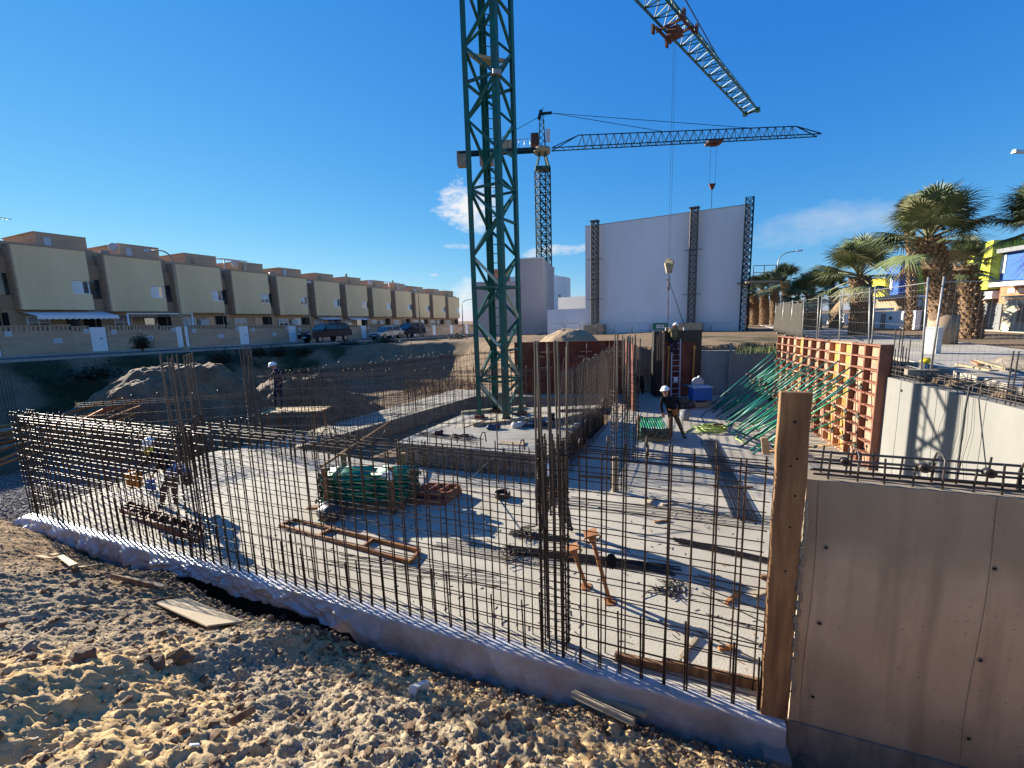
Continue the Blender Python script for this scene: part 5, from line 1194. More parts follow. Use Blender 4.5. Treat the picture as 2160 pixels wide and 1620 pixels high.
# ================================================================== FORMWORK
FW0 = V((8.80, 9.97, 0)); FWD_ = V((.273, .962, 0)).normalized(); FWN = V((-FWD_.y, FWD_.x, 0))
def fw(m, v, z): return FW0 + FWD_ * m + FWN * v + V((0, 0, z))
NP = 11; PW = 7.42 / NP
t = thing('formwork_wall', 'rusty red panel formwork wall held up by many green props, on the right', 'formwork', tuple(fw(3.7, 0, 0)))
for k in range(NP):
    a, b = k * PW + .006, (k + 1) * PW - .006; ht = 3.05 - .11 * (k + .5) / NP
    mb = MB(); mb.hexa([fw(a, 0, .01), fw(b, 0, .01), fw(b, -.03, .01), fw(a, -.03, .01), fw(a, 0, ht), fw(b, 0, ht), fw(b, -.03, ht), fw(a, -.03, ht)])
    p = mb.build('panel', MT['formwork_orange'] if k in (2, 3, 7) else MT['formwork_face'], t)
    mb = MB(); dp = .13
    for m_, w in ((a, .028), (b - .028, .028)): mb.hexa([fw(m_, .001, .01), fw(m_ + w, .001, .01), fw(m_ + w, dp, .01), fw(m_, dp, .01), fw(m_, .001, ht), fw(m_ + w, .001, ht), fw(m_ + w, dp, ht), fw(m_, dp, ht)][::1])
    for j in range(11):
        z = .01 + (ht - .05) * j / 10; mb.hexa([fw(a + .029, .001, z), fw(b - .029, .001, z), fw(b - .029, dp - .004, z), fw(a + .029, dp - .004, z), fw(a + .029, .001, z + .035), fw(b - .029, .001, z + .035), fw(b - .029, dp - .004, z + .035), fw(a + .029, dp - .004, z + .035)])
    mb.build('rib_frame', MT['formwork_steel'] if k not in (2, 3, 7) else MT['formwork_face'], p)
    for z in (.45, 1.2, 1.95):
        mb = MB(); c = fw(b + .006, dp + .02, z + rg.uniform(-.05, .05)); mb.beam(c - FWD_ * .12, c + FWD_ * .12, .05, .05); mb.beam(c - V((0, 0, .07)), c + V((0, 0, .09)), .03, .035); mb.build('clamp', MT['prop_steel'], t)
mb = MB(); mb.hexa([fw(-.02, .135, .0), fw(-.001, .135, .0), fw(-.001, -.12, .0), fw(-.02, -.12, .0), fw(-.02, .135, 3.06), fw(-.001, .135, 3.06), fw(-.001, -.12, 3.06), fw(-.02, -.12, 3.06)]); mb.build('end_board', MT['formwork_steel'], t)
# props: outer tube, inner tube, base plate, collar - one set of shared meshes
def prop_meshes(L, mt, r=.026):
    mb = MB(); mb.tube([(0, 0, 0), (0, 0, L * .58)], r, 8); a = mb.mesh('outer_tube', mt)
    mb = MB(); mb.tube([(0, 0, L * .58), (0, 0, L)], r * .8, 8); b = mb.mesh('inner_tube', mt)
    mb = MB(); mb.box((-.045, -.045, -.006), (.045, .045, .006)); c = mb.mesh('end_plate', MT['prop_steel'])
    mb = MB(); mb.box((-.045, -.045, L - .006), (.045, .045, L + .004)); c2 = mb.mesh('head_plate', MT['prop_steel'])
    mb = MB(); mb.tube([(0, 0, L * .55), (0, 0, L * .60)], r * 1.5, 8); mb.tube([(-.07, 0, L * .57), (.07, 0, L * .57)], .008, 4); d = mb.mesh('collar', MT['prop_steel'])
    return (('outer_tube', a), ('inner_tube', b), ('end_plate', c), ('head_plate', c2), ('collar', d))
PM = {}
ORDN = ORD[:11]
def prop(p, q, mt, label, group, r=.026, parts=5):
    p, q = V(p), V(q); L = (q - p).length; key = (round(L, 1), mt.name, r)
    if key not in PM: PM[key] = prop_meshes(key[0], mt, r)
    t = bpy.data.objects.new('steel_prop', None); COL.objects.link(t); t.location = p; t.rotation_mode = 'QUATERNION'; t.rotation_quaternion = V((0, 0, 1)).rotation_difference((q - p).normalized()); W[t.name] = Matrix.Translation(p)
    tag(t, label, 'prop', group)
    for nm, me in PM[key][:parts]:
        o = bpy.data.objects.new(nm, me); COL.objects.link(o); o.parent = t; W[o.name] = W[t.name]
    return t
for k in range(NP):
    for j, (zt_, dv) in enumerate(((2.42, 2.55), (1.75, 2.15), (1.05, 1.75), (2.05, 2.4))):
        m = (k + (.92 if j < 3 else .42)) * PW + rg.uniform(-.05, .05); 
        if k == 0 and j == 2: continue
        mt_ = MT['teal_prop'] if (k * 3 + j) % 3 == 0 else MT['green_prop']
        if (k, j) in ((0, 1), (0, 3)): continue
        foot = fw(m + .15 + rg.uniform(-.12, .12) + (.05 if j else 0), dv + rg.uniform(-.15, .15), .02); top = fw(m, .15, zt_ + rg.uniform(-.05, .05))
        lvl = ('upper', 'middle', 'lower', 'in-between')[j]
        prop(foot, top, mt_, f'{lvl} slanting green prop at the {ORDN[k]} formwork rib from the near end', 'green props bracing the red formwork wall')
prop(fw(.9, 2.2, .05), fw(.5, .15, .55), MT['formwork_orange'], 'orange steel prop lying low against the near end of the red formwork wall', 'loose orange props', .024)
# red formwork at the back
RA, RB = at(1088, 831, 0), at(1318, 831, 0); rdv = (RB - RA); RLn = rdv.length; rdv.normalize(); rnv = V((rdv.y, -rdv.x, 0))
if rnv.y > 0: rnv = -rnv
def rb(a, v, z): return RA + rdv * a + rnv * v + V((0, 0, z))
t = thing('formwork_wall', 'dark red panel formwork standing behind the crane at the back of the site', 'formwork', tuple(rb(RLn / 2, 0, 0)))
edges = [0, .30 * RLn, .66 * RLn, .86 * RLn, RLn]
for k in range(4):
    a, b = edges[k] + .01, edges[k + 1] - .01
    mb = MB(); mb.hexa([rb(a, 0, .02), rb(b, 0, .02), rb(b, -.04, .02), rb(a, -.04, .02), rb(a, 0, 2.72), rb(b, 0, 2.72), rb(b, -.04, 2.72), rb(a, -.04, 2.72)]); p = mb.build('panel', MT['red_formwork'], t)
    mb = MB()
    for m_ in (a, b - .05): mb.hexa([rb(m_, .001, .02), rb(m_ + .05, .001, .02), rb(m_ + .05, .1, .02), rb(m_, .1, .02), rb(m_, .001, 2.72), rb(m_ + .05, .001, 2.72), rb(m_ + .05, .1, 2.72), rb(m_, .1, 2.72)])
    for j in range(9):
        z = .02 + 2.64 * j / 8; mb.hexa([rb(a + .051, .001, z), rb(b - .051, .001, z), rb(b - .051, .095, z), rb(a + .051, .095, z), rb(a + .051, .001, z + .055), rb(b - .051, .001, z + .055), rb(b - .051, .095, z + .055), rb(a + .051, .095, z + .055)])
    mb.build('rib_frame', MT['red_formwork'], p)
    mb = MB(); mb.obox(rb(b - .25, .008, 1.98), rdv * .17, rnv * .005, V((0, 0, .075))); mb.build('label_plate', MT['tan_render'], p)
    for z in (2.2, 1.4):
        mb = MB(); c = rb(b, .13, z); mb.beam(c - rdv * .3, c + rdv * .3, .05, .05); mb.beam(c - V((0, 0, .12)), c + V((0, 0, .12)), .05, .05); mb.build('clamp', MT['formwork_face'], t)
for a in (.42 * RLn, .60 * RLn): mb = MB(); mb.beam(rb(a, .25, 0), rb(a + .2, .12, 1.9), .06, .06); mb.build('brace', MT['formwork_face'], t)
SA, SB = at(1337, 868, 0), at(1320, 840, 0); sdv = (SB - SA); sl_ = sdv.length; sdv.normalize(); snv = V((-sdv.y, sdv.x, 0))
if snv.x < 0: snv = -snv
t = thing('gridded_formwork', 'narrow red gridded formwork panel beside the tall rebar columns', 'formwork', tuple(SA))
mb = MB(); mb.hexa([SA, SB, SB - snv * .04, SA - snv * .04] + [q + V((0, 0, 2.75)) for q in (SA, SB, SB - snv * .04, SA - snv * .04)]); mb.build('panel', MT['red_formwork'], t)
mb = MB()
for j in range(10): mb.beam(SA + snv * .05 + V((0, 0, .03 + 2.68 * j / 9)), SB + snv * .05 + V((0, 0, .03 + 2.68 * j / 9)), .05, .05)
for j in range(5): q = SA.lerp(SB, j / 4) + snv * .055; mb.beam(q, q + V((0, 0, 2.75)), .05, .052)
mb.build('rib_frame', MT['formwork_face'], t)
# black and red column formwork
KA, KB = at(1377, 836, 0), at(1476, 834, 0); kd = (KB - KA); KL = kd.length; kd.normalize(); kn = V((kd.y, -kd.x, 0))
if kn.y > 0: kn = -kn
def kb(a, v, z): return KA + kd * a * KL + kn * v + V((0, 0, z))
KH = 3.15
t = thing('column_formwork', 'tall black and dark red column formwork hung from the crane hook', 'formwork', tuple(kb(.5, 0, 0)))
mb = MB(); mb.hexa([kb(0, 0, .05), kb(1, 0, .05), kb(1, -.35, .05), kb(0, -.35, .05), kb(0, 0, KH), kb(1, 0, KH), kb(1, -.35, KH), kb(0, -.35, KH)]); mb.build('black_panel', MT['black_panel'], t)
mb = MB(); mb.hexa([kb(.165, .005, .05), kb(.205, .005, .05), kb(.205, .12, .05), kb(.165, .12, .05), kb(.165, .005, KH - .02), kb(.205, .005, KH - .02), kb(.205, .12, KH - .02), kb(.165, .12, KH - .02)]); mb.build('edge_board', MT['formwork_face'], t)
mb = MB(); mb.hexa([kb(.21, .006, .05), kb(.86, .006, .05), kb(.86, .05, .05), kb(.21, .05, .05), kb(.21, .006, KH - .55), kb(.86, .006, KH - .55), kb(.86, .05, KH - .55), kb(.21, .05, KH - .55)]); rp = mb.build('red_panel', MT['red_formwork'], t)
mb = MB()
for j in range(9): z = .08 + j * .3; mb.beam(kb(.22, .075, z), kb(.85, .075, z), .05, .05)
for a in (.22, .50, .85): mb.beam(kb(a, .08, .05), kb(a, .08, KH - .56), .05, .058)
mb.build('rib_frame', MT['red_formwork'], rp)
for a in (.27, .80): mb = MB(); mb.beam(kb(a, .18, .02), kb(a + .03, .12, 2.3), .06, .06); mb.obox(kb(a + .03, .12, 2.36), kd * .07, kn * .05, V((0, 0, .07))); mb.build('brace', MT['formwork_orange'], t)
for a in (.28, .66):
    mb = MB(); c = kb(a, -.15, KH + .06); mb.obox(c, kd * .06, kn * .06, V((0, 0, .10))); mb.build('lifting_lug', MT['galvanised'], t)
t = thing('lifting_sling', 'two-leg lifting sling running from the crane hook to the black formwork', 'sling', tuple(hook_pt))
for a in (.28, .66): mb = MB(); mb.tube([hook_pt, kb(a, -.15, KH + .16)], .016, 5); mb.build('sling_leg', MT['dark_rebar'], t)
for s_ in (-.05, .04): mb = MB(); mb.tube([hook_pt, hook_pt + V((s_, 0, -2.3))], .014, 5); mb.build('loose_chain', MT['dark_rebar'], t)
mb = MB(); mb.tube([hook_pt + V((0, 0, .02)), hook_pt - V((0, 0, .55))], [.03, .07], 6); mb.build('shackle', MT['rust_red'], t)
lb = at(1424, 838, 0); t = thing('ladder', 'aluminium ladder leaning on the red side of the black column formwork', 'ladder', tuple(lb))
lt = kb(.5, .16, 2.75); lt.x = lb.x + .05
for s_ in (-.2, .2): mb = MB(); mb.beam(lb + kd * s_, lt + kd * s_, .04, .07, kn); mb.build('rail', MT['pale_grey_paint'], t)
for j in range(10): bar('rung', lb.lerp(lt, (j + .6) / 10.3) - kd * .2, lb.lerp(lt, (j + .6) / 10.3) + kd * .2, .016, MT['pale_grey_paint'], t)
mb = MB(); c = lb.lerp(lt, .31); mb.obox(c + kn * .05, kd * .1, kn * .004, V((0, 0, .11))); mb.build('warning_label', MT['white_paint'], t)

# ================================================================== THINGS ON THE SLAB
# near stack of green props on its timber pallet
PA, PBv = at(682, 1080, 0), at(858, 1078, 0); pax = (PBv - PA); PL = pax.length; pax.normalize(); pay = V((-pax.y, pax.x, 0))
if pay.y < 0: pay = -pay
def pb_at(a, b, z): return PA + pax * a + pay * b + V((0, 0, z))
t = thing('timber_pallet', 'rough timber cradle with upright stakes under the near stack of green props', 'pallet', tuple(pb_at(PL / 2, .35, 0)))
for a in (.15, PL - .25):
    mb = MB(); mb.box((0, 0, 0), (0, 0, 0)); mb = MB(); mb.beam(pb_at(a, -.12, .06), pb_at(a, .9, .06), .10, .12); mb.build('bearer', MT['pine_timber'], t)
    for b in (-.08, .84): mb = MB(); mb.beam(pb_at(a, b, 0), pb_at(a, b, 1.0), .09, .09); mb.build('stake', MT['pine_timber'], t)
for b in (-.13, .2, .6): mb = MB(); mb.beam(pb_at(-.25 if b < 0 else 0, b, .16), pb_at(PL, b, .16), .12, .05); mb.build('board', MT['pine_timber'], t)
ii = 0
for r_ in range(8):
    ncol = 11 if r_ < 7 else 8
    for c_ in range(ncol):
        e = rg.uniform(-.09, .09); b = .02 + c_ * .074 + (.03 if r_ % 2 else 0); z = .23 + r_ * .078
        p = pb_at(-.06 + e, b, z); q = pb_at(PL + .06 + e, b, z)
        o = prop(p, p + (q - p).normalized() * 1.9, MT['teal_prop'] if (c_ + r_ * 2) % 3 == 0 else MT['green_prop'], f'prop in the near green stack, {ORD[r_]} layer up, {ORD[c_]} from the front', 'green props stacked on the near timber cradle', .025, 4)
t = thing('rubbish_bag', 'dark plastic bag slumped at the left foot of the near prop stack', 'bag', tuple(at(697, 1083, 0)))
mb = MB(); c = at(697, 1080, .16); mb.ell(c, .26, .22, .18, 16, 10, noise=.10); mb.ell(c + V((-.1, .1, .06)), .16, .16, .13, 12, 8, noise=.12); mb.build('bag_body', MT['bag_plastic'], t)
t = thing('rag', 'white cloth rag hanging on the front stake of the near prop stack', 'rag', tuple(pb_at(PL - .3, -.14, .85)))
mb = MB(); c = pb_at(PL - .25, -.15, .83); mb.ell(c, .06, .04, .12, 10, 7, noise=.2); mb.ell(c + V((-.10, 0, .03)), .10, .04, .05, 10, 6, noise=.25); mb.build('cloth', MT['white_paint'], t)
# second stack further back
QA, QB = at(1349, 932, 0), at(1412, 934, 0); qx = (QB - QA); QL = qx.length; qx.normalize(); qy = V((-qx.y, qx.x, 0))
t = thing('timber_pallet', 'low timber pallet under the second stack of green props, by the standing man', 'pallet', tuple((QA + QB) / 2))
for b in (.2, 1.2): mb = MB(); mb.beam(QA + qy * b + V((0, 0, .06)), QB + qy * b + V((0, 0, .06)), .1, .12); mb.build('bearer', MT['weathered_board'], t)
for a in (-.02, QL + .02): mb = MB(); mb.beam(QA + qx * a + qy * .2, QA + qx * a + qy * .2 + V((0, 0, .75)), .06, .06); mb.build('stake', MT['pine_timber'], t)
for r_ in range(4):
    for c_ in range(11):
        e = rg.uniform(-.1, .1); p = QA + qx * (.05 + c_ * (QL - .1) / 10.5 + (.03 if r_ % 2 else 0)) + qy * e + V((0, 0, .16 + r_ * .08)); q = p + qy * 1.6 + V((0, 0, .0))
        prop(p, q, MT['teal_prop'] if (c_ + r_) % 3 == 1 else MT['green_prop'], f'prop in the far green stack, {ORD[r_]} layer up, {ORD[c_]} from the left', 'green props stacked by the standing man', .027, 4)
# brown props leaning by the middle column
for (bp, tp, lab) in (((1287, 1270), (1246, 1125), 'taller of two rusty brown props standing by the middle rebar column'), ((1237, 1238), (1207, 1155), 'shorter of two rusty brown props standing by the middle rebar column')):
    b = at(*bp, 0); z = zat(tp[0], tp[1], b); q = onpl(tp[0], tp[1], b, V((0, 1, 0))); t = thing('adjustable_prop', lab, 'prop', tuple(b)); d = (q - b).normalized(); s1 = d.cross(V((0, 1, 0))).normalized(); s2 = d.cross(s1)
    mb = MB(); mb.tube([b, q], [.028, .032], 10); mb.build('tube', MT['brown_steel'], t)
    mb = MB(); mb.obox(q, s1 * .09, s2 * .09, d * .012); mb.tube([q - d * .14, q], [.04, .07], 8); mb.tube([q + s1 * .07 - d * .02, q + s1 * .12 - d * .08, q + s1 * .05 - d * .14], .012, 6); mb.tube([q - s1 * .07 - d * .02, q - s1 * .12 - d * .08, q - s1 * .05 - d * .14], .012, 6); mb.tube([q - d * .02 + s2 * .1, q - d * .02 - s2 * .1], .02, 8); mb.build('head', MT['brown_steel'], t)
    mb = MB(); mb.obox(b + V((0, 0, .006)), V((.075, 0, 0)), V((0, .075, 0)), V((0, 0, .006))); mb.build('base_plate', MT['brown_steel'], t)
def px_frame(label, cs, z, h, w, ncross, mt, name='steel_ladder', face=False, cat='formwork frame'):
    """a flat steel frame lying down: corners as points, long rails a-b and d-c, cross pieces between them"""
    a, b, c, d = [V(q) for q in cs]; t = thing(name, label, cat, tuple((a + c) / 2)); u = V((0, 0, z + h / 2))
    for p, q in ((a, b), (d, c)): mb = MB(); mb.beam(p + u, q + u, w, h); mb.build('rail', MT[mt], t)
    for k in range(ncross):
        f = k / (ncross - 1); p, q = a.lerp(b, f), d.lerp(c, f); e = (q - p).normalized() * (w / 2 + .002); mb = MB(); mb.beam(p + e + u, q - e + u, w, h * .96); mb.build('cross_piece', MT[mt], t)
    if face:
        mb = MB(); f = V((0, 0, z + .012)); mb.hexa([p + V((0, 0, z + .004)) for p in (a, b, c, d)] + [p + V((0, 0, z + .02)) for p in (a, b, c, d)]); mb.build('face', MT['red_formwork'], t)
    return t
px_frame('long brown steel ladder frame lying flat on the open slab', [at(590, 1112), at(866, 1190), at(886, 1166), at(622, 1100)], 0, .07, .045, 4, 'brown_steel')
px_frame('red ribbed formwork panel lying at the feet of the bending man', [at(254, 1082), at(418, 1146), at(430, 1122), at(276, 1066)], 0, .12, .035, 9, 'formwork_steel', face=True)
px_frame('orange-red ribbed panel on the slab behind the near prop stack', [at(868, 1062), at(938, 1066), at(974, 1040), at(905, 1036)], 0, .12, .04, 4, 'formwork_steel', face=True)
px_frame('second orange-red ribbed panel lying on top behind the near prop stack', [at(876, 1056), at(946, 1060), at(972, 1042), at(905, 1038)], .125, .11, .04, 4, 'formwork_steel')
px_frame('small upright red frame by the foot of the props', [at(1506, 897, 0), at(1506, 897, .62), at(1523, 897, .62), at(1523, 897, 0)], 0, .05, .05, 3, 'formwork_steel', cat='frame')
def floor_bars(label, P, Q, n, spread, r, mt='dark_rebar', z=.012, name='bar_bundle', fan=1.0, two=True):
    P, Q = V(P), V(Q); d = (Q - P).normalized(); nn = V((d.y, -d.x, 0)); t = thing(name, label, 'rebar', tuple((P + Q) / 2), 0, 'loose rebar on the slab')
    for i in range(n):
        o_ = nn * spread * ((i % (n // 2 + 1) if two else i) / max(1, (n // 2 if two else n - 1)) - .5); zz_ = z + (2 * r if two and i > n // 2 else 0)
        bar('bar', P + o_ + d * rg.uniform(-.1, .15) + V((0, 0, zz_)), Q + o_ * fan + d * rg.uniform(-.15, .1) + V((0, 0, zz_ + rg.uniform(0, .008))), r, MT[mt], t)
    return t
floor_bars('bundle of long dark bars lying on the slab to the left of the timber post', at(1492, 926), at(1574, 1100), 16, .42, .009, 'dark_rebar', two=True)
floor_bars('bundle of dark bars lying behind the foot of the middle rebar column', at(1060, 1160), at(1425, 1206), 16, .24, .008)
floor_bars('bundle of dark bars lying across to the timber post', at(1420, 1140), at(1645, 1192), 12, .16, .008)
floor_bars('short bundle of dark bars left of the bending man behind the column', at(1082, 1128), at(1200, 1142), 10, .18, .008)
floor_bars('long thin bars lying on the slab before the crane pad', at(1180, 1060), at(1640, 1105), 5, .5, .007, two=False)
floor_bars('thin bars lying on the slab right of the brown ladder frame', at(925, 1148), at(1190, 1190), 6, .35, .006, two=False)
floor_bars('thin bars lying near the slab edge left of the middle column', at(700, 1180), at(1060, 1225), 4, .3, .006, two=False)
floor_bars('thin bars scattered right of the scrap heap', at(1470, 1230), at(1640, 1290), 4, .4, .006, two=False, fan=1.8)
floor_bars('thin bars lying by the timber post before the plank', at(1490, 1318), at(1640, 1375), 3, .4, .006, two=False, fan=1.5)
floor_bars('loose bars lying across the crane pad right of the mast', at(1130, 905, .6), at(1255, 872, .6), 14, .7, .008, 'grey_rebar', two=False)
floor_bars('loose bars lying on the crane pad before the mast', at(880, 915, .6), at(1010, 930, .6), 7, .4, .008, 'dark_rebar', two=False)
floor_bars('bars heaped on the far side of the crane pad', at(1180, 868, .6), at(1290, 864, .6), 8, .5, .009, 'grey_rebar', two=False)
b = MB(); r2 = random.Random(66)
for _ in range(420):
    p = at(r2.uniform(470, 1640), r2.uniform(960, 1440), .004); a = r2.uniform(0, 6.28); l = r2.uniform(.01, .05); d = V((math.cos(a), math.sin(a), 0))
    if (p - P0F).dot(NF) > -.15: continue
    b.beam(p - d * l, p + d * l, r2.uniform(.004, .016), .006, m=r2.choice((0, 0, 1, 2)))
o = b.build('debris', [MT['dark_rebar'], MT['pine_timber'], MT['rough_concrete']]); tag(o, kind='stuff')
t = thing('rebar_scrap', 'small tangled heap of bent rebar scrap on the slab', 'scrap heap', tuple(at(1410, 1240)))
for i in range(46):
    c = at(1410 + rg.gauss(0, 22), 1240 + rg.gauss(0, 11), .01 + abs(rg.gauss(0, .02))); a = rg.uniform(0, 6.28); l = rg.uniform(.05, .16); d = V((math.cos(a), math.sin(a), rg.uniform(-.1, .25)))
    mb = MB(); pts = [c - d * l, c + d * l * .6] + ([c + d * l * .6 + V((-d.y, d.x, 0)) * .06] if i % 3 == 0 else []); 
    for q in pts: q.z = max(q.z, .008)
    mb.tube(pts, .006, 5); mb.build('bent_bar', MT['dark_rebar'], t)
for k, (px, py, n) in enumerate(((1108, 1122, 26), (1075, 1165, 22))):
    t = thing('stirrup_pile', ('upper' if k == 0 else 'lower') + ' pile of small bent stirrups at the left end of the bars behind the column', 'scrap heap', tuple(at(px, py)))
    for i in range(n):
        c = at(px + rg.gauss(0, 12), py + rg.gauss(0, 7), .02 + .05 * rg.random()); a = rg.uniform(0, 6.28); d = V((math.cos(a), math.sin(a), 0)); e = V((-d.y, d.x, rg.uniform(0, .8))).normalized(); mb = MB()
        q = [c - d * .08, c + d * .08, c + d * .08 + e * .10, c - d * .08 + e * .10]; mb.tube(q, .005, 5); mb.build('stirrup', MT['dark_rebar'], t)
t = thing('wire_coil', 'thin tie wire lying in loose loops on the slab', 'wire', tuple(at(1480, 1090)))
for k, (px, py, r) in enumerate(((1465, 1082, .16), (1490, 1078, .2), (1508, 1095, .13), (1445, 1088, .25), (1498, 1112, .1))):
    c = at(px, py, .008); mb = MB(); ph = rg.uniform(0, 6); mb.tube([c + V((r * math.cos(ph + a * .35), r * .8 * math.sin(ph + a * .35), .004 + .01 * (a % 3))) for a in range(17)], .004, 4); mb.build('loop', MT['dark_rebar'], t)
t = thing('tie_wire_roll', 'dark roll of tie wire on the slab below the crane pad', 'wire roll', tuple(at(1060, 1048)))
c = at(1060, 1046, .04); mb = MB()
for k in range(4): mb.tube([c + V((.16 * math.cos(a * .4), .16 * math.sin(a * .4), .025 * k)) for a in range(17)], .022, 6)
mb.build('roll', MT['dark_rebar'], t)
def plank(label, P, Q, w, h, mt, up=(0, 0, 1), cat='board', name='wood_board', group=None):
    t = thing(name, label, cat, tuple((V(P) + V(Q)) / 2), 0, group); mb = MB(); mb.beam(P, Q, w, h, up); o = mb.build('plank', MT[mt], t)
    b = o.modifiers.new('bevel', 'BEVEL'); b.width = .004; b.segments = 1; return t
for lab, p, q, w, h, m in (
    ('left half of the timber edging the near slab by the post', at(1298, 1384, .05), at(1400, 1408, .05), .06, .10, 'pine_timber'),
    ('right half of the timber edging the near slab by the post', at(1396, 1399, .06), at(1640, 1452, .06), .06, .11, 'pine_timber'),
    ('short pale offcut on the slab, upright end by its own shadow', at(1366, 1062, .03), at(1378, 1048, .03), .10, .05, 'weathered_board'),
    ('thin pale offcut lying on the slab beside the upright offcut', at(1396, 1064, .02), at(1430, 1062, .02), .04, .03, 'pale_board'),
    ('thin brown offcut lying on the slab before the dark shadow', at(1380, 1101, .02), at(1412, 1097, .02), .05, .03, 'pine_timber'),
    ('small pale offcut beside the long dark bundle', at(1504, 1024, .03), at(1516, 1026, .03), .08, .05, 'pine_timber'),
    ('thin brown offcut to the right of the long dark bundle', at(1548, 1026, .02), at(1588, 1027, .02), .05, .03, 'pine_timber'),
    ('dark offcut on the slab near the timber post', at(1532, 1272, .02), at(1560, 1248, .02), .05, .04, 'orange_timber'),
    ('grey board end lying by the timber post foot', at(1590, 1255, .02), at(1640, 1238, .02), .09, .03, 'weathered_board'),
    ('small wooden block by the timber post', at(1604, 1216, .03), at(1622, 1218, .03), .06, .06, 'pine_timber'),
    ('dark offcut by the near mesh, crossing a bar shadow', at(1437, 1385, .02), at(1470, 1345, .02), .05, .03, 'weathered_board'),
    ('small brown board end on the slab near the edge timber', at(1515, 1367, .02), at(1548, 1365, .02), .06, .03, 'orange_timber'),
    ('reddish board lying by the rebar column at the pit', at(1222, 1004, .02), at(1292, 1008, .02), .08, .03, 'orange_timber')):
    plank(lab, p, q, w, h, m)
b = at(1298, 1037, 0); plank('brown board standing against the rebar column at the pit', b, b + V((0, 0, .82)), .14, .04, 'weathered_board', (0, 1, 0))
c = onpl(1614, 940, fr(.25, -.05), NF); plank('pale board offcut hung on the near mesh beside the timber post', c + V((.012, 0, -.08)), c + V((-.012, 0, .08)), .06, .02, 'pale_board', NF)
b = at(665, 988, .02); plank('long thin timber batten reaching over the pit behind the near prop stack', at(676, 985, .95), at(822, 890, .75), .05, .05, 'pine_timber', (0, 0, 1))
t = thing('guard_rail', 'makeshift guard rail of bars in front of the crane pad', 'guard rail', tuple(at(990, 1030)))
for (px, py, h) in ((985, 1035, 1.75), (1052, 1020, 1.7), (905, 990, 1.2)):
    p = at(px, py, 0); bar('post', p, p + V((0, .05, h)), .016, MT['grey_rebar'], t)
p, q = at(985, 1035, 0), at(1052, 1020, 0); bar('rail', p + V((0, 0, 1.5)), q + V((0, 0, 1.65)), .014, MT['grey_rebar'], t); bar('rail', p + V((0, 0, .2)), q + V((0, 0, .75)), .010, MT['grey_rebar'], t)
bar('rail', p + V((0, 0, .35)), at(905, 990, .9), .010, MT['grey_rebar'], t)
# tools by the far wall
c = at(1476, 858, 0); t = thing('tool_box', 'bright blue steel tool chest on a low stand before the far grey wall', 'tool box', tuple(c))
mb = MB(); mb.obox(c + V((0, 0, .58)), V((.40, 0, 0)), V((0, .25, 0)), V((0, 0, .27))); o = mb.build('chest', MT['tool_blue'], t); bm_ = o.modifiers.new('bevel', 'BEVEL'); bm_.width = .02
mb = MB(); mb.obox(c + V((0, 0, .865)), V((.42, 0, 0)), V((0, .27, 0)), V((0, 0, .014))); mb.build('lid', MT['pale_grey_paint'], t)
mb = MB()
for x in (-.33, .33):
    for y in (-.2, .2): mb.beam(c + V((x, y, 0)), c + V((x, y, .31)), .05, .05)
mb.obox(c + V((0, 0, .12)), V((.3, 0, 0)), V((0, .2, 0)), V((0, 0, .1))); mb.build('stand', MT['weathered_board'], t)
c2 = at(1458, 832, .95); t = thing('power_saw', 'circular saw bench with a pale guard behind the blue tool chest', 'saw', tuple(at(1462, 845)))
b = at(1462, 848, 0); mb = MB(); mb.obox(b + V((0, 0, .75)), V((.42, 0, 0)), V((0, .3, 0)), V((0, 0, .03)))
for x in (-.35, .35): mb.beam(b + V((x, 0, 0)), b + V((x * .9, 0, .72)), .05, .05)
mb.build('bench', MT['mast_grey'], t); mb = MB(); mb.tube([b + V((.15, -.06, .85)), b + V((.15, .06, .85))], .26, 14); mb.obox(b + V((.28, 0, 1.0)), V((.12, 0, -.12)), V((0, .05, 0)), V((.06, 0, .06))); mb.build('blade_guard', MT['pale_grey_paint'], t)
c = at(1444, 886, 0); t = thing('bucket', 'grey rubber bucket on the slab behind the standing man', 'bucket', tuple(c)); mb = MB(); mb.tube([c, c + V((0, 0, .36)), c + V((0, 0, .37)), c + V((0, 0, .05))], [.15, .20, .18, .13], 14, caps=False); mb.tube([c + V((0, 0, .002)), c + V((0, 0, .05))], .14, 14); mb.build('pail', MT['garage_grey'], t)
mb = MB(); mb.tube([c + V((.2 * math.cos(a), .06, .36 - .2 * math.sin(a) * .6)) for a in np.linspace(0, math.pi, 9)], .006, 5); mb.build('handle', MT['dark_rebar'], t)
c = at(1440, 862, 0); t = thing('sack_heap', 'dark heap of sacks on the slab left of the blue tool chest', 'sacks', tuple(c)); 
for k, (dx, dy, dz) in enumerate(((-.2, 0, .12), (.25, .1, .12), (0, .1, .3))): mb = MB(); mb.ell(c + V((dx, dy, dz)), .33, .24, .15, 12, 8, noise=.1); mb.build('sack', MT['grey_cloth'], t)
t = thing('hose', 'pale green garden hose lying in a messy coil on the slab', 'hose', tuple(at(1500, 905)))
mb = MB(); c = at(1500, 908, .02); pts = []
for a in range(150):
    f = a * .33; r = .42 + .12 * math.sin(a * .21) + .08 * math.sin(a * .57); pts.append(c + V((r * math.cos(f) + .1 * math.sin(a * .13), r * .75 * math.sin(f), .02 + .16 * abs(math.sin(a * .37)) * (a / 150) + .02)))
mb.tube(pts, .019, 6, caps=True); mb.build('coil', MT['hose_green'], t)
mb = MB(); mb.tube([pts[0], at(1540, 890, .03), at(1560, 905, .02), at(1552, 925, .02), at(1574, 935, .02)], .019, 6); mb.tube([at(1462, 902, .02), at(1445, 912, .02), at(1470, 915, .02), pts[40]], .019, 6); mb.build('loose_end', MT['hose_green'], t)
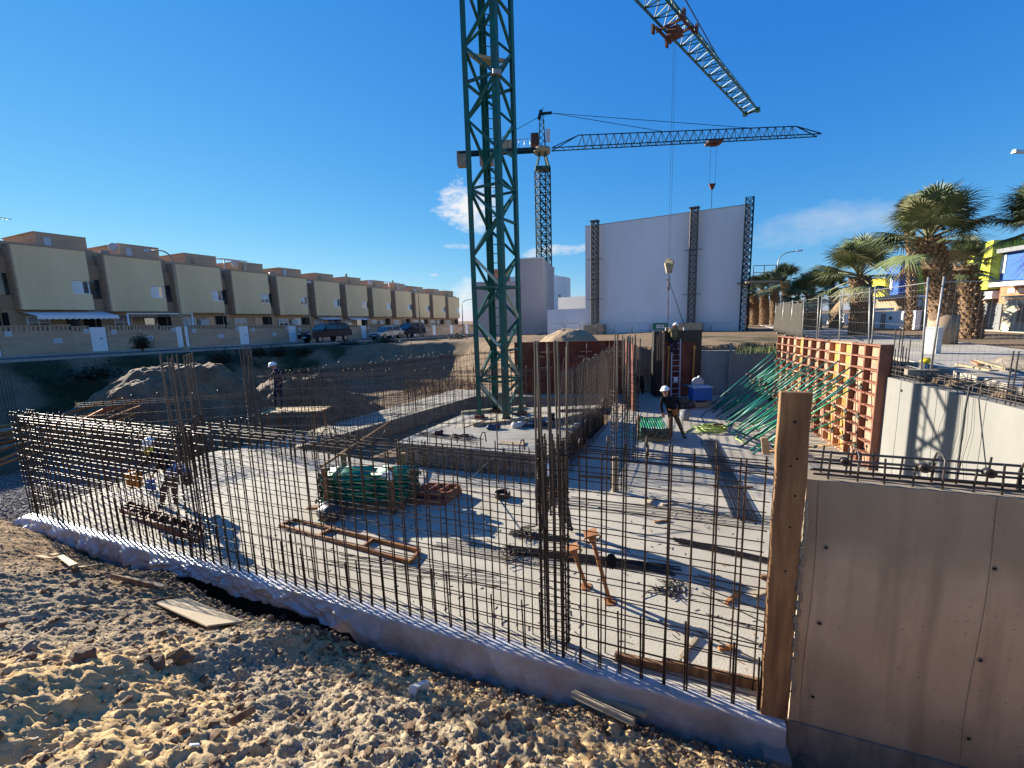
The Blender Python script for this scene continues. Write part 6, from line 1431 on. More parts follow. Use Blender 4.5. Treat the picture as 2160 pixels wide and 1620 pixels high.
t = thing('power_cable', 'black cable snaking over the slab from the blue tool chest', 'cable', tuple(at(1500, 860))); mb = MB(); mb.tube([at(x, y, .012) for x, y in ((1486, 852), (1500, 846), (1512, 852), (1524, 855), (1490, 868), (1478, 880), (1486, 893))], .012, 5); mb.build('lead', MT['black_rubber'], t)
c = onpl(1290, 1182, at(1290, 1215), V((0, 1, 0))); t = thing('glove', 'black work glove hanging on the near mesh right of the brown props', 'glove', tuple(c))
c = onpl(1290, 1180, fr(1.5, .05), NF); mb = MB(); u = TF
mb.ell(c, .055, .022, .065, 12, 9, noise=.06, R=Matrix((u, NF, V((0, 0, 1)))).transposed())
for k in range(4): mb.tube([c - u * (-.035 + .022 * k) - V((0, 0, .045)), c - u * (-.042 + .026 * k) - V((0, 0, .10 + (.012 if k in (1, 2) else 0)))], [.014, .009], 7)
mb.tube([c + u * .04 + V((0, 0, .01)), c + u * .085 - V((0, 0, .03))], [.015, .010], 7); mb.build('leather', MT['black_cloth'], t)
W[t.name] = W[t.name]
# cables on the right wall
t = thing('power_cable', 'dark cable hanging in an arc over the sunlit right wall', 'cable', tuple(rw(2.6, .05, 2.4)))
mb = MB(); e_ = at(2160, 809, 2.75)
mb.tube([rw(3.9, -.6, 2.72), rw(3.3, -.35, 2.72), rw(2.9, -.12, 2.68), rw(2.75, .10, 2.50), rw(2.85, .18, 2.1), rw(3.05, .30, 1.4), rw(3.3, .45, .5), rw(3.4, .5, .02)], .016, 7); mb.build('lead', MT['black_rubber'], t)
t = thing('tie_wires', 'thin wires dangling down the face of the sunlit right wall', 'wire', tuple(rw(2.6, .05, 1.6)))
for m, l in ((2.05, 1.0), (2.45, 1.7), (2.6, 1.75), (2.75, 1.5)): mb = MB(); mb.tube([rw(m, .02, 2.3), rw(m + .06, .035, 2.3 - l * .4), rw(m - .02, .05, 2.3 - l * .75), rw(m + .04, .03, 2.3 - l)], .004, 4); mb.build('wire', MT['dark_rebar'], t)
t = thing('steel_tube', 'short steel tube with a yellow cap at the near end of the formwork wall', 'tube', tuple(rw(.35, -.5, 2.3))); c = rw(.45, -.45, 2.25); mb = MB(); mb.tube([c, c + V((0, 0, .42))], .075, 12); mb.build('pipe', MT['galvanised'], t)
mb = MB(); mb.ell(c + V((.04, 0, .47)), .12, .1, .07, 10, 6, noise=.2); mb.build('cap', MT['safety_yellow'], t)
# black insulated lead over the formwork wall
t = thing('power_cable', 'black cable hanging over the top of the red formwork wall', 'cable', tuple(fw(2.2, .2, 3.1))); mb = MB(); mb.tube([fw(1.3, -.1, 3.08), fw(1.9, .02, 3.17), fw(2.5, .14, 3.12), fw(3.2, .24, 2.7), fw(3.6, .35, 2.0), fw(3.7, .4, 1.2)], .014, 6); mb.build('lead', MT['black_rubber'], t)

# ---- timber post at the end of the near wall and the stub below it
t = thing('timber_post', 'tall weathered timber plank standing upright at the left end of the near concrete wall', 'post', tuple(fr(-.03, .05, -.2)))
mb = MB(); n = 14; zs = np.linspace(-.20, 3.21, n); i0 = 0
for k, z in enumerate(zs):
    e1, e2 = .008 * math.sin(k * 1.7), .006 * math.sin(k * 2.3 + 1)
    tilt = .012 * (z / 3.2)
    for (a, b) in ((-.145 + e1, .075), (.085 + e2 + tilt, .075), (.085 + e2 + tilt, .006), (-.145 + e1, .006)): mb.v.append(fr(a + .018, b, z))
for k in range(n - 1):
    for j in range(4): j2 = (j + 1) % 4; mb.face((4 * k + j, 4 * k + j2, 4 * k + 4 + j2, 4 * k + 4 + j))
mb.face((3, 2, 1, 0)); mb.face(tuple(4 * (n - 1) + j for j in range(4))); o = mb.build('plank', MT['pine_timber'], t); b_ = o.modifiers.new('bevel', 'BEVEL'); b_.width = .006; b_.limit_method = 'ANGLE'
mb = MB()
for (a, z) in ((-.01, 2.95), (.0, 2.55), (-.045, 2.62), (-.05, 2.28), (-.03, 1.98), (-.02, 1.55)): mb.tube([fr(a, .0765, z), fr(a, .07, z)], .011 + .004 * (z > 2.9), 9)
mb.build('knot', MT['dark_void'], t)
mb = MB()
rr_ = random.Random(4)
for z in np.linspace(.35, 2.2, 26): mb.ell(fr(-.145 + rr_.uniform(-.01, .02), .075, z), .022, .012, .05, 7, 5, noise=.3, rg=rr_)
mb.build('mortar_smear', MT['rough_concrete'], t)
t = thing('concrete_stub', 'small concrete stub with a scrap of board under the timber post', 'footing', tuple(fr(-.05, .2, -.5)))
mb = MB(); mb.hexa([fr(.10, .32, -.95), fr(-.14, .32, -.95), fr(-.14, .1, -.95), fr(.10, .1, -.95), fr(.09, .31, -.22), fr(-.13, .31, -.22), fr(-.13, .1, -.22), fr(.09, .1, -.22)]); mb.build('stub', MT['pale_concrete'], t)
mb = MB(); mb.obox(fr(-.02, .325, -.42), TF * .085, NF * .01, V((0, 0, .1))); mb.build('board_scrap', MT['pine_timber'], t)
# ================================================================== RIGHT SIDE: FENCES, PALMS, HOUSES
rg = random.Random(77)
def fence_panel(u0, u1, label, z, screen=False, lean0=0.0, h=2.0, wires=True, AB=None):
    A, B = AB or (rs(u0, 0, z), rs(u1, 0, z)); d = (B - A).normalized(); up_ = (V((0, 0, 1)) + d * lean0 + RN * rg.uniform(-.03, .03)).normalized()
    t = thing('site_fence', label, 'fence panel', tuple(A), 0, 'wire site fence panels along the right pavement')
    for q in (A + d * .04, B - d * .06):
        mb = MB(); mb.tube([q, q + up_ * (h + .05)], .021, 7); mb.build('post', MT['galvanised'], t)
    for f in (.06, .97): bar('rail', A + d * .05 + up_ * h * f, B - d * .06 + up_ * h * f, .012, MT['galvanised'], t)
    if screen:
        n = 14; mb = MB(); X = np.linspace(0, 1, n); i0 = 0
        for j, zz_ in enumerate(np.linspace(.06, .95, 8)):
            for i in range(n):
                p = A.lerp(B, .02 + .96 * X[i]) + up_ * h * (zz_ + (.05 * math.sin(i * 1.1 + u0) if j == 7 else 0)) + RN * (.03 * math.sin(i * 1.3 + j * .6) - .03); mb.v.append(p)
        for j in range(7):
            for i in range(n - 1): mb.face((j * n + i, j * n + i + 1, (j + 1) * n + i + 1, (j + 1) * n + i), 0, True)
        o = mb.build('screen', MT['screen_cloth'], t); so = o.modifiers.new('thick', 'SOLIDIFY'); so.thickness = .006
    elif wires:
        mb = MB(); L = (B - A).length
        for k in range(1, int(L / .16)): q = A + d * (.05 + .16 * k); mb.tube([q + up_ * h * .06, q + up_ * h * .97], .0022, 3, caps=False)
        for f in (.14, .2, .36, .52, .68, .84, .9): mb.tube([A + d * .05 + up_ * h * f, B - d * .06 + up_ * h * f], .0026, 3, caps=False)
        o = mb.build('wire_mesh', MT['fence_wire'], t); o['kind'] = 'stuff'
    if AB: return t
    mb = MB(); mb.obox(A + V((0, 0, .06)), RD * .10, RN * .26, V((0, 0, .06))); mb.build('foot_block', MT['rough_concrete'], t)
for (a, b, lab, sc, ln) in ((-3.4, -.05, 'wire fence panel nearest the right picture edge', 0, .0), (.0, 3.3, 'wire fence panel behind the white pier, before the big palm', 0, .05), (3.4, 6.6, 'wire fence panel leaning beside the second palm', 0, .16), (6.7, 10.0, 'wire fence panel before the second palm from the right', 0, .02),
                            (10.1, 13.4, 'wire fence panel above the far end of the red formwork wall', 0, .02), (13.5, 16.9, 'brown screened fence panel at the end of the wire fence', 1, 0), (17.0, 20.3, 'brown screened fence panel in the middle of the screened run', 1, 0), (20.4, 24, 'brown screened fence panel furthest up the right pavement', 1, 0)):
    fence_panel(a, b, lab, 2.47, bool(sc), ln, AB=(V((8.95, 9.05, 2.47)), V((12.3, 9.5, 2.47))) if a < -1 else None)
c = at(1965, 745, 2.5); t = thing('white_pier', 'white meter pier standing by the wire fence in front of the big palm', 'pier', tuple(c)); mb = MB(); mb.obox(c + V((0, 0, .38)), V((.15, .07, 0)), V((-.06, .14, 0)), V((0, 0, .38))); mb.build('block', MT['styrofoam'], t); mb = MB(); mb.obox(c + V((0, 0, .775)), V((.165, .077, 0)), V((-.066, .155, 0)), V((0, 0, .014))); mb.build('cap', MT['pale_grey_paint'], t)
c = at(2075, 800, 2.4); heap('gravel_heap', 'low grey heap of gravel behind the sunlit right wall', 'gravel heap', (c.x + 1.45, c.y + .5, 2.36), .95, 1.0, .42, MT['rough_concrete'], 12, pk=.8)
for k, (p, q, w, m, lab) in enumerate(((at(2020, 768, 2.66), at(2098, 782, 2.62), .16, 'pale_board', 'longest pale board lying on the gravel behind the right wall'), (at(2062, 760, 2.70), at(2128, 778, 2.64), .12, 'pale_board', 'second pale board across the gravel behind the right wall'), (at(2052, 762, 2.74), at(2070, 770, 2.70), .1, 'clay_brick', 'reddish scrap of board on the gravel behind the right wall'))): plank(lab, p, q, w, .03, m)

# ---- palms
def frond_mesh(elev, dry=False, seed=0, mts=None):
    r = random.Random(seed); mb = MB(); pl = .95; e = math.radians(elev)
    P = [V((0, pl * s * math.cos(e), pl * s * math.sin(e) - .10 * s * s)) for s in (0, .35, .7, 1)]
    mb.tube(P, [.035, .026, .022, .018], 5, 1); c = P[-1]; out = (P[-1] - P[-2]).normalized(); side = V((1, 0, 0)); nrm = side.cross(out)
    n = 42
    for k in range(n):
        a = math.radians(-118 + 236 * (k + r.uniform(-.25, .25)) / (n - 1)); l = (.98 - .28 * abs(a) / 2.1) * r.uniform(.85, 1.08)
        d = (out * math.cos(a) + side * math.sin(a) + nrm * .10 * math.cos(a)).normalized(); wv = d.cross(nrm).normalized()
        pts = []
        for s, w in ((.03, .010), (.34, .022), (.66, .015), (1.0, .002)):
            dr = (.75 if dry else .52) * max(0, s - .25) ** 2 * l * r.uniform(.8, 1.3); p = c + d * l * s - V((0, 0, dr)); pts.append((p, w))
        i = len(mb.v)
        for p, w in pts: mb.v += [p - wv * w + nrm * .006, p + wv * w + nrm * .006]
        for j in range(3): mb.face((i + 2 * j, i + 2 * j + 1, i + 2 * j + 3, i + 2 * j + 2), 0)
    return mb.mesh('frond', mts)
FR = {}
def frond_set(key, m, mp):
    FR[key] = {e: frond_mesh(e, e < -35, 100 + e, [MT[m], MT[mp]]) for e in (85, 65, 45, 25, 5, -20, -45, -70)}
frond_set('green', 'palm_green', 'palm_pale'); frond_set('pale', 'palm_pale', 'palm_pale'); frond_set('dark', 'palm_dark', 'palm_dark'); frond_set('dry', 'palm_dry', 'palm_dry')
def boot_mesh():
    mb = MB(); mb.hexa([V(q) for q in ((-.075, -.02, -.06), (.075, -.02, -.06), (.06, .05, -.04), (-.06, .05, -.04), (-.05, .02, .07), (.05, .02, .07), (.035, .115, .10), (-.035, .115, .10))]); return mb.mesh('leaf_base', MT['palm_boot'])
BOOT = boot_mesh()
def palm(base, h, r, crown, label, dark=0.0, n=46, boots='join', sleeve=None, lean=(0, 0), wind=.35, seed=0):
    """trunk with cut leaf bases, and one object for every frond"""
    rr = random.Random(seed); b = V(base); t = thing('palm_tree', label, 'palm tree', tuple(b), 0, 'fan palms along the right street'); ln = V((lean[0], lean[1], 0))
    ax = lambda s: b + V((0, 0, h * s)) + ln * s * s
    mb = MB(); ss_ = np.linspace(0, 1, 12); mb.tube([ax(s) for s in ss_], [r * (1.12 - .30 * s + (.10 if s > .85 else 0)) * (1 + .03 * math.sin(s * 19)) for s in ss_], 18); mb.build('trunk', MT['palm_bark'], t)
    rows = int(h / .15); jb = MB(); Mi = W[t.name].inverted()
    for j in range(rows):
        s = (j + .5) / rows
        if sleeve and s * h < sleeve: continue
        nb = max(9, int(2 * math.pi * r / .17))
        for k in range(nb):
            a = 2 * math.pi * (k + .5 * (j % 2)) / nb + rr.uniform(-.08, .08); d = V((math.cos(a), math.sin(a), 0)); p = ax(s) + d * r * (1.08 - .30 * s + (.10 if s > .85 else 0)) * .97 + V((0, 0, rr.uniform(-.03, .03)))
            R = Matrix((V((-d.y, d.x, 0)), d, V((0, 0, 1)))).transposed() @ Euler((rr.uniform(-.3, .15), 0, rr.uniform(-.3, .3))).to_matrix(); sc = rr.uniform(.75, 1.25)
            if boots == 'each':
                o = bpy.data.objects.new('leaf_base', BOOT); COL.objects.link(o); o.parent = t; o.matrix_local = Mi @ (Matrix.Translation(p) @ R.to_4x4() @ Matrix.Scale(sc, 4)); W[o.name] = W[t.name]
            else:
                i = len(jb.v)
                for q in BOOT.vertices: jb.v.append(p + R @ (q.co * sc))
                for f in BOOT.polygons: jb.face(tuple(i + x for x in f.vertices))
    if jb.v: o = jb.build('leaf_bases', MT['palm_boot'], t); o['kind'] = 'stuff'
    if sleeve:
        mb = MB(); mb.tube([b + V((0, 0, .0)), b + V((0, 0, sleeve))], [r * 1.2, r * 1.16], 22); mb.build('trunk_wrap', MT['tan_render'], t)
    top = ax(1.0)
    for k in range(n):
        f = k / n; a = k * 2.39996 + rr.uniform(-.3, .3)
        if rr.random() < wind: a = math.pi + rr.uniform(-1.0, 1.0)                 # the wind has combed many fronds to one side
        el = rr.choice((85, 85, 65, 65, 45) if f < .5 else (65, 45, 25, 25) if f < .75 else (25, 5, 5, -20) if f < .97 else (-20, -45))
        key = 'dry' if el <= -45 and rr.random() < .7 else ('dark' if rr.random() < dark else ('pale' if rr.random() < .30 else 'green'))
        o = bpy.data.objects.new('frond', FR[key][el]); COL.objects.link(o); o.parent = t; s = crown / 1.85 * rr.uniform(.85, 1.12)
        o.location = Mi @ (top + V((0, 0, -.10 + .28 * (1 - f)))); o.rotation_euler = (rr.uniform(-.12, .12), rr.uniform(-.15, .15), a - math.pi / 2); o.scale = (s, s, s); W[o.name] = W[t.name]
    return t
def palm_px(bx, by, tx, ty, rpx, cpx, Y, label, z=2.45, **k):
    b = aty(bx, by, Y); b.z = z; t_ = aty(tx, ty, Y); return palm(b, t_.z - z, rpx / FPX * Y, cpx / FPX * Y, label, lean=(t_.x - b.x, 0), **k)
palm_px(1985, 722, 1958, 505, 21, 118, 16.3, 'biggest fan palm, with a brown wrap round its trunk foot', boots='each', sleeve=1.15, seed=1, n=54, wind=.22)
palm_px(2046, 705, 2034, 560, 17, 66, 19.0, 'shorter fan palm right behind the biggest palm', boots='each', seed=2, n=34, wind=.2, dark=.2)
palm_px(1815, 706, 1814, 583, 18, 98, 23.5, 'fan palm second from the right, pale fronds swept by the wind', boots='each', seed=3, n=40, wind=.35)
palm_px(1716, 696, 1714, 622, 12, 60, 32, 'fan palm just right of the screened fence', seed=4, n=42, wind=.35)
palm_px(1762, 697, 1757, 612, 10, 50, 34, 'dark-trunked fan palm between the two pale-crowned palms', seed=5, n=36, dark=.5)
palm_px(1919, 690, 1914, 446, 7, 34, 27, 'tall slim fan palm rising behind the biggest palm', seed=6, n=22, dark=1)
palm_px(2238, 760, 2222, 470, 22, 118, 14.5, 'fan palm cut by the right picture edge', seed=7, n=46, wind=.5)
palm_px(1686, 696, 1684, 634, 11, 48, 36, 'fan palm partly behind the screened fence', seed=8, n=34, wind=.4)
for i, (bx, ty, Y, lab) in enumerate(((1658, 592, 42, 'dark fan palm highest in the far clump'), (1634, 606, 45, 'dark fan palm in the middle of the far clump'), (1612, 612, 47, 'dark fan palm left of the middle in the far clump'), (1592, 618, 49, 'fan palm with a bright bare trunk by the white building'), (1573, 620, 50, 'fan palm closest to the white building corner'))):
    palm_px(bx, 692, bx - 2, ty, 8.5, 42, Y, lab, z=2.4, seed=20 + i, n=30, dark=.9 if i < 3 else .5, wind=.25)
# ---- lamps on the right street
b = aty(1633, 690, 45); b.z = 2.4; zl = zat(1660, 532, b); e = aty(1680, 528, 45); street_lamp(b, zl - 2.4, (e.x - b.x, 0, 0), MT['galvanised'], 'grey street lamp rising above the far dark palms')
b = aty(2270, 700, 24); b.z = 2.4; zl = zat(2200, 318, b); e = aty(2162, 322, 24); street_lamp(b, zl - 2.4, (e.x - b.x, 0, 0), MT['galvanised'], 'street lamp whose head pokes in at the right picture edge')
# ---- coloured houses
QP = V((27.8, 24.2, 0)); QD = V((.2, .98, 0)).normalized(); QN = V((-QD.y, QD.x, 0))
def qs(t, v, z): return QP + QD * t + QN * v + V((0, 0, z))
def q_t(px, py, v): p = onpl(px, py, qs(0, v, 0), QN); return (p - QP).dot(QD), p.z
def qbox(t, name, px0, px1, pt, pb, v, dep, m, parent=None):
    pm = (px0 + px1) / 2; t0, _ = q_t(px0, pm and (pt + pb) / 2, v); t1, _ = q_t(px1, (pt + pb) / 2, v); tm = (t0 + t1) / 2; P = qs(tm, v, 0)
    if t0 > t1: t0, t1 = t1, t0
    zt_ = zat(0, pt, P); zb_ = zat(0, pb, P) if pb else 2.3
    mb = MB(); mb.hexa([qs(t0, v, zb_), qs(t0, v - dep, zb_), qs(t1, v - dep, zb_), qs(t1, v, zb_), qs(t0, v, zt_), qs(t0, v - dep, zt_), qs(t1, v - dep, zt_), qs(t1, v, zt_)])
    return mb.build(name, MT[m], parent or t)
# zat uses a column through P only, so rows are measured where P stands
t = thing('coloured_house', 'blue and lime rendered house with a grey garage door at the right edge', 'house', tuple(qs(0, -4, 2.4)))
qbox(t, 'ground_floor', 2028, 2215, 602, 700, 0, 8, 'tan_render')
qbox(t, 'lime_block', 2038, 2089, 512, 612, .9, 6, 'lime_render')
bw = qbox(t, 'blue_block', 2091, 2215, 528, 600, .4, 7, 'blue_render')
qbox(t, 'roof', 2088, 2220, 518, 527.5, .75, 7.5, 'garage_grey')
w = qbox(t, 'window', 2098, 2121, 538, 577, .44, .1, 'white_paint'); 
qbox(t, 'window', 2000, 2030, 545, 600, .1, 4, 'white_render')
qbox(t, 'garage_door', 2032, 2110, 640, 697, .06, .1, 'garage_grey')
cn = qbox(t, 'canopy', 2086, 2160, 594, 603, 1.6, 1.5, 'white_paint'); qbox(t, 'brick_wall', 2108, 2160, 604, 640, .5, .4, 'clay_brick'); qbox(t, 'louvre', 2126, 2140, 608, 618, .54, .06, 'white_paint'); qbox(t, 'louvre', 2146, 2162, 608, 618, .54, .06, 'white_paint')
qbox(t, 'pier_wall', 2114, 2215, 628, 700, 3.0, .4, 'cream_wall'); qbox(t, 'coping', 2112, 2215, 622, 627.6, 3.08, .56, 'cream_wall'); qbox(t, 'gate', 2146, 2200, 640, 680, 3.04, .06, 'tan_render')
t = thing('air_conditioner', 'white air-conditioning unit with a round fan over the grey garage door', 'air conditioner', tuple(qs(1, .5, 5)))
ac = qbox(t, 'casing', 2049, 2092, 615, 631, .6, .4, 'white_paint')
tt_, zz_ = q_t(2057, 623, .61); mb = MB(); c = qs(tt_, .61, zz_); mb.tube([c, c + QN * .02], .21, 16); mb.build('fan', MT['dark_void'], t)
mb = MB()
for k in range(6):
    t0, z0_ = q_t(2068, 617 + 2.2 * k, .61); t1, _ = q_t(2088, 617 + 2.2 * k, .61); mb.beam(qs(t0, .615, z0_), qs(t1, .615, z0_), .02, .03)
mb.build('grille', MT['garage_grey'], t)
t = thing('coloured_house', 'yellow and blue rendered house behind the tall slim palm', 'house', tuple(qs(9, -4, 2.4)))
qbox(t, 'ground_floor', 1834, 1972, 622, 692, 0, 8, 'tan_render'); qbox(t, 'yellow_block', 1834, 1866, 588, 630, .6, 7, 'yellow_render'); qbox(t, 'yellow_block', 1920, 1972, 556, 618, .9, 6, 'yellow_render')
qbox(t, 'blue_block', 1867, 1917, 553, 622, .3, 7, 'blue_render'); qbox(t, 'roof', 1864, 1920, 545, 552.5, .6, 7.5, 'garage_grey'); qbox(t, 'window', 1869, 1882, 588, 612, .34, .1, 'white_paint')
qbox(t, 'canopy', 1838, 1868, 626, 631, 1.5, 1.4, 'white_paint'); qbox(t, 'canopy', 1925, 1968, 622, 628, 1.6, 1.4, 'white_paint'); qbox(t, 'window', 1930, 1944, 632, 646, .05, .1, 'white_paint'); qbox(t, 'window', 1948, 1960, 632, 646, .05, .1, 'white_paint')
t = thing('garden_wall', 'white garden wall with pale gates before the yellow and blue house', 'garden wall', tuple(qs(9, 3, 2.4)))
qbox(t, 'wall', 1838, 1930, 656, 693, 3.2, .3, 'white_render'); qbox(t, 'gate', 1857, 1866, 662, 692, 3.24, .08, 'garage_grey'); qbox(t, 'gate', 1895, 1906, 660, 692, 3.24, .08, 'white_paint'); qbox(t, 'meter_box', 1875, 1880, 668, 674, 3.24, .06, 'dark_void'); qbox(t, 'pier', 1845, 1868, 650, 655.6, 3.3, .5, 'white_paint')
A, B = aty(1728, 697, 46), aty(1792, 697, 41); A.z = B.z = 2.4; d = (B - A).normalized(); n = V((-d.y, d.x, 0)); t = thing('garden_wall', 'far white garden wall seen between the dark-trunked palm and its neighbour', 'garden wall', tuple(A)); zt_ = zat(1760, 662, (A + B) / 2)
mb = MB(); mb.hexa([A, B, B + n * .3, A + n * .3] + [q + V((0, 0, zt_ - 2.4)) for q in (A, B, B + n * .3, A + n * .3)]); mb.build('wall', MT['white_render'], t)
# kerbside bank with grass behind the far wall
b = MB(); r2 = random.Random(9)
for _ in range(1500):
    px, py = r2.uniform(1552, 1640), r2.uniform(716, 742); p = at(px, py, 2.25); l = r2.uniform(.05, .16); a = r2.uniform(0, 6.28); w = V((math.cos(a) * .012, math.sin(a) * .012, 0)); i = len(b.v); b.v += [p - w - V((0, 0, .1)), p + w - V((0, 0, .1)), p + V((r2.uniform(-.06, .06), r2.uniform(-.06, .06), l))]; b.face((i, i + 1, i + 2))
o = b.build('grass', MT['grass_green']); tag(o, kind='stuff')

# ================================================================== LEFT: MOUNDS, TIMBER, SHRUBS
heap('dirt_heap', 'high heap of brown dug earth on the left behind the rebar', 'dirt heap', (-14.0, 17.6, -.45), 5.6, 3.3, 2.75, MT['mound_dirt'], 3, n=140, pk=1.15, rough=.26)
heap('dirt_heap', 'lower brown earth heap behind the man with the navy shirt', 'dirt heap', (-9.9, 19.3, -.45), 4.4, 2.8, 1.9, MT['mound_dirt'], 8, n=110, pk=1.0, rough=.28)
heap('rubble_heap', 'grey heap of broken earth at the foot of the high brown heap', 'dirt heap', (-12.2, 14.6, -.4), 2.2, 1.3, 1.0, MT['mound_dirt'], 15, n=80, pk=.9, rough=.4)
tim = random.Random(5)
for k in range(9):
    px0, py0 = -40 + tim.uniform(-15, 25), 990 - k * 8 + tim.uniform(-4, 4); px1, py1 = 265 + tim.uniform(-50, 40), 868 - k * 4 + tim.uniform(-5, 4)
    z = -.10 + .05 * k
    plank(f'long orange formwork board in the sloping pile at the left, {ORD[k]} up from the ground', at(px0, py0, z), aty(px1, py1, 14.2 + .12 * k), .18, .05, 'orange_timber', group='orange boards in the sloping pile at the left')
for k in range(6):
    px, py = 0 + 5 * k, 945 - 9 * k; z = .0 + .09 * k
    plank(f'short board in the stack at the far left edge, {ORD[k]} from below', at(px - 30, py, z), at(px + 26 - 2 * k, py - 6, z), .5, .07, 'orange_timber' if k % 2 else 'weathered_board', group='boards stacked at the far left edge')
def shrub(px, py, zb, w, h, label, mt='shrub_green', n=420, seed=0, name='shrub', Y=None):
    r = random.Random(seed); c = aty(px, py, Y) if Y else at(px, py, zb); t = thing(name, label, 'shrub', tuple(c), 0, 'shrubs on the left bank'); mb = MB()
    for k in range(5): a = r.uniform(0, 6.28); mb.tube([c - V((0, 0, .2)), c + V((math.cos(a) * w * .25, math.sin(a) * w * .25, h * .5)), c + V((math.cos(a) * w * .4, math.sin(a) * w * .4, h * .8))], [.03, .02, .008], 5)
    mb.build('stem', MT['palm_bark'], t); mb = MB()
    for _ in range(n):
        q = V((r.gauss(0, .34), r.gauss(0, .34), abs(r.gauss(.30, .27)))); q = V((q.x * w, q.y * w * .8, q.z * h)); a = r.uniform(0, 6.28); s = r.uniform(.04, .09) * (w / 1.2) ** .5; u = V((math.cos(a), math.sin(a), r.uniform(-.5, .7))).normalized() * s; v = u.cross(V((r.uniform(-1, 1), r.uniform(-1, 1), 1))).normalized() * s * .55
        i = len(mb.v); p = c + q; mb.v += [p - u, p + v, p + u, p - v]; mb.face((i, i + 1, i + 2, i + 3))
    mb.build('foliage', MT[mt], t); return t
for i, (px, py, Y, w, h, lab) in enumerate(((965, 728, 44, 1.7, 1.5, 'round green bush at the end of the bank beside the crane mast'), (918, 730, 42, 1.3, .8, 'grey-green bush left of the round green bush'), (735, 735, 37, 1.6, .8, 'dark bush on the bank below the navy car'), (812, 730, 39, 1.8, .9, 'dark bush on the bank below the silver car'), (588, 752, 31, 1.1, .9, 'dark bush on the bank above the navy-shirted man'), (548, 752, 30, .9, .8, 'dark bush on the bank behind the bright-stirrup column'), (865, 732, 41, 1.3, .7, 'low dark bush on the bank below the people carrier'), (640, 745, 34, 1.0, .6, 'small dark bush on the bank before the first lamp'), (468, 765, 27, 1.2, .9, 'dark bush on the bank behind the tall bars'), (300, 735, 24.5, .7, .9, 'thin bush at the top of the bank by the second gate'), (95, 820, 22, 1.5, .8, 'dark sprawling bush low on the bank at the left'), (200, 800, 22, 1.6, .8, 'dark sprawling bush beside the high brown heap'))):
    shrub(px, py, 0, w, h, lab, 'shrub_green' if i != 1 else 'palm_dark', 1700, i, Y=Y)
b = MB(); r2 = random.Random(19)
for _ in range(1100):
    f = r2.random(); p = aty(r2.uniform(850, 1010), 800, r2.uniform(24.5, 30)); p.z = -.35; l = r2.uniform(.2, .75) * r2.random() ** .4; a = r2.uniform(0, 6.28); w = V((math.cos(a) * .02, math.sin(a) * .02, 0)); i = len(b.v); e = V((r2.uniform(-.2, .2), r2.uniform(-.2, .2), l)); b.v += [p - w, p + w, p + e * .6 + w * .6, p + e]; b.face((i, i + 1, i + 2, i + 3))
o = b.build('dry_weeds', MT['dry_grass']); tag(o, kind='stuff')
t = thing('agave', 'spiky grey-green agave at the top of the bank right of the people carrier', 'agave', tuple(aty(912, 722, 43)))
mb = MB(); c = aty(912, 726, 43)
for k in range(16): a = k * .9; el = r2.uniform(.3, 1.2); d = V((math.cos(a) * math.cos(el), math.sin(a) * math.cos(el), math.sin(el))); s = V((-math.sin(a), math.cos(a), 0)) * .07; i = len(mb.v); mb.v += [c - s, c + s, c + d * .8]; mb.face((i, i + 1, i + 2))
mb.build('leaves', MT['palm_pale'], t)

# ================================================================== FOREGROUND ON THE DIRT SLOPE
SLN = (NF * -.5 + V((0, 0, 1))).normalized()
def on_dirt(px, py, lift=.02): q, _, _ = dirt_at(px, py); return q + SLN * lift
def fboard(label, p0, p1, w, th, m, lift=.03, name='wood_board', cat='board', tilt=0.0):
    a, b = on_dirt(*p0, lift), on_dirt(*p1, lift); d = (b - a).normalized(); up_ = (SLN + d.cross(SLN) * tilt).normalized(); return plank(label, a, b, w, th, m, up_, cat, name)
fboard('large square plywood offcut lying on the dirt at the left', (357, 1274), (475, 1326), .42, .022, 'weathered_board', .05)
fboard('pale flat board lying on the dirt under the round brown stake', (256, 1222), (345, 1242), .13, .02, 'weathered_board', .03)
fboard('round-edged brown stake lying on the pale flat board', (228, 1226), (318, 1248), .055, .05, 'pine_timber', .075)
fboard('thin dark strip of wood above the large plywood offcut', (322, 1272), (362, 1264), .03, .02, 'pine_timber', .03)
fboard('leftmost of four small pale chips of board beside the white sheet', (78, 1176), (104, 1182), .11, .015, 'pale_board', .03, 'wood_chip', 'wood chip')
fboard('second from left of four small pale chips of board beside the white sheet', (106, 1178), (118, 1174), .08, .015, 'pale_board', .05, 'wood_chip', 'wood chip')
fboard('third from left of four small pale chips of board, tilted', (124, 1180), (152, 1202), .08, .02, 'pale_board', .06, 'wood_chip', 'wood chip', .4)
fboard('rightmost of four small pale chips of board beside the white sheet', (162, 1202), (200, 1196), .07, .02, 'pale_board', .03, 'wood_chip', 'wood chip')
fboard('brown slat stuck edgeways in the dirt in the lower middle left', (488, 1532), (534, 1504), .055, .016, 'pine_timber', .03, tilt=1.2)
fboard('small pale wood block standing in the dirt in the lower middle', (982, 1520), (1002, 1552), .05, .045, 'pale_board', .03, 'wood_block', 'wood block')
fboard('front one of two pale timber battens lying by the slab edge', (1205, 1492), (1336, 1556), .075, .06, 'weathered_board', .13, 'timber_batten', 'timber batten')
fboard('rear one of two pale timber battens lying by the slab edge', (1212, 1478), (1362, 1538), .09, .05, 'weathered_board', .13, 'timber_batten', 'timber batten')
fboard('short brown log end lying against the white sheet', (868, 1388), (910, 1400), .055, .05, 'weathered_board', .04, 'wood_block', 'wood block')
fboard('white-grey block of plaster among the dry grass on the dirt', (868, 1464), (898, 1450), .085, .07, 'styrofoam', .03, 'plaster_block', 'block')
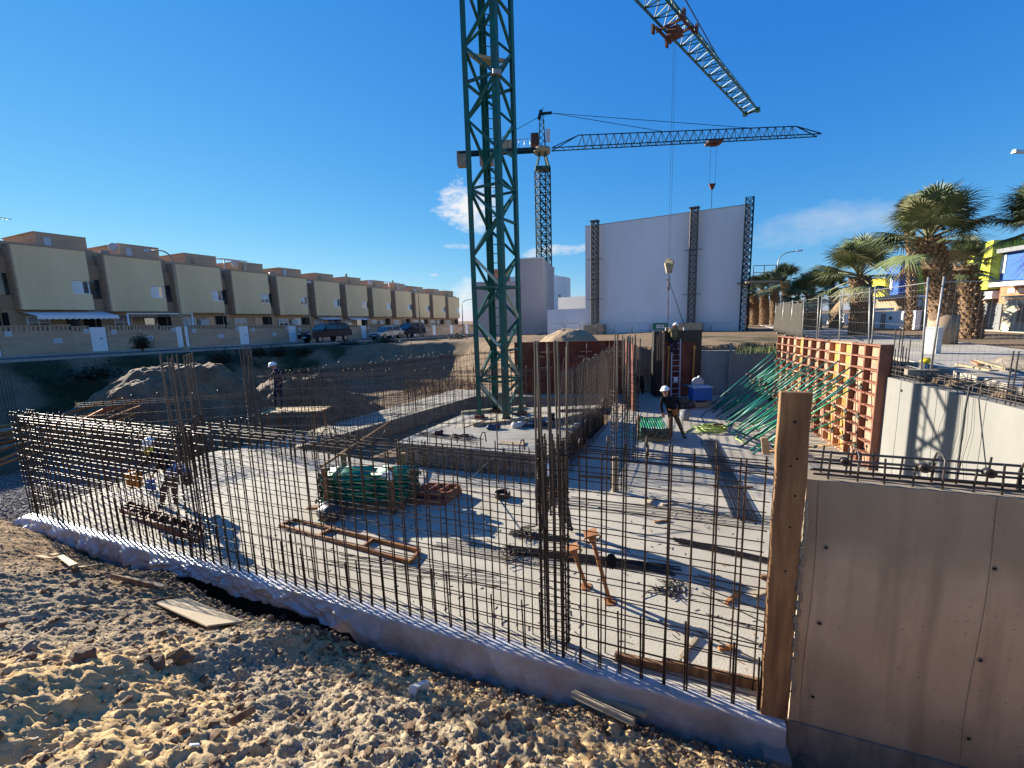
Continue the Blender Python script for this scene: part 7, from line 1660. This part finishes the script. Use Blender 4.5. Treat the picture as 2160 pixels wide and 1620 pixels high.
fboard('tiny white tile chip on the dirt at the lower left', (398, 1580), (418, 1578), .03, .012, 'white_paint', .02, 'tile_chip', 'tile chip')
fboard('white scrap tucked under the plastic sheet', (815, 1385), (845, 1384), .04, .015, 'white_paint', .03, 'plastic_scrap', 'scrap')
rk = random.Random(14)
for i, (px, py, r, lab) in enumerate(((546, 1338, .085, 'left one of the row of rounded rocks right of the plywood offcut'), (588, 1334, .075, 'second rounded rock right of the plywood offcut'), (622, 1332, .07, 'third rounded rock in the row right of the plywood offcut'), (648, 1346, .07, 'right one of the row of rounded rocks near the trench'), (672, 1366, .10, 'pale broken rock below the end of the trench'), (372, 1392, .16, 'big dark clod of earth in the left foreground'), (330, 1398, .11, 'smaller dark clod left against the big clod'), (172, 1388, .17, 'long dark clod of earth beside a rut at the left'), (64, 1366, .09, 'pale rock near the left picture edge'), (690, 1340, .08, 'brown clod at the right end of the trench'), (895, 1540, .06, 'rounded pebble-grey rock in the lower middle'), (1075, 1480, .055, 'brown clod under the slab edge in the middle'), (600, 1300, .09, 'crumbly clod on the trench edge'), (455, 1300, .08, 'clod half under the plywood offcut'))):
    r *= (.85 if i < 5 else .62); c = on_dirt(px, py, r * .05); bm = bmesh.new(); bmesh.ops.create_icosphere(bm, subdivisions=3, radius=1); ph = [rk.uniform(0, 9) for _ in range(6)]; sx = (rk.uniform(1, 1.4), rk.uniform(.8, 1), rk.uniform(.55, .8))
    for v in bm.verts:
        p = v.co.copy(); f = 1 + .16 * math.sin(p.x * 3 + ph[0]) + .14 * math.sin(p.y * 4 + ph[1] + p.z * 2) + .10 * math.sin(p.z * 6 + ph[2] + p.x * 3) + rk.uniform(-.085, .085); v.co = V((p.x * sx[0], p.y * sx[1], p.z * sx[2])) * f * r
    me = bpy.data.meshes.new('rock'); bm.to_mesh(me); bm.free(); me.materials.append(MT['stone'] if i not in (5, 6, 7, 12, 13) else MT['mound_dirt'])
    for p in me.polygons: p.use_smooth = False
    o = bpy.data.objects.new('rock' if i not in (5, 6, 7, 9, 11, 12, 13) else 'dirt_clod', me); o.location = c; o.rotation_euler = (rk.uniform(-.3, .3), rk.uniform(-.3, .3), rk.uniform(0, 6)); link(o, None, Matrix.Translation(c)); tag(o, lab, 'rock' if 'clod' not in lab else 'clod')
b = MB()
for _ in range(260):
    p = on_dirt(830 + rk.gauss(0, 22), 1452 + rk.gauss(0, 9), 0); a = rk.uniform(0, 6.28); w = V((math.cos(a), math.sin(a), 0)) * .002; e = V((rk.uniform(-.08, .08), rk.uniform(-.08, .08), rk.uniform(.01, .06))); i = len(b.v); b.v += [p - w, p + w, p + e]; b.face((i, i + 1, i + 2))
o = b.build('dry_straw', MT['dry_grass']); tag(o, kind='stuff')

# ================================================================== PEOPLE
def person(label, J, cl, helmet='helmet_white', helm_dir=(0, 0, 1), face=(0, -1, 0), extra=None, rad=1.0):
    """J: joint name -> world point. One skinned surface from head to toes, coloured by the nearest limb."""
    R = dict(pelvis=.145, belly=.135, chest=.155, neck=.058, head=.092, crown=.075, sh1=.078, el1=.052, wr1=.038, sh2=.078, el2=.052, wr2=.038, hip1=.095, kn1=.066, an1=.047, toe1=.042, hip2=.095, kn2=.066, an2=.047, toe2=.042)
    J = {k: V(v) for k, v in J.items()}
    if 'belly' not in J: J['belly'] = J['pelvis'].lerp(J['chest'], .5)
    J['crown'] = J['head'] + (J['head'] - J['neck']).normalized() * .07
    bones = [('pelvis', 'belly'), ('belly', 'chest'), ('chest', 'neck'), ('neck', 'head'), ('head', 'crown')]
    for s in '12': bones += [('chest', 'sh' + s), ('sh' + s, 'el' + s), ('el' + s, 'wr' + s), ('pelvis', 'hip' + s), ('hip' + s, 'kn' + s), ('kn' + s, 'an' + s), ('an' + s, 'toe' + s)]
    names = ['pelvis'] + [b for a, b in bones]; names = list(dict.fromkeys(names)); idx = {n: i for i, n in enumerate(names)}
    org = J['pelvis'].copy(); org.z = min(J['an1'].z, J['an2'].z) - .06
    me = bpy.data.meshes.new('body'); me.from_pydata([tuple(J[n] - org) for n in names], [(idx[a], idx[b]) for a, b in bones], []); o = bpy.data.objects.new('tmp', me); COL.objects.link(o)
    sk = o.modifiers.new('skin', 'SKIN'); sk.use_smooth_shade = True; sv = me.skin_vertices[0].data
    for n in names: sv[idx[n]].radius = (R[n] * rad, R[n] * rad); sv[idx[n]].use_root = (n == 'pelvis')
    sb = o.modifiers.new('sub', 'SUBSURF'); sb.levels = 2; sb.render_levels = 2
    dg = bpy.context.evaluated_depsgraph_get(); m2 = bpy.data.meshes.new_from_object(o.evaluated_get(dg)); bpy.data.objects.remove(o, do_unlink=True)
    part = {}
    for a, b in bones:
        k = 'skin' if b in ('head', 'crown') else 'top' if b in ('belly', 'chest', 'neck', 'sh1', 'sh2', 'el1', 'el2', 'wr1', 'wr2') else 'boot' if b.startswith('toe') else 'leg'
        part[(a, b)] = k
    order = ['skin', 'top', 'leg', 'boot']; mats = [MT['skin'], MT[cl[0]], MT[cl[1]], MT['boot_leather']]
    bm = bmesh.new(); bm.from_mesh(m2)
    for f in bm.faces:
        c = f.calc_center_median() + org; best = 9; bk = 'top'
        for (a, b), k in part.items():
            p, q = J[a], J[b]; d = q - p; tt = max(0, min(1, (c - p).dot(d) / max(d.length_squared, 1e-9))); r = R[a] + (R[b] - R[a]) * tt; e = (c - p - d * tt).length - r
            if e < best: best = e; bk = k
        f.material_index = order.index(bk); f.smooth = True
    # hands: palm, four fingers of different length, thumb; face: nose, ears, eyes - joined into the same body
    mb = MB(); fc = V(face).normalized(); hx = (J['head'] - J['neck']).normalized(); sd_ = fc.cross(hx).normalized(); hc = J['head'] + hx * .02
    mb.tube([hc + fc * .085 + hx * .012, hc + fc * .118 - hx * .022, hc + fc * .09 - hx * .03], [.010, .016, .012], 6)
    for s in (-1, 1):
        mb.ell(hc + sd_ * s * .095 - hx * .005, .016, .022, .03, 7, 5); mb.ell(hc + fc * .083 + sd_ * s * .032 + hx * .012, .011, .011, .008, 6, 5, 1)
    mb.tube([hc + fc * .088 + sd_ * .025 - hx * .048, hc + fc * .094 - hx * .048, hc + fc * .088 - sd_ * .025 - hx * .048], .007, 5, 1)
    for s in '12':
        d = (J['wr' + s] - J['el' + s]).normalized(); a = d.cross(V((0, 0, 1)) if abs(d.z) < .9 else V((0, 1, 0))).normalized(); n_ = d.cross(a); w = J['wr' + s]
        mb.obox(w + d * .055, a * .040, n_ * .015, d * .050)
        for k, l in enumerate((.066, .076, .072, .056)):
            p = w + d * .10 + a * (-.030 + .02 * k); mb.tube([p - d * .02, p + d * l * .5 + n_ * .006, p + d * l * .85 + n_ * .030], [.0095, .009, .007], 6)
        p = w + d * .03 + a * .036; mb.tube([p, p + a * .03 + d * .03, p + a * .032 + d * .062 + n_ * .014], [.011, .010, .008], 6)
    off = len(bm.verts); vs = [bm.verts.new(p - org) for p in mb.v]; bm.verts.ensure_lookup_table()
    for f, mi, sm in zip(mb.f, mb.m, mb.sm):
        try: nf = bm.faces.new([vs[i] for i in f]); nf.material_index = 0 if mi == 0 else 3; nf.smooth = sm
        except ValueError: pass
    m2 = bpy.data.meshes.new('body')
    for q in mats: m2.materials.append(q)
    bm.to_mesh(m2); bm.free()
    t = thing('person', label, 'person', tuple(org)); m2.name = 'body'; ob = bpy.data.objects.new('body', m2); link(ob, t)
    if helmet:
        mb = MB(); Rm = Matrix((sd_, fc, hx)).transposed(); c = hc + hx * .045; n, k = 16, 6; i0 = len(mb.v)
        for a in range(k + 1):
            th = math.pi / 2 * a / k
            for b_ in range(n): ph = 2 * math.pi * b_ / n; mb.v.append(c + Rm @ V((.125 * math.sin(th) * math.cos(ph), .142 * math.sin(th) * math.sin(ph), .125 * math.cos(th))))
        for b_ in range(n):
            ph = 2 * math.pi * b_ / n; br = 1.12 + .22 * max(0, math.sin(ph)); mb.v.append(c + Rm @ V((.125 * br * math.cos(ph), .142 * br * math.sin(ph), -.012)))
        for a in range(k + 1):
            for b_ in range(n): b2 = (b_ + 1) % n; mb.face((i0 + a * n + b_, i0 + (a + 1) * n + b_, i0 + (a + 1) * n + b2, i0 + a * n + b2), 0, True)
        hm = mb.build('helmet', MT[helmet], t); so = hm.modifiers.new('thick', 'SOLIDIFY'); so.thickness = .008
    return t
def PJ(d, Y): return {k: aty(v[0], v[1], Y + (v[2] if len(v) > 2 else 0)) for k, v in d.items()}
t3 = person('person in a black jacket and white helmet walking away beside the far prop stack', PJ(dict(head=(1403.5, 826), neck=(1405, 836), chest=(1410, 846), belly=(1414, 858), pelvis=(1419, 869), sh1=(1397, 840), el1=(1394, 856, .02), wr1=(1398, 872, .08), sh2=(1425, 839), el2=(1434, 854, -.03), wr2=(1430, 866, .15), hip1=(1414, 874), kn1=(1415, 896, .05), an1=(1416, 918, -.05), toe1=(1414, 920, .12), hip2=(1424, 874), kn2=(1434, 897, -.05), an2=(1443, 921, -.1), toe2=(1447, 924, .06)), 13.2), ('black_cloth', 'khaki_cloth'), face=(-.2, 1, -.1))
mb = MB(); c = aty(1424, 870, 13.08); mb.ell(c, .10, .05, .11, 10, 7, noise=.08); mb.tube([aty(1410, 864, 13.0), aty(1420, 866, 12.98), aty(1430, 864, 13.05)], .022, 6); mb.build('tool_belt', MT['orange_timber'], t3)
t4 = person('person in an olive shirt and white helmet climbing the ladder at the black formwork', PJ(dict(head=(1424.5, 689), neck=(1423.5, 693.5), chest=(1422, 699), belly=(1421.5, 705), pelvis=(1421.8, 712), sh1=(1415.5, 696), el1=(1411.5, 701, .1), wr1=(1412, 694, .3), sh2=(1428, 695), el2=(1433, 698, .1), wr2=(1436.5, 694, .3), hip1=(1419, 714), kn1=(1417, 726, .18), an1=(1417.5, 742, .05), toe1=(1417.5, 743, .2), hip2=(1424.5, 714), kn2=(1425.5, 729, .1), an2=(1426, 747, .05), toe2=(1426, 748.5, .2)), 20.05), ('olive_cloth', 'purple_cloth'), face=(.1, 1, -.2))
t2 = person('person in a navy shirt and white helmet working behind the rebar at left', PJ(dict(head=(577, 774), neck=(580, 780), chest=(586, 788), belly=(588, 800), pelvis=(586, 812), sh1=(579, 787, -.15), el1=(566, 797, -.2), wr1=(553, 795, -.25), sh2=(594, 785, .15), el2=(602, 798, .1), wr2=(592, 806, -.15), hip1=(583, 816, -.08), kn1=(580, 838, -.1), an1=(580, 860, -.05), toe1=(576, 862, -.1), hip2=(590, 816, .08), kn2=(592, 838), an2=(594, 860, .05), toe2=(590, 862)), 15.6), ('navy_cloth', 'navy_cloth'), face=(-1, -.2, -.3))
pf = min(v for v in [(W[t2.name].translation.z)]); c = V((W[t2.name].translation.x + .3, W[t2.name].translation.y, pf))
t = thing('work_platform', 'low trestle platform of pale boards under the navy-shirted man', 'platform', (c.x, c.y, -.3))
for k in range(3): mb = MB(); mb.beam(c + V((-.8, -.3 + .3 * k, -.03)), c + V((1.4, -.3 + .3 * k, -.03)), .27, .05); mb.build('board', MT['pale_board'], t)
for x in (-.6, 1.1):
    mb = MB()
    for y in (-.4, .4): mb.beam(c + V((x, y, -.055)), V((c.x + x, c.y + y * 1.3, -.35)), .06, .06)
    mb.beam(c + V((x, -.45, -.09)), c + V((x, .45, -.09)), .06, .06); mb.build('trestle', MT['pine_timber'], t)
t1 = person('person in a black hoodie and white helmet bending with an orange can', PJ(dict(head=(317, 940, -.05), neck=(325, 948), chest=(336, 957), belly=(352, 975), pelvis=(366, 997), sh1=(325, 960, -.18), el1=(310, 975, -.25), wr1=(295, 983, -.28), sh2=(340, 953, .18), el2=(338, 978, .22), wr2=(325, 998, .15), hip1=(358, 1006, -.1), kn1=(344, 1036, -.14), an1=(342, 1064, -.05), toe1=(332, 1069, -.1), hip2=(368, 1004, .1), kn2=(368, 1036, .1), an2=(372, 1062, .12), toe2=(363, 1068, .06)), 9.1), ('black_cloth', 'grey_cloth'), face=(-.8, -.2, -.6))
mb = MB(); c = aty(378, 990, 9.1); mb.ell(c, .26, .17, .11, 14, 9, noise=.07, R=Euler((0, .35, 0)).to_matrix()); mb.ell(aty(362, 998, 8.95), .14, .06, .13, 12, 8, noise=.08); mb.build('tied_shirt', MT['plaid_cloth'], t1)
mb = MB(); mb.obox(aty(396, 1008, 9.15), V((.05, 0, 0)), V((0, .06, 0)), V((0, 0, .16))); mb.build('tool_pouch', MT['black_cloth'], t1)
mb = MB(); c = aty(314, 950, 8.98); mb.ell(c, .10, .09, .10, 10, 7, noise=.05); mb.build('hood_collar', MT['safety_yellow'], t1)
c = aty(283, 1012, 8.78); t = thing('jerrycan', 'orange plastic jerrycan held by the bending person at the left', 'jerrycan', tuple(c - V((0, 0, .19))))
mb = MB(); mb.obox(c, V((.13, 0, .01)), V((0, .075, 0)), V((-.012, 0, .17))); o = mb.build('can_body', MT['jerrycan_orange'], t); b_ = o.modifiers.new('bevel', 'BEVEL'); b_.width = .03; b_.segments = 3
mb = MB(); mb.tube([c + V((-.10, 0, .165)), c + V((-.07, 0, .225)), c + V((.05, 0, .23)), c + V((.09, 0, .165))], .016, 7); mb.build('handle', MT['jerrycan_orange'], t); mb = MB(); mb.tube([c + V((.10, 0, .165)), c + V((.10, 0, .215))], .028, 10); mb.build('cap', MT['black_rubber'], t)
c = at(318, 1012, .18); t = thing('jerrycan', 'small blue can standing beside the bending person at the left', 'jerrycan', tuple(at(318, 1025))); mb = MB(); c = at(318, 1024, .14); mb.obox(c, V((.09, 0, 0)), V((0, .06, 0)), V((0, 0, .14))); o = mb.build('can_body', MT['tool_blue'], t); b_ = o.modifiers.new('bevel', 'BEVEL'); b_.width = .02; mb = MB(); mb.tube([c + V((-.05, 0, .135)), c + V((-.03, 0, .18)), c + V((.03, 0, .18)), c + V((.05, 0, .135))], .012, 6); mb.build('handle', MT['tool_blue'], t)
t6 = person('person in dark clothes and white helmet stooping behind the middle rebar column', PJ(dict(head=(1149, 996, -.15), neck=(1153, 1003, -.1), chest=(1158, 1012, -.03), belly=(1166, 1024, .04), pelvis=(1173, 1040, .1), sh1=(1138, 1013, -.05), el1=(1133, 1040, -.08), wr1=(1135, 1062, -.15), sh2=(1178, 1006, 0), el2=(1189, 1030, -.1), wr2=(1178, 1052, -.22), hip1=(1164, 1048, .1), kn1=(1148, 1080, 0), an1=(1142, 1114, .05), toe1=(1138, 1121, -.08), hip2=(1184, 1048, .1), kn2=(1196, 1080, 0), an2=(1202, 1112, .05), toe2=(1207, 1118, -.06)), 7.35), ('navy_cloth', 'grey_cloth'), face=(-.4, -.6, -.6))
mb = MB(); mb.tube([aty(1150, 1036, 7.3), aty(1165, 1034, 7.2), aty(1188, 1034, 7.3)], .03, 7); mb.ell(aty(1146, 1050, 7.25), .05, .04, .10, 9, 7, noise=.08); mb.build('tool_belt', MT['orange_timber'], t6)
t5 = person('person in black crouching in the shade beyond the tall rebar columns', PJ(dict(head=(1347, 790), neck=(1348.5, 793), chest=(1350, 798), belly=(1352, 805), pelvis=(1354, 812), sh1=(1344.5, 798, -.1), el1=(1342, 808, -.15), wr1=(1343, 816, -.2), sh2=(1355, 796, .1), el2=(1355, 806, .05), wr2=(1348, 814, -.1), hip1=(1351, 814, -.1), kn1=(1346, 819, -.15), an1=(1348, 830, -.05), toe1=(1344.5, 831.5, -.1), hip2=(1356, 814, .1), kn2=(1355, 820), an2=(1356, 830, .05), toe2=(1353, 831.5)), 20.7), ('black_cloth', 'black_cloth'), helmet=None, face=(-1, -.2, -.3))
# objects on the crane pad
for (px, py, z, w, d, h, m, nm, lab, cat) in ((1040, 905, .6, .22, .12, .06, 'bag_blue', 'plastic_bag', 'blue crumpled plastic bag on the crane pad before the mast', 'bag'), (1118, 898, .6, .5, .22, .05, 'bag_blue', 'tarpaulin', 'blue-grey folded tarpaulin on the crane pad right of the mast', 'tarpaulin'), (1092, 902, .6, .2, .12, .07, 'styrofoam', 'cement_bag', 'white torn bag on the crane pad right of the mast', 'bag'), (1080, 936, .6, .35, .14, .03, 'pale_board', 'wood_board', 'pale yellow board lying at the front of the crane pad', 'board'), (1163, 887, .6, .09, .09, .12, 'black_rubber', 'bucket', 'small black bucket among the bars on the crane pad', 'bucket'), (925, 917, .6, .14, .06, .05, 'rust_red', 'cloth_scrap', 'small red scrap at the left of the crane pad', 'scrap'), (975, 922, .6, .3, .1, .05, 'black_rubber', 'cable_heap', 'dark heap of cable at the front left of the crane pad', 'cable')):
    c = at(px, py, z + .002); t = thing(nm, lab, cat, tuple(c)); mb = MB()
    if cat == 'bucket': mb.tube([c, c + V((0, 0, .24))], [.10, .13], 12); mb.build('pail', MT[m], t)
    elif cat == 'cable':
        mb.tube([c + V((.28 * math.cos(a * .5) + .04 * math.sin(a * 2.1), .12 * math.sin(a * .5), .02 + .012 * (a % 4))) for a in range(44)], .014, 5); mb.build('coil', MT[m], t)
    elif cat == 'board': mb.obox(c + V((0, 0, .015)), V((w, -.1, 0)), V((.03, d, 0)), V((0, 0, .015))); mb.build('plank', MT[m], t)
    else: mb.ell(c + V((0, 0, h)), w * .8, d * .9, h + .02, 16, 8, noise=.3); mb.ell(c + V((w * .5, .05, h)), w * .5, d * .7, h * 1.7, 12, 7, noise=.35); mb.ell(c + V((-w * .5, -.02, h)), w * .45, d * .8, h * 1.4, 12, 7, noise=.35); mb.build('folds', MT[m], t)
b = at(1040, 890, .6); 
t = thing('concrete_block', 'rough grey concrete ballast lump between the crane mast legs', 'block', tuple(MC + V((.05, .5, .6)))); mb = MB(); mb.ell(MC + V((.05, .62, .95)), .20, .18, .36, 12, 8, noise=.12); mb.build('lump', MT['rough_concrete'], t)
t = thing('timber_crossing', 'pale timber sleepers laid on the crane pad under the mast', 'timber', tuple(MC + V((0, 0, .6))))
for k in range(2): mb = MB(); c = MC + FDIR * (-.9 + 1.9 * k) + V((0, 0, .65)); mb.beam(c - SDIR * 1.2, c + SDIR * 1.2, .2, .1); mb.build('sleeper', MT['weathered_board'], t)
